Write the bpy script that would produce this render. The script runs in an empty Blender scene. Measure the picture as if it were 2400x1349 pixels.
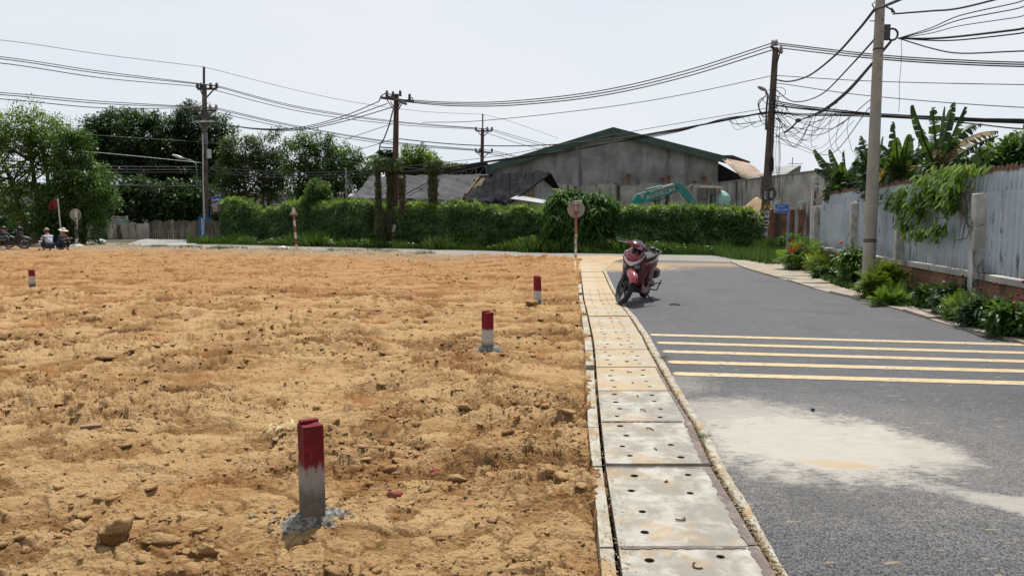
import bpy, math, random
import numpy as np
from mathutils import Vector, Matrix
R = math.radians
SC = bpy.context.scene
COL = SC.collection
random.seed(7)

# ------------------------------------------------------------------ camera, sky, sun, exposure
FPX, PITCH, CAMH = 1750.0, R(5.3), 1.5
cd = bpy.data.cameras.new("camera"); cam = bpy.data.objects.new("camera", cd); COL.objects.link(cam)
cam.location = (0, 0, CAMH); cam.rotation_euler = (R(90) - PITCH, 0, 0)
cd.sensor_width = 36; cd.lens = FPX / 2400 * 36; cd.clip_start = 0.1; cd.clip_end = 6000
SC.camera = cam
SUN_EL, SUN_AZ = R(69), R(12)        # azimuth clockwise from +Y
sd = bpy.data.lights.new("sun", 'SUN'); sd.energy = 4.9; sd.angle = R(0.6); sd.color = (1, .955, .88)
sun = bpy.data.objects.new("sun", sd); COL.objects.link(sun)
sdir = Vector((math.sin(SUN_AZ) * math.cos(SUN_EL), math.cos(SUN_AZ) * math.cos(SUN_EL), math.sin(SUN_EL)))
sun.rotation_euler = sdir.to_track_quat('Z', 'Y').to_euler(); sun.location = (0, 0, 40)
W = bpy.data.worlds.new("World"); SC.world = W; W.use_nodes = True
wn, wl = W.node_tree.nodes, W.node_tree.links
wn.clear()
sky = wn.new('ShaderNodeTexSky'); sky.sky_type = 'NISHITA'; sky.sun_disc = False
sky.sun_elevation = SUN_EL; sky.sun_rotation = SUN_AZ; sky.air_density = 1.0; sky.dust_density = 3.0; sky.ozone_density = 1.0
tc = wn.new('ShaderNodeTexCoord'); mp = wn.new('ShaderNodeMapping'); mp.inputs['Scale'].default_value = (1, 1, 3)
nz = wn.new('ShaderNodeTexNoise'); nz.inputs['Scale'].default_value = 1.6; nz.inputs['Detail'].default_value = 5
cr = wn.new('ShaderNodeValToRGB')    # thin high cloud veil: cooler where thin, whiter where thick
cr.color_ramp.elements[0].position = .3; cr.color_ramp.elements[0].color = (7.2, 8.25, 9.05, 1)
cr.color_ramp.elements[1].position = .7; cr.color_ramp.elements[1].color = (8.7, 8.95, 9.4, 1)
mx = wn.new('ShaderNodeMix'); mx.data_type = 'RGBA'; mx.inputs[0].default_value = .93
bg = wn.new('ShaderNodeBackground'); bg.inputs['Strength'].default_value = .1
wo = wn.new('ShaderNodeOutputWorld')
wl.new(tc.outputs['Generated'], mp.inputs[0]); wl.new(mp.outputs[0], nz.inputs['Vector']); wl.new(nz.outputs[0], cr.inputs[0])
# the veil is brighter round the sun's side of the sky than opposite it
vd = wn.new('ShaderNodeVectorMath'); vd.operation = 'DOT_PRODUCT'; vd.inputs[1].default_value = (math.sin(SUN_AZ), math.cos(SUN_AZ), .25)
vr = wn.new('ShaderNodeMapRange'); vr.inputs[1].default_value = -.7; vr.inputs[2].default_value = .7; vr.inputs[3].default_value = .50; vr.inputs[4].default_value = 1.0
vm = wn.new('ShaderNodeVectorMath'); vm.operation = 'SCALE'
wl.new(tc.outputs['Generated'], vd.inputs[0]); wl.new(vd.outputs['Value'], vr.inputs[0])
wl.new(sky.outputs[0], mx.inputs[6]); wl.new(cr.outputs[0], mx.inputs[7]); wl.new(mx.outputs[2], vm.inputs[0]); wl.new(vr.outputs[0], vm.inputs[3]); wl.new(vm.outputs[0], bg.inputs[0]); wl.new(bg.outputs[0], wo.inputs[0])
SC.view_settings.view_transform = 'Standard'; SC.view_settings.look = 'None'
SC.view_settings.exposure = 0.0; SC.view_settings.gamma = 1
SC.cycles.max_bounces = 6; SC.cycles.transparent_max_bounces = 8

# ------------------------------------------------------------------ turning photo positions into places
_f = Vector((0, math.cos(PITCH), -math.sin(PITCH))); _u = Vector((0, math.sin(PITCH), math.cos(PITCH))); _r = Vector((1, 0, 0))
def ray(x, y): return _f * FPX + _r * (x - 1200) + _u * (674.5 - y)
def G(x, y, z=0.0):                  # point on the ground plane z
    d = ray(x, y); t = (z - CAMH) / d.z; return Vector((d.x * t, d.y * t, z))
def A(x, y, Y):                      # point at distance Y
    d = ray(x, y); t = Y / d.y; return Vector((d.x * t, Y, CAMH + d.z * t))

# ------------------------------------------------------------------ numpy noise
def _h(ix, iy, s):
    n = (ix.astype(np.int64) * 374761393 + iy.astype(np.int64) * 668265263 + s * 974711) & 0xffffffff
    n = ((n ^ (n >> 13)) * 1274126177) & 0xffffffff
    n = ((n ^ (n >> 16)) * 2246822519) & 0xffffffff
    return ((n ^ (n >> 13)) & 0xffffff) / float(0x1000000)
def gn(x, y, s=0):
    ix, iy = np.floor(x), np.floor(y); fx, fy = x - ix, y - iy
    u, v = fx * fx * fx * (fx * (fx * 6 - 15) + 10), fy * fy * fy * (fy * (fy * 6 - 15) + 10)
    def g(a, b):
        t = _h(ix + a, iy + b, s) * 6.28318
        return np.cos(t) * (fx - a) + np.sin(t) * (fy - b)
    return 1.5 * ((g(0, 0) * (1 - u) + g(1, 0) * u) * (1 - v) + (g(0, 1) * (1 - u) + g(1, 1) * u) * v)
def fbm(x, y, s=0, o=4, g=.5):
    t = 0; a = 1
    for i in range(o):
        t = t + a * gn(x, y, s + i * 17); x = x * 2.03 + 3.1; y = y * 2.03 + 1.7; a *= g
    return t
def worley(x, y, s=0):
    ix, iy = np.floor(x), np.floor(y)
    f1 = np.full(x.shape, 9.); f2 = f1.copy(); hh = np.zeros(x.shape)
    for a in (-1, 0, 1):
        for b in (-1, 0, 1):
            cx, cy = ix + a, iy + b
            d = np.hypot(cx + _h(cx, cy, s) - x, cy + _h(cx, cy, s + 5) - y)
            m = d < f1
            f2 = np.where(m, f1, np.minimum(f2, d)); hh = np.where(m, _h(cx, cy, s + 9), hh); f1 = np.where(m, d, f1)
    return f1, f2, hh
def worley3(x, y, s=0):
    """distance to the border, cell value, and a random tilt evaluated inside the cell"""
    ix, iy = np.floor(x), np.floor(y)
    f1 = np.full(x.shape, 9.); f2 = f1.copy(); hh = np.zeros(x.shape); tl = np.zeros(x.shape)
    for a in (-1, 0, 1):
        for b in (-1, 0, 1):
            cx, cy = ix + a, iy + b
            dx, dy = x - cx - _h(cx, cy, s), y - cy - _h(cx, cy, s + 5); d = np.maximum(np.abs(dx * .8 + dy * .3), np.hypot(dx, dy) * .85)
            m = d < f1
            f2 = np.where(m, f1, np.minimum(f2, d)); hh = np.where(m, _h(cx, cy, s + 9), hh); f1 = np.where(m, d, f1)
            tl = np.where(m, dx * (_h(cx, cy, s + 11) - .5) * 2 + dy * (_h(cx, cy, s + 13) - .35) * 2, tl)
    return f2 - f1, hh, tl
def sst(a, b, x):
    t = np.clip((x - a) / (b - a), 0, 1); return t * t * (3 - 2 * t)

# ------------------------------------------------------------------ materials
def lin(c): return tuple(c) + (1,) if len(c) == 3 else c
class NT:
    def __init__(s, name):
        s.m = bpy.data.materials.new(name); s.m.use_nodes = True; s.t = s.m.node_tree; s.t.nodes.clear()
        s.out = s.n('ShaderNodeOutputMaterial'); s.b = s.n('ShaderNodeBsdfPrincipled'); s.l(s.b, s.out.inputs[0])
        s.tc = s.n('ShaderNodeTexCoord')
    def n(s, ty, **kw):
        nd = s.t.nodes.new(ty)
        for k, v in kw.items(): setattr(nd, k, v)
        return nd
    def l(s, a, b):
        if hasattr(a, 'outputs'): a = a.outputs[0]
        s.t.links.new(a, b)
    def set(s, sock, v):
        if isinstance(v, (int, float)): sock.default_value = v
        elif isinstance(v, tuple): sock.default_value = lin(v) if sock.type == 'RGBA' else v
        else: s.l(v, sock)
    def map(s, scale=(1, 1, 1), loc=(0, 0, 0), rot=(0, 0, 0), src='Object'):
        mpn = s.n('ShaderNodeMapping'); s.l(s.tc.outputs[src], mpn.inputs[0])
        mpn.inputs['Scale'].default_value = scale; mpn.inputs['Location'].default_value = loc; mpn.inputs['Rotation'].default_value = rot
        return mpn
    def noise(s, scale, detail=4, rough=.55, vec=None, dist=0):
        nd = s.n('ShaderNodeTexNoise'); nd.inputs['Scale'].default_value = scale; nd.inputs['Detail'].default_value = detail
        nd.inputs['Roughness'].default_value = rough; nd.inputs['Distortion'].default_value = dist
        s.l(vec if vec is not None else s.tc.outputs['Object'], nd.inputs['Vector']); return nd.outputs[0]
    def vor(s, scale, vec=None, feat='F1', out=0):
        nd = s.n('ShaderNodeTexVoronoi', feature=feat); nd.inputs['Scale'].default_value = scale
        s.l(vec if vec is not None else s.tc.outputs['Object'], nd.inputs['Vector']); return nd.outputs[out]
    def ramp(s, v, a, b, c0=0., c1=1.):
        nd = s.n('ShaderNodeMapRange'); nd.interpolation_type = 'SMOOTHSTEP'
        s.set(nd.inputs[0], v); nd.inputs[1].default_value = a; nd.inputs[2].default_value = b
        nd.inputs[3].default_value = c0; nd.inputs[4].default_value = c1; return nd.outputs[0]
    def mix(s, f, a, b, mode='MIX'):
        nd = s.n('ShaderNodeMix', data_type='RGBA', blend_type=mode)
        s.set(nd.inputs[0], f); s.set(nd.inputs[6], a); s.set(nd.inputs[7], b); return nd.outputs[2]
    def math(s, op, a, b=0., cl=False):
        nd = s.n('ShaderNodeMath', operation=op, use_clamp=cl); s.set(nd.inputs[0], a); s.set(nd.inputs[1], b); return nd.outputs[0]
    def sep(s, v=None):
        nd = s.n('ShaderNodeSeparateXYZ'); s.l(v if v is not None else s.tc.outputs['Object'], nd.inputs[0]); return nd.outputs
    def attr(s, name):
        nd = s.n('ShaderNodeAttribute', attribute_name=name); return nd
    def bump(s, h, st=.3, dist=.02):
        nd = s.n('ShaderNodeBump'); nd.inputs['Strength'].default_value = st; nd.inputs['Distance'].default_value = dist
        s.l(h, nd.inputs['Height']); s.l(nd, s.b.inputs['Normal'])
    def fin(s, col, rough=.8, metal=0., spec=.3, coat=0.):
        s.set(s.b.inputs['Base Color'], col); s.set(s.b.inputs['Roughness'], rough); s.b.inputs['Metallic'].default_value = metal
        s.b.inputs['Specular IOR Level'].default_value = spec; s.b.inputs['Coat Weight'].default_value = coat
        s.b.inputs['Coat Roughness'].default_value = .08
        return s.m
def pm(name, c1, c2=None, scale=4., rough=.8, bump=0., bscale=30., metal=0., spec=.3, coat=0., streak=None, lo=.35, hi=.65, dist=.01):
    """two-tone mottled material; streak = (colour, scale_xy, scale_z, lo, hi) adds vertical runs of dirt"""
    t = NT(name)
    if c2 is None: c2 = tuple(v * .8 for v in c1)
    col = t.mix(t.ramp(t.noise(scale, 6, .6), lo, hi), c1, c2)
    if streak:
        sc_, sx, sz, a, b = streak
        n1 = t.noise(1, 5, .6, t.map((sx, sx, sz)))
        col = t.mix(t.ramp(n1, a, b), col, sc_)
    if bump: t.bump(t.noise(bscale, 6, .65), bump, dist)
    return t.fin(col, rough, metal, spec, coat)
def leafmat(name, dark, mid, light, trans=.35, rough=.45, spec=.35):
    t = NT(name); a = t.attr('rnd')
    r = t.n('ShaderNodeValToRGB'); t.l(a.outputs['Fac'], r.inputs[0])
    e = r.color_ramp.elements; e[0].position = 0; e[0].color = lin(dark); e[1].position = 1; e[1].color = lin(light)
    m_ = e.new(.55); m_.color = lin(mid)
    t.fin(r.outputs[0], rough, 0, spec)
    tr = t.n('ShaderNodeBsdfTranslucent'); hs = t.n('ShaderNodeMix', data_type='RGBA', blend_type='MULTIPLY')
    hs.inputs[0].default_value = 1; t.l(r.outputs[0], hs.inputs[6]); hs.inputs[7].default_value = (1.5, 1.6, .7, 1); t.l(hs.outputs[2], tr.inputs[0])
    ms = t.n('ShaderNodeMixShader'); ms.inputs[0].default_value = trans
    t.l(t.b, ms.inputs[1]); t.l(tr, ms.inputs[2]); t.l(ms, t.out.inputs[0])
    return t.m

# ------------------------------------------------------------------ objects
def wmat(o):
    m = Matrix.Identity(4)
    while o is not None: m = o.matrix_basis @ m; o = o.parent
    return m
def tag(o, label=None, cat=None, group=None, kind=None):
    for k, v in (('label', label), ('category', cat), ('group', group), ('kind', kind)):
        if v: o[k] = v
    return o
def thing(name, label, cat, loc=(0, 0, 0), rz=0., group=None, rx=0.):
    o = bpy.data.objects.new(name, None); o.empty_display_size = .2; COL.objects.link(o)
    o.matrix_basis = Matrix.Translation(Vector(loc)) @ Matrix.Rotation(rz, 4, 'Z') @ Matrix.Rotation(rx, 4, 'X')
    return tag(o, label, cat, group)
def link_np(name, v, faces_flat, counts, mats, parent=None, world=True, smooth=False, rnd=None, origin=True, fmat=None, attrs=None):
    v = np.asarray(v, dtype=np.float64).reshape(-1, 3)
    me = bpy.data.meshes.new(name); o = bpy.data.objects.new(name, me); COL.objects.link(o)
    if parent is not None:
        o.parent = parent
        if world:
            mi = np.array(wmat(parent).inverted()); v = v @ mi[:3, :3].T + mi[:3, 3]
    elif origin and len(v):
        c = np.array([(v[:, 0].min() + v[:, 0].max()) / 2, (v[:, 1].min() + v[:, 1].max()) / 2, v[:, 2].min()])
        v = v - c; o.location = c
    counts = np.asarray(counts, dtype=np.int32); ff = np.asarray(faces_flat, dtype=np.int32)
    me.vertices.add(len(v)); me.vertices.foreach_set('co', v.astype(np.float32).ravel())
    me.loops.add(len(ff)); me.loops.foreach_set('vertex_index', ff)
    me.polygons.add(len(counts)); st = np.concatenate([[0], np.cumsum(counts)[:-1]]).astype(np.int32)
    me.polygons.foreach_set('loop_start', st); me.polygons.foreach_set('loop_total', counts)
    if smooth is not False:
        me.polygons.foreach_set('use_smooth', np.full(len(counts), True) if smooth is True else np.asarray(smooth, dtype=bool))
    for m in (mats if isinstance(mats, (list, tuple)) else [mats]): me.materials.append(m)
    if fmat is not None: me.polygons.foreach_set('material_index', np.asarray(fmat, dtype=np.int32))
    if rnd is not None:
        at = me.attributes.new('rnd', 'FLOAT', 'POINT'); at.data.foreach_set('value', np.asarray(rnd, dtype=np.float32))
    for k, a_ in (attrs or {}).items():
        at = me.attributes.new(k, 'FLOAT', 'POINT'); at.data.foreach_set('value', np.asarray(a_, dtype=np.float32))
    me.update(calc_edges=True); me.validate()
    return o
class MB:
    def __init__(s): s.v = []; s.f = []; s.sm = []; s.mi = []; s.M = None
    def add(s, vs, fs, sm=False, mi=0):
        k = len(s.v)
        for p in vs:
            p = Vector(p)
            if s.M is not None: p = s.M @ p
            s.v.append(tuple(p))
        for f in fs: s.f.append(tuple(i + k for i in f)); s.sm.append(sm); s.mi.append(mi)
        return s
    def hexa(s, p, mi=0):            # 8 corners: bottom 4 ccw, top 4 ccw
        return s.add(p, [(3, 2, 1, 0), (4, 5, 6, 7), (0, 1, 5, 4), (1, 2, 6, 5), (2, 3, 7, 6), (3, 0, 4, 7)], False, mi)
    def box(s, c, d, rz=0., mi=0, M=None, bev=0.):
        hx, hy, hz = d[0] / 2, d[1] / 2, d[2] / 2
        m = Matrix.Translation(Vector(c)) @ Matrix.Rotation(rz, 4, 'Z')
        if M is not None: m = Matrix.Translation(Vector(c)) @ M
        if bev:
            b = min(bev, hx * .9, hy * .9, hz * .9); P = []
            for z, k in ((-hz, 1), (-hz + b, 0), (hz - b, 0), (hz, 1)):
                e = b if k else 0
                X, Yy = hx - e, hy - e
                c_ = b if not k else b * .5
                P += [(-X + c_, -Yy, z), (X - c_, -Yy, z), (X, -Yy + c_, z), (X, Yy - c_, z), (X - c_, Yy, z), (-X + c_, Yy, z), (-X, Yy - c_, z), (-X, -Yy + c_, z)]
            F = [tuple(range(7, -1, -1)), tuple(range(24, 32))]
            for r_ in range(3):
                for i in range(8):
                    j = (i + 1) % 8; F.append((r_ * 8 + i, r_ * 8 + j, r_ * 8 + 8 + j, r_ * 8 + 8 + i))
            return s.add([m @ Vector(p) for p in P], F, False, mi)
        P = [(-hx, -hy, -hz), (hx, -hy, -hz), (hx, hy, -hz), (-hx, hy, -hz), (-hx, -hy, hz), (hx, -hy, hz), (hx, hy, hz), (-hx, hy, hz)]
        return s.hexa([m @ Vector(p) for p in P], mi)
    def beam(s, a, b, w, h=None, mi=0):    # rectangular bar from a to b
        a, b = Vector(a), Vector(b); h = h or w; d = (b - a).normalized()
        up = Vector((0, 0, 1)) if abs(d.z) < .95 else Vector((1, 0, 0))
        sd_ = d.cross(up).normalized() * w / 2; u = sd_.cross(d).normalized() * h / 2
        return s.hexa([a - sd_ - u, a + sd_ - u, b + sd_ - u, b - sd_ - u, a - sd_ + u, a + sd_ + u, b + sd_ + u, b - sd_ + u], mi)
    def tube(s, pts, r, n=8, caps=True, sm=True, mi=0):
        pts = [Vector(p) for p in pts]
        rs = r if isinstance(r, (list, tuple)) else [r] * len(pts)
        vs = []; fs = []; up = None
        for i, p in enumerate(pts):
            d = (pts[min(i + 1, len(pts) - 1)] - pts[max(i - 1, 0)])
            d = d.normalized() if d.length > 1e-9 else Vector((0, 0, 1))
            if up is None: up = Vector((0, 0, 1)) if abs(d.z) < .9 else Vector((1, 0, 0))
            sd_ = d.cross(up)
            sd_ = sd_.normalized() if sd_.length > 1e-6 else d.orthogonal().normalized()
            up = sd_.cross(d).normalized()
            for k in range(n):
                a = 2 * math.pi * k / n; vs.append(p + (sd_ * math.cos(a) + up * math.sin(a)) * rs[i])
        for i in range(len(pts) - 1):
            for k in range(n):
                k2 = (k + 1) % n; fs.append((i * n + k, i * n + k2, (i + 1) * n + k2, (i + 1) * n + k))
        s.add(vs, fs, sm, mi)
        if caps:
            s.add(vs[:n], [tuple(range(n))], False, mi); s.add(vs[-n:], [tuple(range(n - 1, -1, -1))], False, mi)
        return s
    def lathe(s, prof, c=(0, 0, 0), n=16, M=None, sm=True, mi=0):   # prof [(r,z)]
        m = Matrix.Translation(Vector(c)) @ (M or Matrix.Identity(4)); vs = []; fs = []
        for r, z in prof:
            for k in range(n):
                a = 2 * math.pi * k / n; vs.append(m @ Vector((r * math.cos(a), r * math.sin(a), z)))
        for i in range(len(prof) - 1):
            for k in range(n):
                k2 = (k + 1) % n; fs.append((i * n + k, i * n + k2, (i + 1) * n + k2, (i + 1) * n + k))
        fs.append(tuple(range(n - 1, -1, -1))); fs.append(tuple(range((len(prof) - 1) * n, len(prof) * n)))
        return s.add(vs, fs, sm, mi)
    def ell(s, c, r, n=12, m_=8, M=None, mi=0):
        prof = [(max(math.sin(math.pi * i / m_), .001), -math.cos(math.pi * i / m_)) for i in range(m_ + 1)]
        S = Matrix.Diagonal((r[0], r[1], r[2], 1))
        return s.lathe(prof, c, n, (M or Matrix.Identity(4)) @ S, mi=mi)
    def prism(s, poly, a, thick, mi=0):    # poly: 3D points in a plane, extruded along vector a (both ways)
        a = Vector(a).normalized() * thick / 2; n = len(poly); P = [Vector(p) - a for p in poly] + [Vector(p) + a for p in poly]
        return s.add(P, [tuple(range(n)), tuple(range(2 * n - 1, n - 1, -1))] + [(i, i + n, (i + 1) % n + n, (i + 1) % n) for i in range(n)], False, mi)
    def loft(s, secs, closed=True, caps=True, sm=True, mi=0):
        n = len(secs[0]); vs = [p for q in secs for p in q]; fs = []
        for i in range(len(secs) - 1):
            for k in range(n if closed else n - 1):
                k2 = (k + 1) % n; fs.append((i * n + k, i * n + k2, (i + 1) * n + k2, (i + 1) * n + k))
        if caps and closed: fs.append(tuple(range(n - 1, -1, -1))); fs.append(tuple(range((len(secs) - 1) * n, len(secs) * n)))
        return s.add(vs, fs, sm, mi)
    def grid(s, fn, nu, nv, sm=True, mi=0, thick=0.):
        vs = [Vector(fn(i / nu, j / nv)) for j in range(nv + 1) for i in range(nu + 1)]
        fs = [(j * (nu + 1) + i, j * (nu + 1) + i + 1, (j + 1) * (nu + 1) + i + 1, (j + 1) * (nu + 1) + i) for j in range(nv) for i in range(nu)]
        s.add(vs, fs, sm, mi)
        if thick:
            nn = (vs[1] - vs[0]).cross(vs[nu + 1] - vs[0]).normalized() * thick
            s.add([v - nn for v in vs], [f[::-1] for f in fs], sm, mi)
            ring = [i for i in range(nu + 1)] + [(j + 1) * (nu + 1) - 1 for j in range(1, nv + 1)] + [nv * (nu + 1) + i for i in range(nu - 1, -1, -1)] + [j * (nu + 1) for j in range(nv - 1, 0, -1)]
            rv = [vs[i] for i in ring]; L = len(rv)
            s.add(rv + [v - nn for v in rv], [(i, i + L, (i + 1) % L + L, (i + 1) % L) for i in range(L)], False, mi)
        return s
    def build(s, name, mats, parent=None, world=True, origin=True, fix=True):
        flat = [i for f in s.f for i in f]
        o = link_np(name, s.v, flat, [len(f) for f in s.f], mats, parent, world, s.sm, None, origin, s.mi)
        if fix:
            import bmesh
            bm = bmesh.new(); bm.from_mesh(o.data); bmesh.ops.remove_doubles(bm, verts=bm.verts, dist=1e-5)
            bmesh.ops.recalc_face_normals(bm, faces=bm.faces); bm.to_mesh(o.data); bm.free()
            if any(s.sm):
                o.data.set_sharp_from_angle(angle=R(42))
        return o
def text_mesh(name, body, height, mat, M, parent, depth=.002, world=True, align='CENTER'):
    cu = bpy.data.curves.new('t', 'FONT'); cu.body = body; cu.align_x = align; cu.align_y = 'CENTER'; cu.size = height; cu.extrude = depth
    ob = bpy.data.objects.new('t', cu); COL.objects.link(ob)
    dg = bpy.context.evaluated_depsgraph_get(); me = bpy.data.meshes.new_from_object(ob.evaluated_get(dg))
    bpy.data.objects.remove(ob); me.transform(M if not (world and parent) else wmat(parent).inverted() @ M)
    me.materials.clear(); me.materials.append(mat)
    o = bpy.data.objects.new(name, me); COL.objects.link(o); o.parent = parent
    return o
def catmull(P, n=8):
    P = [Vector(p) for p in P]
    if len(P) < 3: return [P[0].lerp(P[-1], i / n) for i in range(n + 1)]
    Q = [P[0] * 2 - P[1]] + P + [P[-1] * 2 - P[-2]]; out = []
    for i in range(1, len(Q) - 2):
        a, b, c, d = Q[i - 1:i + 3]
        for k in range(n):
            t = k / n; out.append(.5 * ((2 * b) + (c - a) * t + (2 * a - 5 * b + 4 * c - d) * t * t + (3 * b - a - 3 * c + d) * t ** 3))
    return out + [P[-1]]

# ------------------------------------------------------------------ foliage
rng = np.random.default_rng(11)
LEAF4 = (np.array([(0, 0, 0), (.45, .23, .06), (1, 0, -.08), (.45, -.23, .06)]), [(0, 3, 2, 1)])
LEAFW = (np.array([(0, 0, 0), (.3, .34, .06), (.75, .27, .02), (1, 0, -.1), (.75, -.27, .02), (.3, -.34, .06), (.5, 0, -.03)]),
         [(0, 6, 2, 1), (6, 3, 2), (0, 5, 4, 6), (6, 4, 3)])
LONG = (np.array([(0, 0, 0), (.35, .1, .04), (.75, .085, -.05), (1, 0, -.22), (.75, -.085, -.05), (.35, -.1, .04)]), [(0, 5, 2, 1), (5, 4, 3, 2)])
LONG = (LONG[0], [(0, 5, 1), (5, 4, 2, 1), (4, 3, 2)])
BLADE = (np.array([(0, .025, 0), (0, -.025, 0), (.5, -.02, 0), (.5, .02, 0), (1, 0, -.15)]), [(0, 1, 2, 3), (3, 2, 4)])
def frond(n=7, w=.34, lw=.07):
    V = []; F = []
    for i in range(n):
        x = .15 + .8 * i / n; L = w * math.sin(math.pi * (.18 + .75 * i / n))
        for sg in (-1, 1):
            k = len(V); V += [(x, 0, 0), (x + lw, sg * L * .5, .02), (x + .1, sg * L, -.05), (x - lw * .4, sg * L * .5, .02)]; F.append((k, k + 1, k + 2, k + 3))
    k = len(V); V += [(0, .012, 0), (0, -.012, 0), (1, -.004, -.03), (1, .004, -.03)]; F.append((k, k + 1, k + 2, k + 3))
    return (np.array(V), F)
FROND = frond()
def nrm(a): return a / np.maximum(np.linalg.norm(a, axis=-1, keepdims=True), 1e-9)
def cloud(name, pos, dr, up, size, tmpl, mat, parent=None, rnd=None, smooth=False):
    pos = np.asarray(pos); N = len(pos); tv, tf = tmpl
    d = nrm(dr); s_ = nrm(np.cross(up, d)); n_ = np.cross(d, s_)
    size = np.broadcast_to(size, (N,))[:, None, None]
    v = pos[:, None, :] + size * (tv[None, :, 0:1] * d[:, None, :] + tv[None, :, 1:2] * s_[:, None, :] + tv[None, :, 2:3] * n_[:, None, :])
    k = len(tv); off = (np.arange(N) * k)[:, None]
    flat = np.concatenate([np.array(f)[None, :] + off for f in tf], axis=1).ravel()
    cnt = np.tile([len(f) for f in tf], N)
    if rnd is None: rnd = rng.random(N)
    return link_np(name, v.reshape(-1, 3), flat, cnt, mat, parent, True, smooth, np.repeat(np.clip(rnd, 0, 1), k))
def rnds(N): return nrm(rng.normal(size=(N, 3)))
def clumps(cs, rs, per, droop=.3, flat=.75, hue=None, upb=1.0):
    """leaves scattered through clumps: centres cs (K,3), radii rs (K,), per leaves in each"""
    K = len(cs); ci = np.repeat(np.arange(K), per); N = len(ci)
    o = rnds(N) * (rng.random(N) ** .45)[:, None]
    p = cs[ci] + o * rs[ci][:, None] * np.array([1, 1, flat])
    d = nrm(o + rnds(N) * .7) + np.array([0, 0, -droop])
    up = rnds(N) * .65 + np.array([0, 0, upb]) + o * .4
    kr = rng.random(K) if hue is None else hue
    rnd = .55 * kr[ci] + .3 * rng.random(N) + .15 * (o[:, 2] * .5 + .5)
    return p, d, up, rnd
def crown_pts(lobes, csize, dens):
    cs = []; rs = []
    for (c, r) in lobes:
        c = np.array(c); r = np.array(r)
        k = max(4, int(dens * (r[0] * r[2] + r[1] * r[2] + r[0] * r[1]) / (csize ** 2)))
        u = rnds(k); rad = (.40 + .62 * rng.random(k) ** .7 + .30 * (rng.random(k) < .14) * rng.random(k))[:, None]
        kk = fbm(u[:, 0] * 2.2 + c[0], u[:, 2] * 2.2 + u[:, 1] * 1.5 + c[2], 5, 3); rad = rad * (1 + .28 * kk)[:, None]
        cs.append(c + u * rad * r); rs.append(csize * (.6 + .8 * rng.random(k)))
    return np.concatenate(cs), np.concatenate(rs)
def px_lobe(x, y, rx, ry, Y, dz=.8):
    c = A(x, y, Y); s_ = Y / FPX; return (tuple(c), (rx * s_, (rx + ry) / 2 * s_ * dz, ry * s_))

# ================================================================== SETTING: ground, lot, road, kerbs, pavement
def edge(pts, z=.03):
    P = sorted([(G(x, y, z).y, G(x, y, z).x) for x, y in pts]); (y0, x0), (y1, x1) = P[0], P[1]
    P = [(y0 - 2.5, x0 - 2.5 * (x1 - x0) / max(y1 - y0, .3))] + P; (ya, xa), (yb, xb) = P[-2], P[-1]
    P.append((yb + 6, xb + 6 * (xb - xa) / (yb - ya)))
    ys, xs = [p[0] for p in P], [p[1] for p in P]
    return lambda y: np.interp(y, ys, xs)
LO = edge([(1410, 1329), (1401, 1216), (1391, 1133), (1386, 1053), (1378, 993), (1375, 906), (1373, 839), (1371, 802), (1364, 740), (1357, 691), (1353, 639), (1352, 615)])
SL = edge([(1453, 1349), (1443, 1273), (1426, 1173), (1416, 1096), (1409, 1023), (1399, 917), (1395, 860), (1391, 802), (1379, 745), (1368, 700), (1361, 640), (1359, 615)])
SR = edge([(1826, 1349), (1782, 1276), (1729, 1186), (1669, 1091), (1623, 990), (1576, 917), (1544, 859), (1520, 819), (1505, 787), (1476, 741), (1456, 717), (1430, 674), (1410, 629), (1403, 613)])
KR = edge([(1850, 1349), (1812, 1276), (1764, 1186), (1706, 1096), (1652, 995), (1602, 917), (1568, 859), (1543, 819), (1526, 787), (1493, 741), (1470, 717), (1441, 674), (1419, 629), (1410, 613)])
RR = edge([(2400, 806), (2385, 800), (2345, 790), (2278, 775), (2189, 751), (2133, 732), (2078, 717), (2020, 701), (1960, 689), (1900, 673), (1840, 655), (1785, 640), (1733, 622), (1712, 612), (1708, 606)], .02)
BR = edge([(2400, 780), (2278, 744), (2158, 719), (2082, 705), (2011, 684), (1935, 660), (1905, 640), (1880, 628)], .03)
near_road = [(45, 24.3), (9, 25.2), (3.2, 27.6), (-3.75, 32.4), (-15.4, 38.4), (-60, 59)]
far_road = [(45, 27.5), (8.7, 30.5), (2.8, 32.6), (-4.2, 36.7), (-17.2, 43.2), (-60, 64)]
def NR(x): return np.interp(x, [p[0] for p in near_road[::-1]], [p[1] for p in near_road[::-1]])
def FR(x): return np.interp(x, [p[0] for p in far_road[::-1]], [p[1] for p in far_road[::-1]])

# --- ground: one sheet out to the horizon, sunk below the sheets that lie on it
gx = np.concatenate([[-3000, -900, -300], np.arange(-130, 131, 2.), [300, 900, 3000]]); gy = np.concatenate([[-600, -60], np.arange(-12, 181, 2.), [400, 1200, 4500]])
GX, GY = np.meshgrid(gx, gy)
sunk = (GX > -62) & (GX < 46) & (GY < FR(GX) + 1.0) & (GY > -14)
gz = np.where(sunk, -.45, -.02)
nx_, ny_ = len(gx), len(gy); ii = (np.arange(ny_ - 1)[:, None] * nx_ + np.arange(nx_ - 1)[None, :]).ravel()
gm = pm('ground_soil', (.12, .085, .05), (.06, .06, .03), .5, .95, .5, 6)
tag(link_np('ground', np.stack([GX, GY, gz], -1).reshape(-1, 3), np.stack([ii, ii + 1, ii + 1 + nx_, ii + nx_], 1).ravel(), np.full(len(ii), 4), gm, origin=False), kind='structure')

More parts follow.
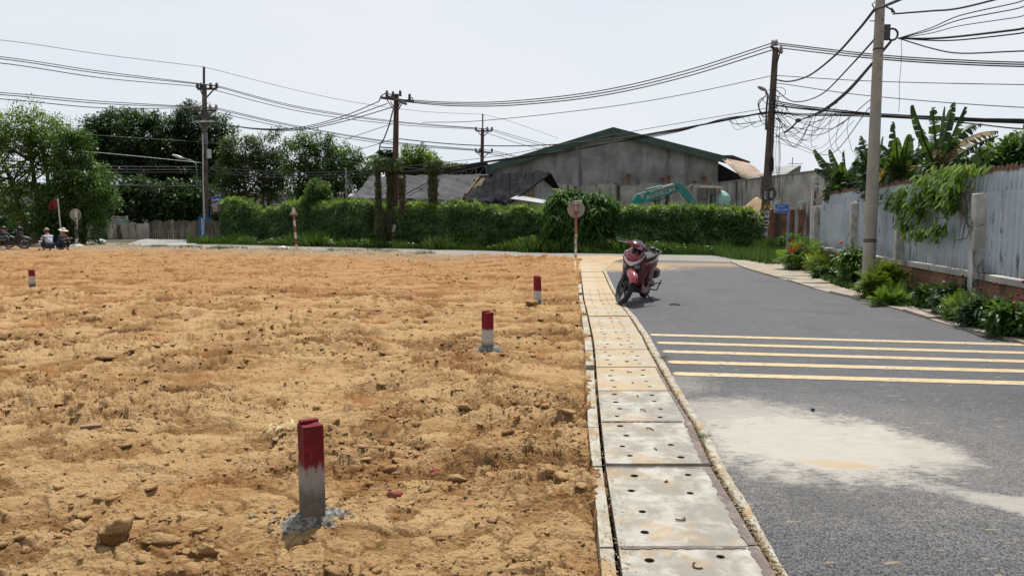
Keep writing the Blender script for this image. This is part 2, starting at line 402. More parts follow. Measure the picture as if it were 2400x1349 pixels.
# --- the graded lot: clods, cakes and blade marks in real relief
def soil(X, Y):
    a = R(9); U = X * math.cos(a) + Y * math.sin(a); V = -X * math.sin(a) + Y * math.cos(a)
    wx = .10 * fbm(X * 2.1, Y * 2.1, 3, 3); wy = .10 * fbm(X * 2.1 + 9, Y * 2.1, 4, 3)
    big = .035 * fbm(X * .45, Y * .45, 21, 3)
    rough = sst(-.35, .45, fbm(U * .42, V * .7, 31, 4) + .15)
    e_a, h1, t1 = worley3((U + wx * 1.3) * 2.6, (V + wy * 1.3) * 4.2, 41); e1 = sst(.0, .07, e_a)
    plate = e1 * (.010 + (h1 - .4) * .036 + t1 * .045)
    e_b, h2, t2 = worley3((U + wx * .8) * 6.2, (V + wy * .8) * 10.0, 51); e2 = sst(0, .13, e_b)
    mid = e2 * (.011 + (h2 ** 1.5) * .027 + t2 * .020)
    e_c, h3, t3 = worley3(U * 13 + wx * 24, V * 19 + wy * 22, 61)
    sm = sst(0, .25, e_c) * (.005 + (h3 ** 1.5) * .012 + t3 * .007)
    e_d, h4, t4 = worley3(X * 47 + wx * 50, Y * 50 + wy * 40, 66)
    fine = .005 * fbm(X * 26, Y * 30, 71, 4, .65) + .0035 * sst(0, .3, e_d) * (h4 - .3 + t4)
    lump = np.maximum(fbm(X * 2.6, Y * 3.4, 82, 5, .58) - .05, 0) * .034
    drag = np.abs(gn(U * .8, V * 7.5, 91)) * .018 * sst(-.1, .5, gn(U * .3, V * .5, 92))
    track = .022 * np.sin(V * 11 + 1.5 * gn(X * .4, Y * .4, 95)) * sst(.15, .5, gn(X * .22, Y * .22, 93))
    far_ = sst(7, 12, Y); ridge = np.abs(gn(U * .55 + wx * 4, V * 2.3, 96)) + .6 * np.abs(gn(U * .9, V * 4.6 + wy * 6, 97)); drag = drag + far_ * ridge * .085 * (.45 + .8 * sst(-.3, .4, fbm(X * .2, Y * .35, 98, 3)))
    ruts = 0
    for v0 in (8.6, 10.1, 14.2, 15.8, 20.5, 22.2):
        dv = np.abs(V - v0 - .7 * np.sin(U * .22 + v0 * .13) - .05 * U); on_ = sst(-.35, .1, gn(U * .16 + v0, V * 0 + v0, 141)); ruts = ruts + on_ * (np.exp(-(dv / .17) ** 2) * .034 * (1 + .25 * np.sin(U * 26)) - np.exp(-((dv - .3) / .09) ** 2) * .020)
    drag = drag + ruts
    zmask = sst(-.5, .25, fbm(X * 1.1, Y * 1.5, 99, 3))
    z = big + plate * (.6 + .6 * rough) + mid * (.6 + 1.2 * rough * zmask) + sm * (.6 + 1.2 * rough * zmask) + fine * (.7 + .6 * rough) + lump * (.4 + rough) - drag + far_ * .03 + track - .045
    tone = .66 + .26 * (h1 - .5) + .22 * (h2 - .5) * rough + .17 * fbm(X * .8, Y * .8, 101, 4) - .16 * rough * zmask * (1 - h3) - .9 * far_ * (ridge - .38) * .5 - 5 * ruts + 7 * (plate * .6 + mid * .7 + sm - .031) + .12 * gn(X * .15, Y * .3, 103)  # relief shading put into the tone: low-lying soil darker, raised plates lighter
    d = LO(Y) - X
    spill = -.01 + .17 * np.clip(fbm(Y * 1.1, X * .5 + 3, 111, 3) - .12, 0, 1) * sst(2.4, 4.6, Y) + .055 * fbm(Y * 9, X * 9, 112, 4, .7) + .10 * sst(12, 20, Y)
    dip = .055 * np.exp(-np.clip(d, 0, 9) / .16) * sst(.05, .0, spill - .05) * sst(16, 10, Y)
    over = sst(0, -.02, d) * sst(-.0, .05, d + spill)
    z = z - dip
    zo = .026 + .35 * np.abs(z + .02)
    z = np.where(d < 0, np.where(d + spill > 0, zo * sst(0, .09, d + spill) - .03 * (1 - sst(0, .09, d + spill)) - .1 * (d + spill < .004), -.14), z * sst(0, .03, d) + (1 - sst(0, .03, d)) * np.where(spill > .05, zo, z))
    e = NR(X) - Y + .45 * fbm(X * .9, Y * .9, 121, 3) - .25
    z = z + .05 * sst(3., .6, e) * (1 + .8 * fbm(X * 1.4, Y * 1.4, 122, 3))
    z = np.where(e < .35, z * sst(-.05, .35, e) - .3 * (1 - sst(-.05, .35, e)), z)
    grey = sst(-4, 2, -(NR(X) - Y) + 3.2 + 1.5 * fbm(X * .35, Y * .35, 131, 3)) * sst(1, -4, X) + .35 * sst(-14, -26, X) * sst(22, 30, Y)
    return z, np.clip(tone, 0, 1), np.clip(grey, 0, 1), rough
rr = [1.9]
while rr[-1] < 56: rr.append(rr[-1] + min(rr[-1] ** 2 / 1120 * .62, .11))
rr = np.array(rr); th = np.concatenate([np.arange(-62, -37, .35), np.arange(-37, 20, .078), np.arange(20, 30, .35)]) * math.pi / 180
RRg, TH = np.meshgrid(rr, th, indexing='ij')
SXg, SYg = RRg * np.sin(TH), RRg * np.cos(TH)
SZg, tone, grey, _ = soil(SXg, SYg)
nr_, nt_ = RRg.shape; ii = (np.arange(nr_ - 1)[:, None] * nt_ + np.arange(nt_ - 1)[None, :])
keep = ~((SZg[:-1, :-1] < -.12) & (SZg[1:, 1:] < -.12) & (SZg[1:, :-1] < -.12) & (SZg[:-1, 1:] < -.12)); ii = ii[keep]
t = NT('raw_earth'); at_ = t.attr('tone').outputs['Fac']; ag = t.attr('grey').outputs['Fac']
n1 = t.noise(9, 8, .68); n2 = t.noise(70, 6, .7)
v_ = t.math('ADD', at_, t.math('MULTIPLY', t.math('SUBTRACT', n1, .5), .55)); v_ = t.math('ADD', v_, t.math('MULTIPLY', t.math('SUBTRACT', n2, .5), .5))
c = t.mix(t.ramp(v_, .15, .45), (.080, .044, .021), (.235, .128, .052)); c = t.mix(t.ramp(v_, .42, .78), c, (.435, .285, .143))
ns = t.noise(1, 6, .68, t.map((.55, 4.2, 1), rot=(0, 0, R(-8)))); c = t.mix(t.math('MULTIPLY', t.ramp(ns, .47, .66), t.ramp(t.sep()[1], 4, 14, .25, .75)), c, (.20, .105, .045)); ns = t.noise(1, 5, .6, t.map((.8, 6.5, 1), (7, 3, 0), R and (0, 0, R(-5)))); c = t.mix(t.math('MULTIPLY', t.ramp(ns, .56, .7), .45), c, (.50, .34, .18))
n3 = t.noise(.9, 4, .6); c = t.mix(t.math('MULTIPLY', t.math('ADD', t.ramp(n3, .48, .66), t.ramp(t.sep()[1], 9, 22), True), .45), c, (.29, .13, .045))
c = t.mix(t.math('MULTIPLY', ag, .85), c, t.mix(t.ramp(n1, .35, .65), (.17, .13, .09), (.36, .29, .20)))
t.bump(t.math('ADD', t.noise(38, 9, .75), t.math('MULTIPLY', t.vor(60), .5)), .9, .02)
soil_mat = t.fin(c, .96, 0, .12)
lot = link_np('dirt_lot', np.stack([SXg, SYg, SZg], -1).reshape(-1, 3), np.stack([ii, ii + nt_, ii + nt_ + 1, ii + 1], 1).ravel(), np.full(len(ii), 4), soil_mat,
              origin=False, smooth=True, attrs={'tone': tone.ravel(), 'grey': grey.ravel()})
tag(lot, kind='structure')
def soilz(x, y): return float(soil(np.array([float(x)]), np.array([float(y)]))[0][0])

# --- loose clods scattered over it
def ico(sub):
    import bmesh
    bm = bmesh.new(); bmesh.ops.create_icosphere(bm, subdivisions=sub, radius=1)
    V = np.array([v.co[:] for v in bm.verts]); F = [[v.index for v in f.verts] for f in bm.faces]; bm.free(); return V, F
def clods(name, N, ymin, ymax, smin, smax, sub, seed, pw=2.6):
    r_ = np.random.default_rng(seed); V, F = ico(sub); k = len(V); M_ = int(N * 3.2)
    Y = ymin * (ymax / ymin) ** r_.random(M_); X = Y * np.tan(-R(45) + r_.random(M_) * R(55))
    z, to, gr, ro = soil(X, Y)
    ok = (z > -.11) & (X < LO(Y) - .03) & (r_.random(M_) < .3 + .7 * ro) & (fbm(X * 1.6, Y * 1.6, 77, 3) > -.35 + .5 * r_.random(M_) - .2)
    X, Y, z, gr = X[ok][:N], Y[ok][:N], z[ok][:N], gr[ok][:N]; N = len(X)
    s_ = smin + (smax - smin) * r_.random(N) ** pw
    a = r_.random(N) * 6.283; sc = np.stack([s_ * (.8 + .7 * r_.random(N)), s_ * (.7 + .4 * r_.random(N)), s_ * (.22 + .38 * r_.random(N))], 1)
    off = r_.random((N, 3)) * 50
    nrm_ = r_.normal(size=(N, 9, 3)); nrm_ /= np.linalg.norm(nrm_, axis=-1, keepdims=True); hk = .45 + .45 * r_.random((N, 9))
    dt = np.einsum('vc,nkc->nvk', V, nrm_); rad = np.min(np.where(dt > .05, hk[:, None, :] / np.maximum(dt, .05), 1.15), axis=-1)
    q = V[None] * 2.5 + off[:, None, :]
    P = V[None] * (rad + .16 * gn(q[..., 0] + q[..., 2] * .7, q[..., 1] - q[..., 2] * .6, 5))[..., None] * sc[:, None, :]
    ca, sa = np.cos(a)[:, None], np.sin(a)[:, None]; tl = (r_.random(N) * .7 - .35)[:, None]
    x_ = P[..., 0] * ca - P[..., 1] * sa; y_ = P[..., 0] * sa + P[..., 1] * ca; z_ = P[..., 2] + x_ * tl
    vv = np.stack([x_ + X[:, None], y_ + Y[:, None], z_ + (z + sc[:, 2] * .12)[:, None]], -1)
    fa = (np.array(F)[None] + (np.arange(N) * k)[:, None, None]).reshape(-1)
    o = link_np(name, vv.reshape(-1, 3), fa, np.full(N * len(F), 3), soil_mat, origin=False, smooth=False,
                attrs={'tone': np.repeat(np.clip(to[ok][:N] * .55 + .35 * r_.random(N) + .18, 0, 1), k), 'grey': np.repeat(gr, k)})
    return tag(o, kind='stuff')
tag(clods('soil_clods', 3800, 2.2, 9.5, .008, .050, 2, 3, 5.0), 'loose crumbs and clods of dry orange earth strewn over the near part of the lot', 'clods')
tag(clods('earth_crumbs', 15000, 2.2, 9, .003, .018, 1, 9, 2.2), 'crumbs of dry earth strewn between the clods in the near part of the lot', 'crumbs')
tag(clods('soil_crumbs', 8000, 8, 33, .008, .06, 1, 4, 4.5), 'small clods of orange earth strewn over the far part of the lot', 'clods')

# --- asphalt
def on_plane(name, cols, z, m, kind='structure'):
    """strip mesh through rows of points [(x,y),...]"""
    n = len(cols[0]); v = [(x, y, z) for c_ in cols for x, y in c_]
    f = [[i * n + j, i * n + j + 1, (i + 1) * n + j + 1, (i + 1) * n + j] for i in range(len(cols) - 1) for j in range(n - 1)]
    return tag(link_np(name, v, np.array(f).ravel(), [4] * len(f), m, origin=False), kind=kind)
def asphalt(name, dusty):
    t = NT(name)
    agg = t.vor(150, out=1); ag2 = t.vor(330, out=1); w = t.sep()
    sp = t.n('ShaderNodeSeparateColor'); t.l(agg, sp.inputs[0]); sp2 = t.n('ShaderNodeSeparateColor'); t.l(ag2, sp2.inputs[0])
    big_ = t.noise(.55, 5, .6)
    c = t.mix(t.ramp(sp.outputs[0], .1, .95), (.010, .010, .012), (.15, .15, .158))
    c = t.mix(.25, c, t.mix(sp2.outputs[1], (.015, .015, .018), (.16, .16, .165)))
    far = t.ramp(w[1], 3.6, 10)     # worn smoother and paler away from the fresh patch
    wear = t.math('ADD', t.math('ADD', t.math('MULTIPLY', far, .55), t.math('MULTIPLY', t.ramp(w[0], 1.6, 4.2), .25)), t.math('MULTIPLY', t.ramp(big_, .40, .68), .28))
    c = t.mix(wear, c, t.mix(t.noise(38, 5, .7), (.070, .071, .079), (.138, .140, .153)))
    n6 = t.noise(3.2, 7, .66); n7 = t.noise(11, 6, .7, t.map((1, 2.2, 1)))
    if dusty:
        def ell(cx, cy, a, b, rot, soft, amp=.9):
            mpn = t.n('ShaderNodeMapping', vector_type='TEXTURE'); t.l(t.tc.outputs['Object'], mpn.inputs[0])
            mpn.inputs['Location'].default_value = (cx, cy, 0); mpn.inputs['Rotation'].default_value = (0, 0, rot); mpn.inputs['Scale'].default_value = (a, b, 1)
            ln = t.n('ShaderNodeVectorMath', operation='LENGTH'); t.l(mpn, ln.inputs[0])
            d_ = t.math('ADD', ln.outputs['Value'], t.math('MULTIPLY', t.math('SUBTRACT', n6, .5), 1.5)); d_ = t.math('ADD', d_, t.math('MULTIPLY', t.math('SUBTRACT', n7, .5), 1.3))
            return t.math('MULTIPLY', t.ramp(d_, 1 + soft, 1 - soft, 0, 1), amp)
        cem = ell(2.0, 4.92, .80, .80, R(-20), .42, .95); cem = t.math('MAXIMUM', cem, ell(1.75, 5.6, .55, .5, R(10), .5, .7)); cem = t.math('MAXIMUM', cem, ell(2.45, 4.75, .5, .42, R(-10), .5, .85))
        cem = t.math('MAXIMUM', cem, ell(1.42, 4.75, .38, .35, R(0), .5, .5)); cem = t.math('MAXIMUM', cem, ell(2.75, 3.72, .65, .14, R(-40), .5, .7))
        cem = t.math('MAXIMUM', cem, ell(1.3, 6.7, .5, .5, 0, .5, .35)); cem = t.math('MAXIMUM', cem, ell(2.1, 4.9, 1.5, 1.3, R(-20), .7, .25))
        cem = t.math('MULTIPLY', cem, t.ramp(n7, .16, .42, .45, 1)); cem = t.math('MULTIPLY', cem, t.ramp(t.math('ADD', sp.outputs[0], t.math('MULTIPLY', cem, .9)), .35, .75, .35, 1))
        c = t.mix(cem, c, t.mix(t.noise(5, 6, .65, t.map((1, 3, 1), rot=(0, 0, R(35)))), (.34, .31, .265), (.47, .445, .40)))
        ora = t.math('MAXIMUM', ell(2.0, 4.45, .2, .07, R(-15), .4, .6), ell(1.1, 8.2, .5, .25, R(5), .6, .12))
        ora = t.math('MAXIMUM', ora, ell(2.5, 23.6, 2.6, 2.2, R(0), .4, .9)); ora = t.math('MAXIMUM', ora, ell(5.0, 24.6, 5.6, 1.0, R(-10), .6, .55))
        c = t.mix(ora, c, (.40, .28, .155))
    sp_ = t.noise(7, 4, .55, t.map((1, 3.2, 1))); c = t.mix(t.math('MULTIPLY', t.ramp(sp_, .63, .69), .6), c, (.34, .27, .18))
    sp_ = t.noise(2.3, 6, .6, t.map((.7, 3.6, 1), (4, 7, 0))); c = t.mix(t.math('MULTIPLY', t.ramp(sp_, .60, .74), .5), c, (.31, .26, .2))
    dm = t.noise(1.1, 3, .5, t.map((1, 1, 1), (9, 2, 0))); c = t.mix(t.math('MULTIPLY', t.ramp(dm, .55, .72), .35), c, (.06, .06, .062))
    t.bump(t.math('ADD', sp.outputs[0], t.math('MULTIPLY', t.noise(120, 4, .7), .8)), .35, .006)
    return t.fin(c, .88, 0, .25)
ym = sorted(set([float(y) for y in np.concatenate([np.arange(.6, 12, .4), np.arange(12, 25.6, .5)])]))
rd = asphalt('worn_asphalt', True)
on_plane('road', [[(float(KR(y)) - .02 + (max(float(RR(y)), float(KR(y)) + 2) + .03 - float(KR(y))) * k / 6, y) for k in range(7)] for y in ym] +
         [[(3.0 + (9.2 - 3.0) * k / 6, 28.0 - (28.0 - 25.25) * k / 6) for k in range(7)]], .004, rd)
t = NT('dusty_asphalt'); c = t.mix(t.ramp(t.noise(1.2, 6, .65, t.map((.4, 1.5, 1))), .35, .7), (.19, .19, .195), (.32, .28, .225)); c = t.mix(t.ramp(t.noise(14, 5, .7), .55, .75), c, (.16, .16, .17))
main_m = t.fin(c, .9, 0, .2)
xs_ = np.concatenate([np.arange(-60, 12, 1.5), [20, 30, 45]])
on_plane('main_road', [[(float(x), float(NR(x)) - 1.4 + (float(FR(x)) - float(NR(x)) + 1.4) * k / 5) for k in range(6)] for x in xs_], 0, main_m)

# --- painted rumble stripes (ends rounded), each its own painted bar
stripe_m = pm('ochre_road_paint', (.50, .395, .24), (.37, .29, .18), 7, .75, .3, 140, lo=.45, hi=.75, streak=((.20, .185, .165), 10, 10, .60, .67))
pxs = [((1520, 783.5), (2400, 807), 'farthest'), ((1536, 802), (2400, 826), 'second farthest'), ((1549, 822.5), (2400, 846), 'middle'), ((1561, 847), (2400, 869), 'second nearest'), ((1573, 874.5), (2400, 897), 'nearest')]
for (a, b, wd) in pxs:
    p, q = G(*a, .008), G(*b, .008); q = q + (q - p) * .17; d = (q - p).normalized(); s_ = Vector((-d.y, d.x, 0)); w_ = .083
    n = 40; L = (q - p).length; pts = []
    for i in range(9): an = math.pi / 2 + math.pi * i / 8; pts.append(p + d * (math.cos(an) * w_ * .8 + w_) + s_ * math.sin(an) * w_)
    lo_ = [p + d * (w_ + (L - w_) * i / n) - s_ * (w_ + .004 * math.sin(i * 1.9)) for i in range(1, n + 1)]
    hi_ = [p + d * (w_ + (L - w_) * i / n) + s_ * (w_ + .004 * math.cos(i * 2.3)) for i in range(n, 0, -1)]
    m = MB(); k = 9; P = pts + lo_ + hi_
    m.add([tuple(v) for v in P], [tuple(range(9))] + [(8, 9, 9 + 2 * n - 1, 0)] + [(9 + i, 10 + i, 9 + 2 * n - 2 - i, 9 + 2 * n - 1 - i) for i in range(n - 1)])
    tag(m.build('rumble_stripe', stripe_m), 'ochre painted stripe across the asphalt, %s of the five' % wd, 'road marking', 'painted stripes across the side road')

# --- precast drain covers along the lot, each slab a thing
conc = NT('pale_concrete'); t = conc
n1 = t.noise(6, 7, .65); c = t.mix(t.ramp(n1, .35, .62), (.43, .41, .365), (.25, .235, .205)); c = t.mix(t.math('MULTIPLY', t.ramp(t.noise(3.1, 6, .65, t.map(loc=(3, 5, 1))), .54, .68), .65), c, (.36, .25, .14))
c = t.mix(t.math('MULTIPLY', t.ramp(t.noise(2.2, 5, .6, t.map(loc=(8, 1, 1))), .56, .70), .6), c, (.23, .21, .185)); c = t.mix(t.ramp(t.noise(60, 4, .6), .66, .74), c, (.16, .13, .11))
t.bump(t.noise(45, 7, .7), .4, .006); slab_m = t.fin(c, .9, 0, .2)
t = NT('soiled_concrete'); n1 = t.noise(5, 7, .65); c = t.mix(t.ramp(n1, .33, .6), (.45, .39, .30), (.42, .31, .19)); c = t.mix(t.ramp(t.noise(34, 5, .6), .62, .7), c, (.2, .14, .09)); c = t.mix(t.math('MULTIPLY', t.ramp(t.noise(2.2, 5, .6, t.map(loc=(8, 1, 1))), .5, .62), .7), c, (.42, .38, .31))
t.bump(t.noise(45, 7, .7), .4, .006); slab_m2 = t.fin(c, .92, 0, .2)
t = NT('dusty_concrete'); n1 = t.noise(5, 7, .65); c = t.mix(t.ramp(n1, .33, .6), (.44, .40, .33), (.36, .31, .24)); c = t.mix(t.math('MULTIPLY', t.ramp(t.noise(3.1, 6, .65, t.map(loc=(3, 5, 1))), .46, .62), .7), c, (.40, .29, .165)); c = t.mix(t.ramp(t.noise(40, 5, .6), .64, .72), c, (.2, .15, .1)); t.bump(t.noise(45, 7, .7), .4, .006); slab_m1 = t.fin(c, .92, 0, .2)
iron = pm('rusty_iron', (.14, .085, .06), (.07, .05, .04), 20, .8, .4, 60, metal=.3)
dark_gap = pm('dark_silt', (.13, .09, .055), (.07, .05, .035), 8, .95)
on_plane('drain_bed', [[(float(LO(y)), y), (float(KR(y)) + .0, y)] for y in np.arange(1.0, 25, .4)], -.30, dark_gap)
hole_shade = pm('drain_hole_shade', (.025, .02, .016), (.015, .012, .01), 9, .95)  # near-black for the hole walls: the shade inside is put into the colour
joints = [1.35, 2.40] + [float(G(1400, y, .03).y) for y in (1277, 1090, 987, 915, 859, 819, 787, 760, 741, 717)]
while joints[-1] < 24.0: joints.append(joints[-1] + 1.02)
lipc = pm('kerb_concrete', (.42, .40, .35), (.30, .26, .20), 9, .9, .5, 40, streak=((.34, .23, .12), 5, 5, .52, .62))
looks = ['with brown scuffs', 'with earthy corners', 'streaked white', 'with soil spilt over it', 'with earth patches', 'with a thin crust', 'with a soil smear']
slab_n = -1
ords = 'zeroth first second third fourth fifth sixth seventh eighth ninth tenth eleventh twelfth thirteenth fourteenth fifteenth sixteenth seventeenth eighteenth nineteenth twentieth twenty-first twenty-second twenty-third twenty-fourth twenty-fifth twenty-sixth twenty-seventh twenty-eighth'.split()
for i in range(len(joints) - 1):
    ya, yb = joints[i] + .012, joints[i + 1] - .012
    if yb < 1.6: continue
    tl = .006 * math.sin(i * 2.7); zt = .03 + .004 * math.cos(i * 1.9)
    m = MB(); q = []
    for z in (-.06, zt):
        for (x, y) in ((SL(ya) + .012, ya), (SR(ya) - .012, ya), (SR(yb) - .012, yb), (SL(yb) + .012, yb)): q.append((float(x), y, z + (tl if z > 0 and y == ya else 0)))
    m.hexa(q); mt = slab_m if ya < 6.2 else slab_m1 if ya < 12.5 else slab_m2
    o = m.build('drain_cover', mt)
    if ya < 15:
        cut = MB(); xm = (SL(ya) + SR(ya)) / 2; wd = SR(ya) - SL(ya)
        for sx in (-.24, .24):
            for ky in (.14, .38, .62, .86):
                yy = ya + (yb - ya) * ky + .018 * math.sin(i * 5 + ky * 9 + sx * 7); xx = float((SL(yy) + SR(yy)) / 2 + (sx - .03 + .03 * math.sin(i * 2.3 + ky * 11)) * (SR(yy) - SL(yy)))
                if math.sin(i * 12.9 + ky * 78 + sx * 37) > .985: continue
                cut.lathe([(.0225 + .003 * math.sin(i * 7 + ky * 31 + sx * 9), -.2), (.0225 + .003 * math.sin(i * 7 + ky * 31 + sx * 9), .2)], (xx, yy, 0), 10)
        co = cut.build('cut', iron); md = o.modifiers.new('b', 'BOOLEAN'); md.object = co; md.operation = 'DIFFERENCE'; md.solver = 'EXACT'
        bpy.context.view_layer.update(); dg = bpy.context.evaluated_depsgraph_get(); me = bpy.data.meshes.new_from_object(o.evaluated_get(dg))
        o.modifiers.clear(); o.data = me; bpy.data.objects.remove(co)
        me.materials.clear(); me.materials.append(mt); me.materials.append(hole_shade)
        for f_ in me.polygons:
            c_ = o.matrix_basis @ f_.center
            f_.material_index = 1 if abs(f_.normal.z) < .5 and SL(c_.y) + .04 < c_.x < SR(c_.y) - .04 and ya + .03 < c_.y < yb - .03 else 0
        for ky in (.27, .76):
            yy = ya + (yb - ya) * ky; xx = float((SL(yy) + SR(yy)) / 2) + .01
            rg = MB(); rv = .017 + .007 * math.sin(i * 3 + ky * 7); rg.tube([(xx + rv * math.cos(a_), yy + rv * .7 * math.sin(a_), zt + .004 + .012 * max(0, math.sin(a_ * .9))) for a_ in [math.pi * k / 8 - .3 + i * 1.7 + ky for k in range(8 + (i % 4))]], .0042, 6)
            rg.build('lifting_loop', iron, o)
    slab_n += 1
    if yb < 2.6: pos = 'just outside the bottom edge of the picture'
    elif ya < 3.2: pos = 'cut by the bottom edge of the picture' if yb > 3 else 'just outside the bottom edge of the picture'
    else: pos = None
    ords = 'first second third fourth fifth sixth seventh eighth ninth tenth eleventh twelfth thirteenth fourteenth fifteenth sixteenth seventeenth eighteenth nineteenth twentieth twenty-first twenty-second twenty-third twenty-fourth twenty-fifth twenty-sixth twenty-seventh twenty-eighth'.split()
    lab = 'concrete drain cover ' + (pos or '%s, %s from the picture edge' % (looks[i % 7], ords[slab_n]))
    tag(o, lab, 'drain cover', 'concrete drain covers along the dirt lot')
shoulder = pm('worn_brown_screed', (.20, .165, .15), (.14, .11, .10), 12, .95, .5, 50, streak=((.40, .36, .30), 9, 9, .58, .7))
for o in [o_ for o_ in COL.objects if o_.name.startswith('drain_cover')]:
    ymin, ymax = min((o.matrix_basis @ v.co).y for v in o.data.vertices), max((o.matrix_basis @ v.co).y for v in o.data.vertices)
    if ymin < 1.6 or ymin > 7: continue
    zt = max((o.matrix_basis @ v.co).z for v in o.data.vertices); near = ymin < 4.6; r_ = random.Random(int(ymin * 10)); m = MB(); n_ = 34; V = []
    for k in range(n_ + 1):
        y = ymin + (ymax - ymin) * k / n_; w_ = (.05 if near else .025) * r_.uniform(.75, 1.1)
        V += [(float(SR(y)) - .014 - w_, y, zt + .001), (float(SR(y)) - .013, y, zt + .001)]
    m.add(V, [(2 * k, 2 * k + 1, 2 * k + 3, 2 * k + 2) for k in range(n_)])
    if near:
        V = []
        for k in range(n_ + 1):
            u = k / n_; x = float(SL(ymax)) + .016 + (float(SR(ymax)) - float(SL(ymax)) - .09) * u; w_ = .028 * r_.uniform(.7, 1.1); V += [(x, ymax - w_, zt + .0012), (x, ymax - .001, zt + .0012)]
        m.add(V, [(2 * k, 2 * k + 1, 2 * k + 3, 2 * k + 2) for k in range(n_)])
    m.build('worn_edge', shoulder, o, fix=False)
# left kerb stones
kords = 'first second third fourth fifth sixth seventh eighth ninth tenth eleventh twelfth thirteenth fourteenth fifteenth sixteenth seventeenth eighteenth nineteenth twentieth'.split()
ky = 2.3; kn = 0; gaps = [0, 0, .02, .02, .0, .25, .02, .12, .0, .3, .02, .0, .4, .0, .2]
while ky < 17:
    L = .95 + .15 * math.sin(kn * 2.1); ya, yb = ky, ky + L; q = []
    for z in (-.16, .018 + .006 * math.sin(kn)):
        for (x, y) in ((LO(ya), ya), (SL(ya) - .012, ya), (SL(yb) - .012, yb), (LO(yb), yb)): q.append((float(x), y, z))
    m = MB(); m.hexa(q); o = m.build('kerb_stone', lipc)
    tag(o, 'narrow kerb stone between dirt and drain covers, %s from the picture edge' % kords[kn], 'kerb stone', 'kerb stones on the dirt side of the drain covers')
    kn += 1; ky = yb + .01 + gaps[kn % 15]
# right lip, broken edge
m = MB(); V = []; F = []; ys = np.arange(1.0, 24.5, .045)
e_ = .009 * fbm(ys * 7, ys * 0, 7, 3); h_ = .002 * fbm(ys * 9, ys * 0, 8, 3)
for k, y in enumerate(ys):
    a, b = float(SR(y)) + .022, float(KR(y)) + float(e_[k]); w_ = max(b - a, .03); b = a + w_; z = .014 + float(h_[k])
    V += [(a, y, -.06), (a, y, z - .004), (a + w_ * .12, y, z), (b - w_ * .1, y, z - .001), (b, y, -.02)]
for k in range(len(ys) - 1):
    for j in range(4): F.append((k * 5 + j, k * 5 + j + 1, (k + 1) * 5 + j + 1, (k + 1) * 5 + j))
m.add(V, F); tag(m.build('kerb', lipc, origin=False), kind='structure')
P = [G(*p, .0) for p in ((1345, 634), (1412, 634), (1421, 630), (1443, 612), (1485, 602), (1420, 599.5), (1345, 600.5))]
m = MB(); m.add([(p.x, p.y, .012) for p in P], [tuple(range(7))]); tag(m.build('pavement_apron', pm('dusty_apron', (.44, .33, .20), (.36, .26, .15), 3, .95, .5, 20, streak=((.28, .22, .15), 2, 2, .5, .7)), origin=False), kind='structure')
# leaf and straw litter in the joint
N = 5200; yy = 2.3 * (21 / 2.3) ** rng.random(N); xx = SR(yy) + .006 + np.abs(rng.normal(0, .012, N)) * (1 + 2 * (rng.random(N) < .12))
litm = leafmat('dry_litter', (.10, .07, .04), (.30, .22, .13), (.52, .42, .28), .1, .8, .1)
tag(cloud('leaf_litter', np.stack([xx, yy, .012 + .010 * rng.random(N)], 1), rnds(N) * [1, 1, .12], [0, 0, 1] + rnds(N) * .5, .010 + .026 * rng.random(N) ** 2, (LEAF4[0] * [1, .5, 1], LEAF4[1]), litm),
    'dry leaves, straw and grit caught in the joint beside the asphalt', 'litter', kind='stuff')
N = 1500; yy = 2.4 * (11 / 2.4) ** rng.random(N); xx = SL(yy) - .01 + rng.normal(0, .05, N)
tag(cloud('earth_crumbs_and_straw', np.stack([xx, yy, .03 + .01 * rng.random(N)], 1), rnds(N) * [1, 1, .2], [0, 0, 1] + rnds(N) * .5, .008 + .018 * rng.random(N) ** 2, (LEAF4[0] * [1, .6, 1], LEAF4[1]), litm),
    'straw and crumbs in the joint on the dirt side of the drain covers', 'litter', kind='stuff')

# --- far pavement on the right
t = NT('old_pavement'); n1 = t.noise(3, 7, .65); c = t.mix(t.ramp(n1, .35, .65), (.36, .32, .27), (.25, .215, .17)); c = t.mix(t.ramp(t.noise(9, 6, .7), .58, .72), c, (.20, .14, .10)); c = t.mix(t.ramp(t.noise(1.3, 4, .6), .55, .7), c, (.36, .25, .15)); t.bump(t.noise(40, 6, .7), .4, .01)
pav = t.fin(c, .92, 0, .2)
yj = 5.0; kn = 0
while yj < 20.3:
    L = 1.0; ya, yb = yj + .02, yj + L; q = []
    for z in (-.1, .035 + .014 * math.sin(kn * 2.3)):
        for (x, y) in ((RR(ya), ya), (BR(ya), ya), (BR(yb), yb), (RR(yb), yb)): q.append((float(x), y, z + (.012 * math.cos(kn * 3.1) if x > RR(y) + .1 else 0)))
    m = MB(); m.hexa(q); o = m.build('pavement_slab', pav)
    tag(o, 'weathered concrete slab edging the asphalt below the metal fence, %s from the near end' % kords[kn], 'paving slab', 'paving slabs below the metal fence')
    yj += L; kn += 1
m = MB(); P = [G(*p, .04) for p in ((1745, 626), (1820, 648), (1893, 656), (1925, 640), (1925, 618), (1880, 611), (1720, 609), (1712, 612))]
n = len(P); m.add([tuple(p) for p in P] + [(p.x, p.y, -.1) for p in P], [tuple(range(n))[::-1]] + [(i, (i + 1) % n, (i + 1) % n + n, i + n) for i in range(n)])
tag(m.build('pavement', pav, origin=False), kind='structure')
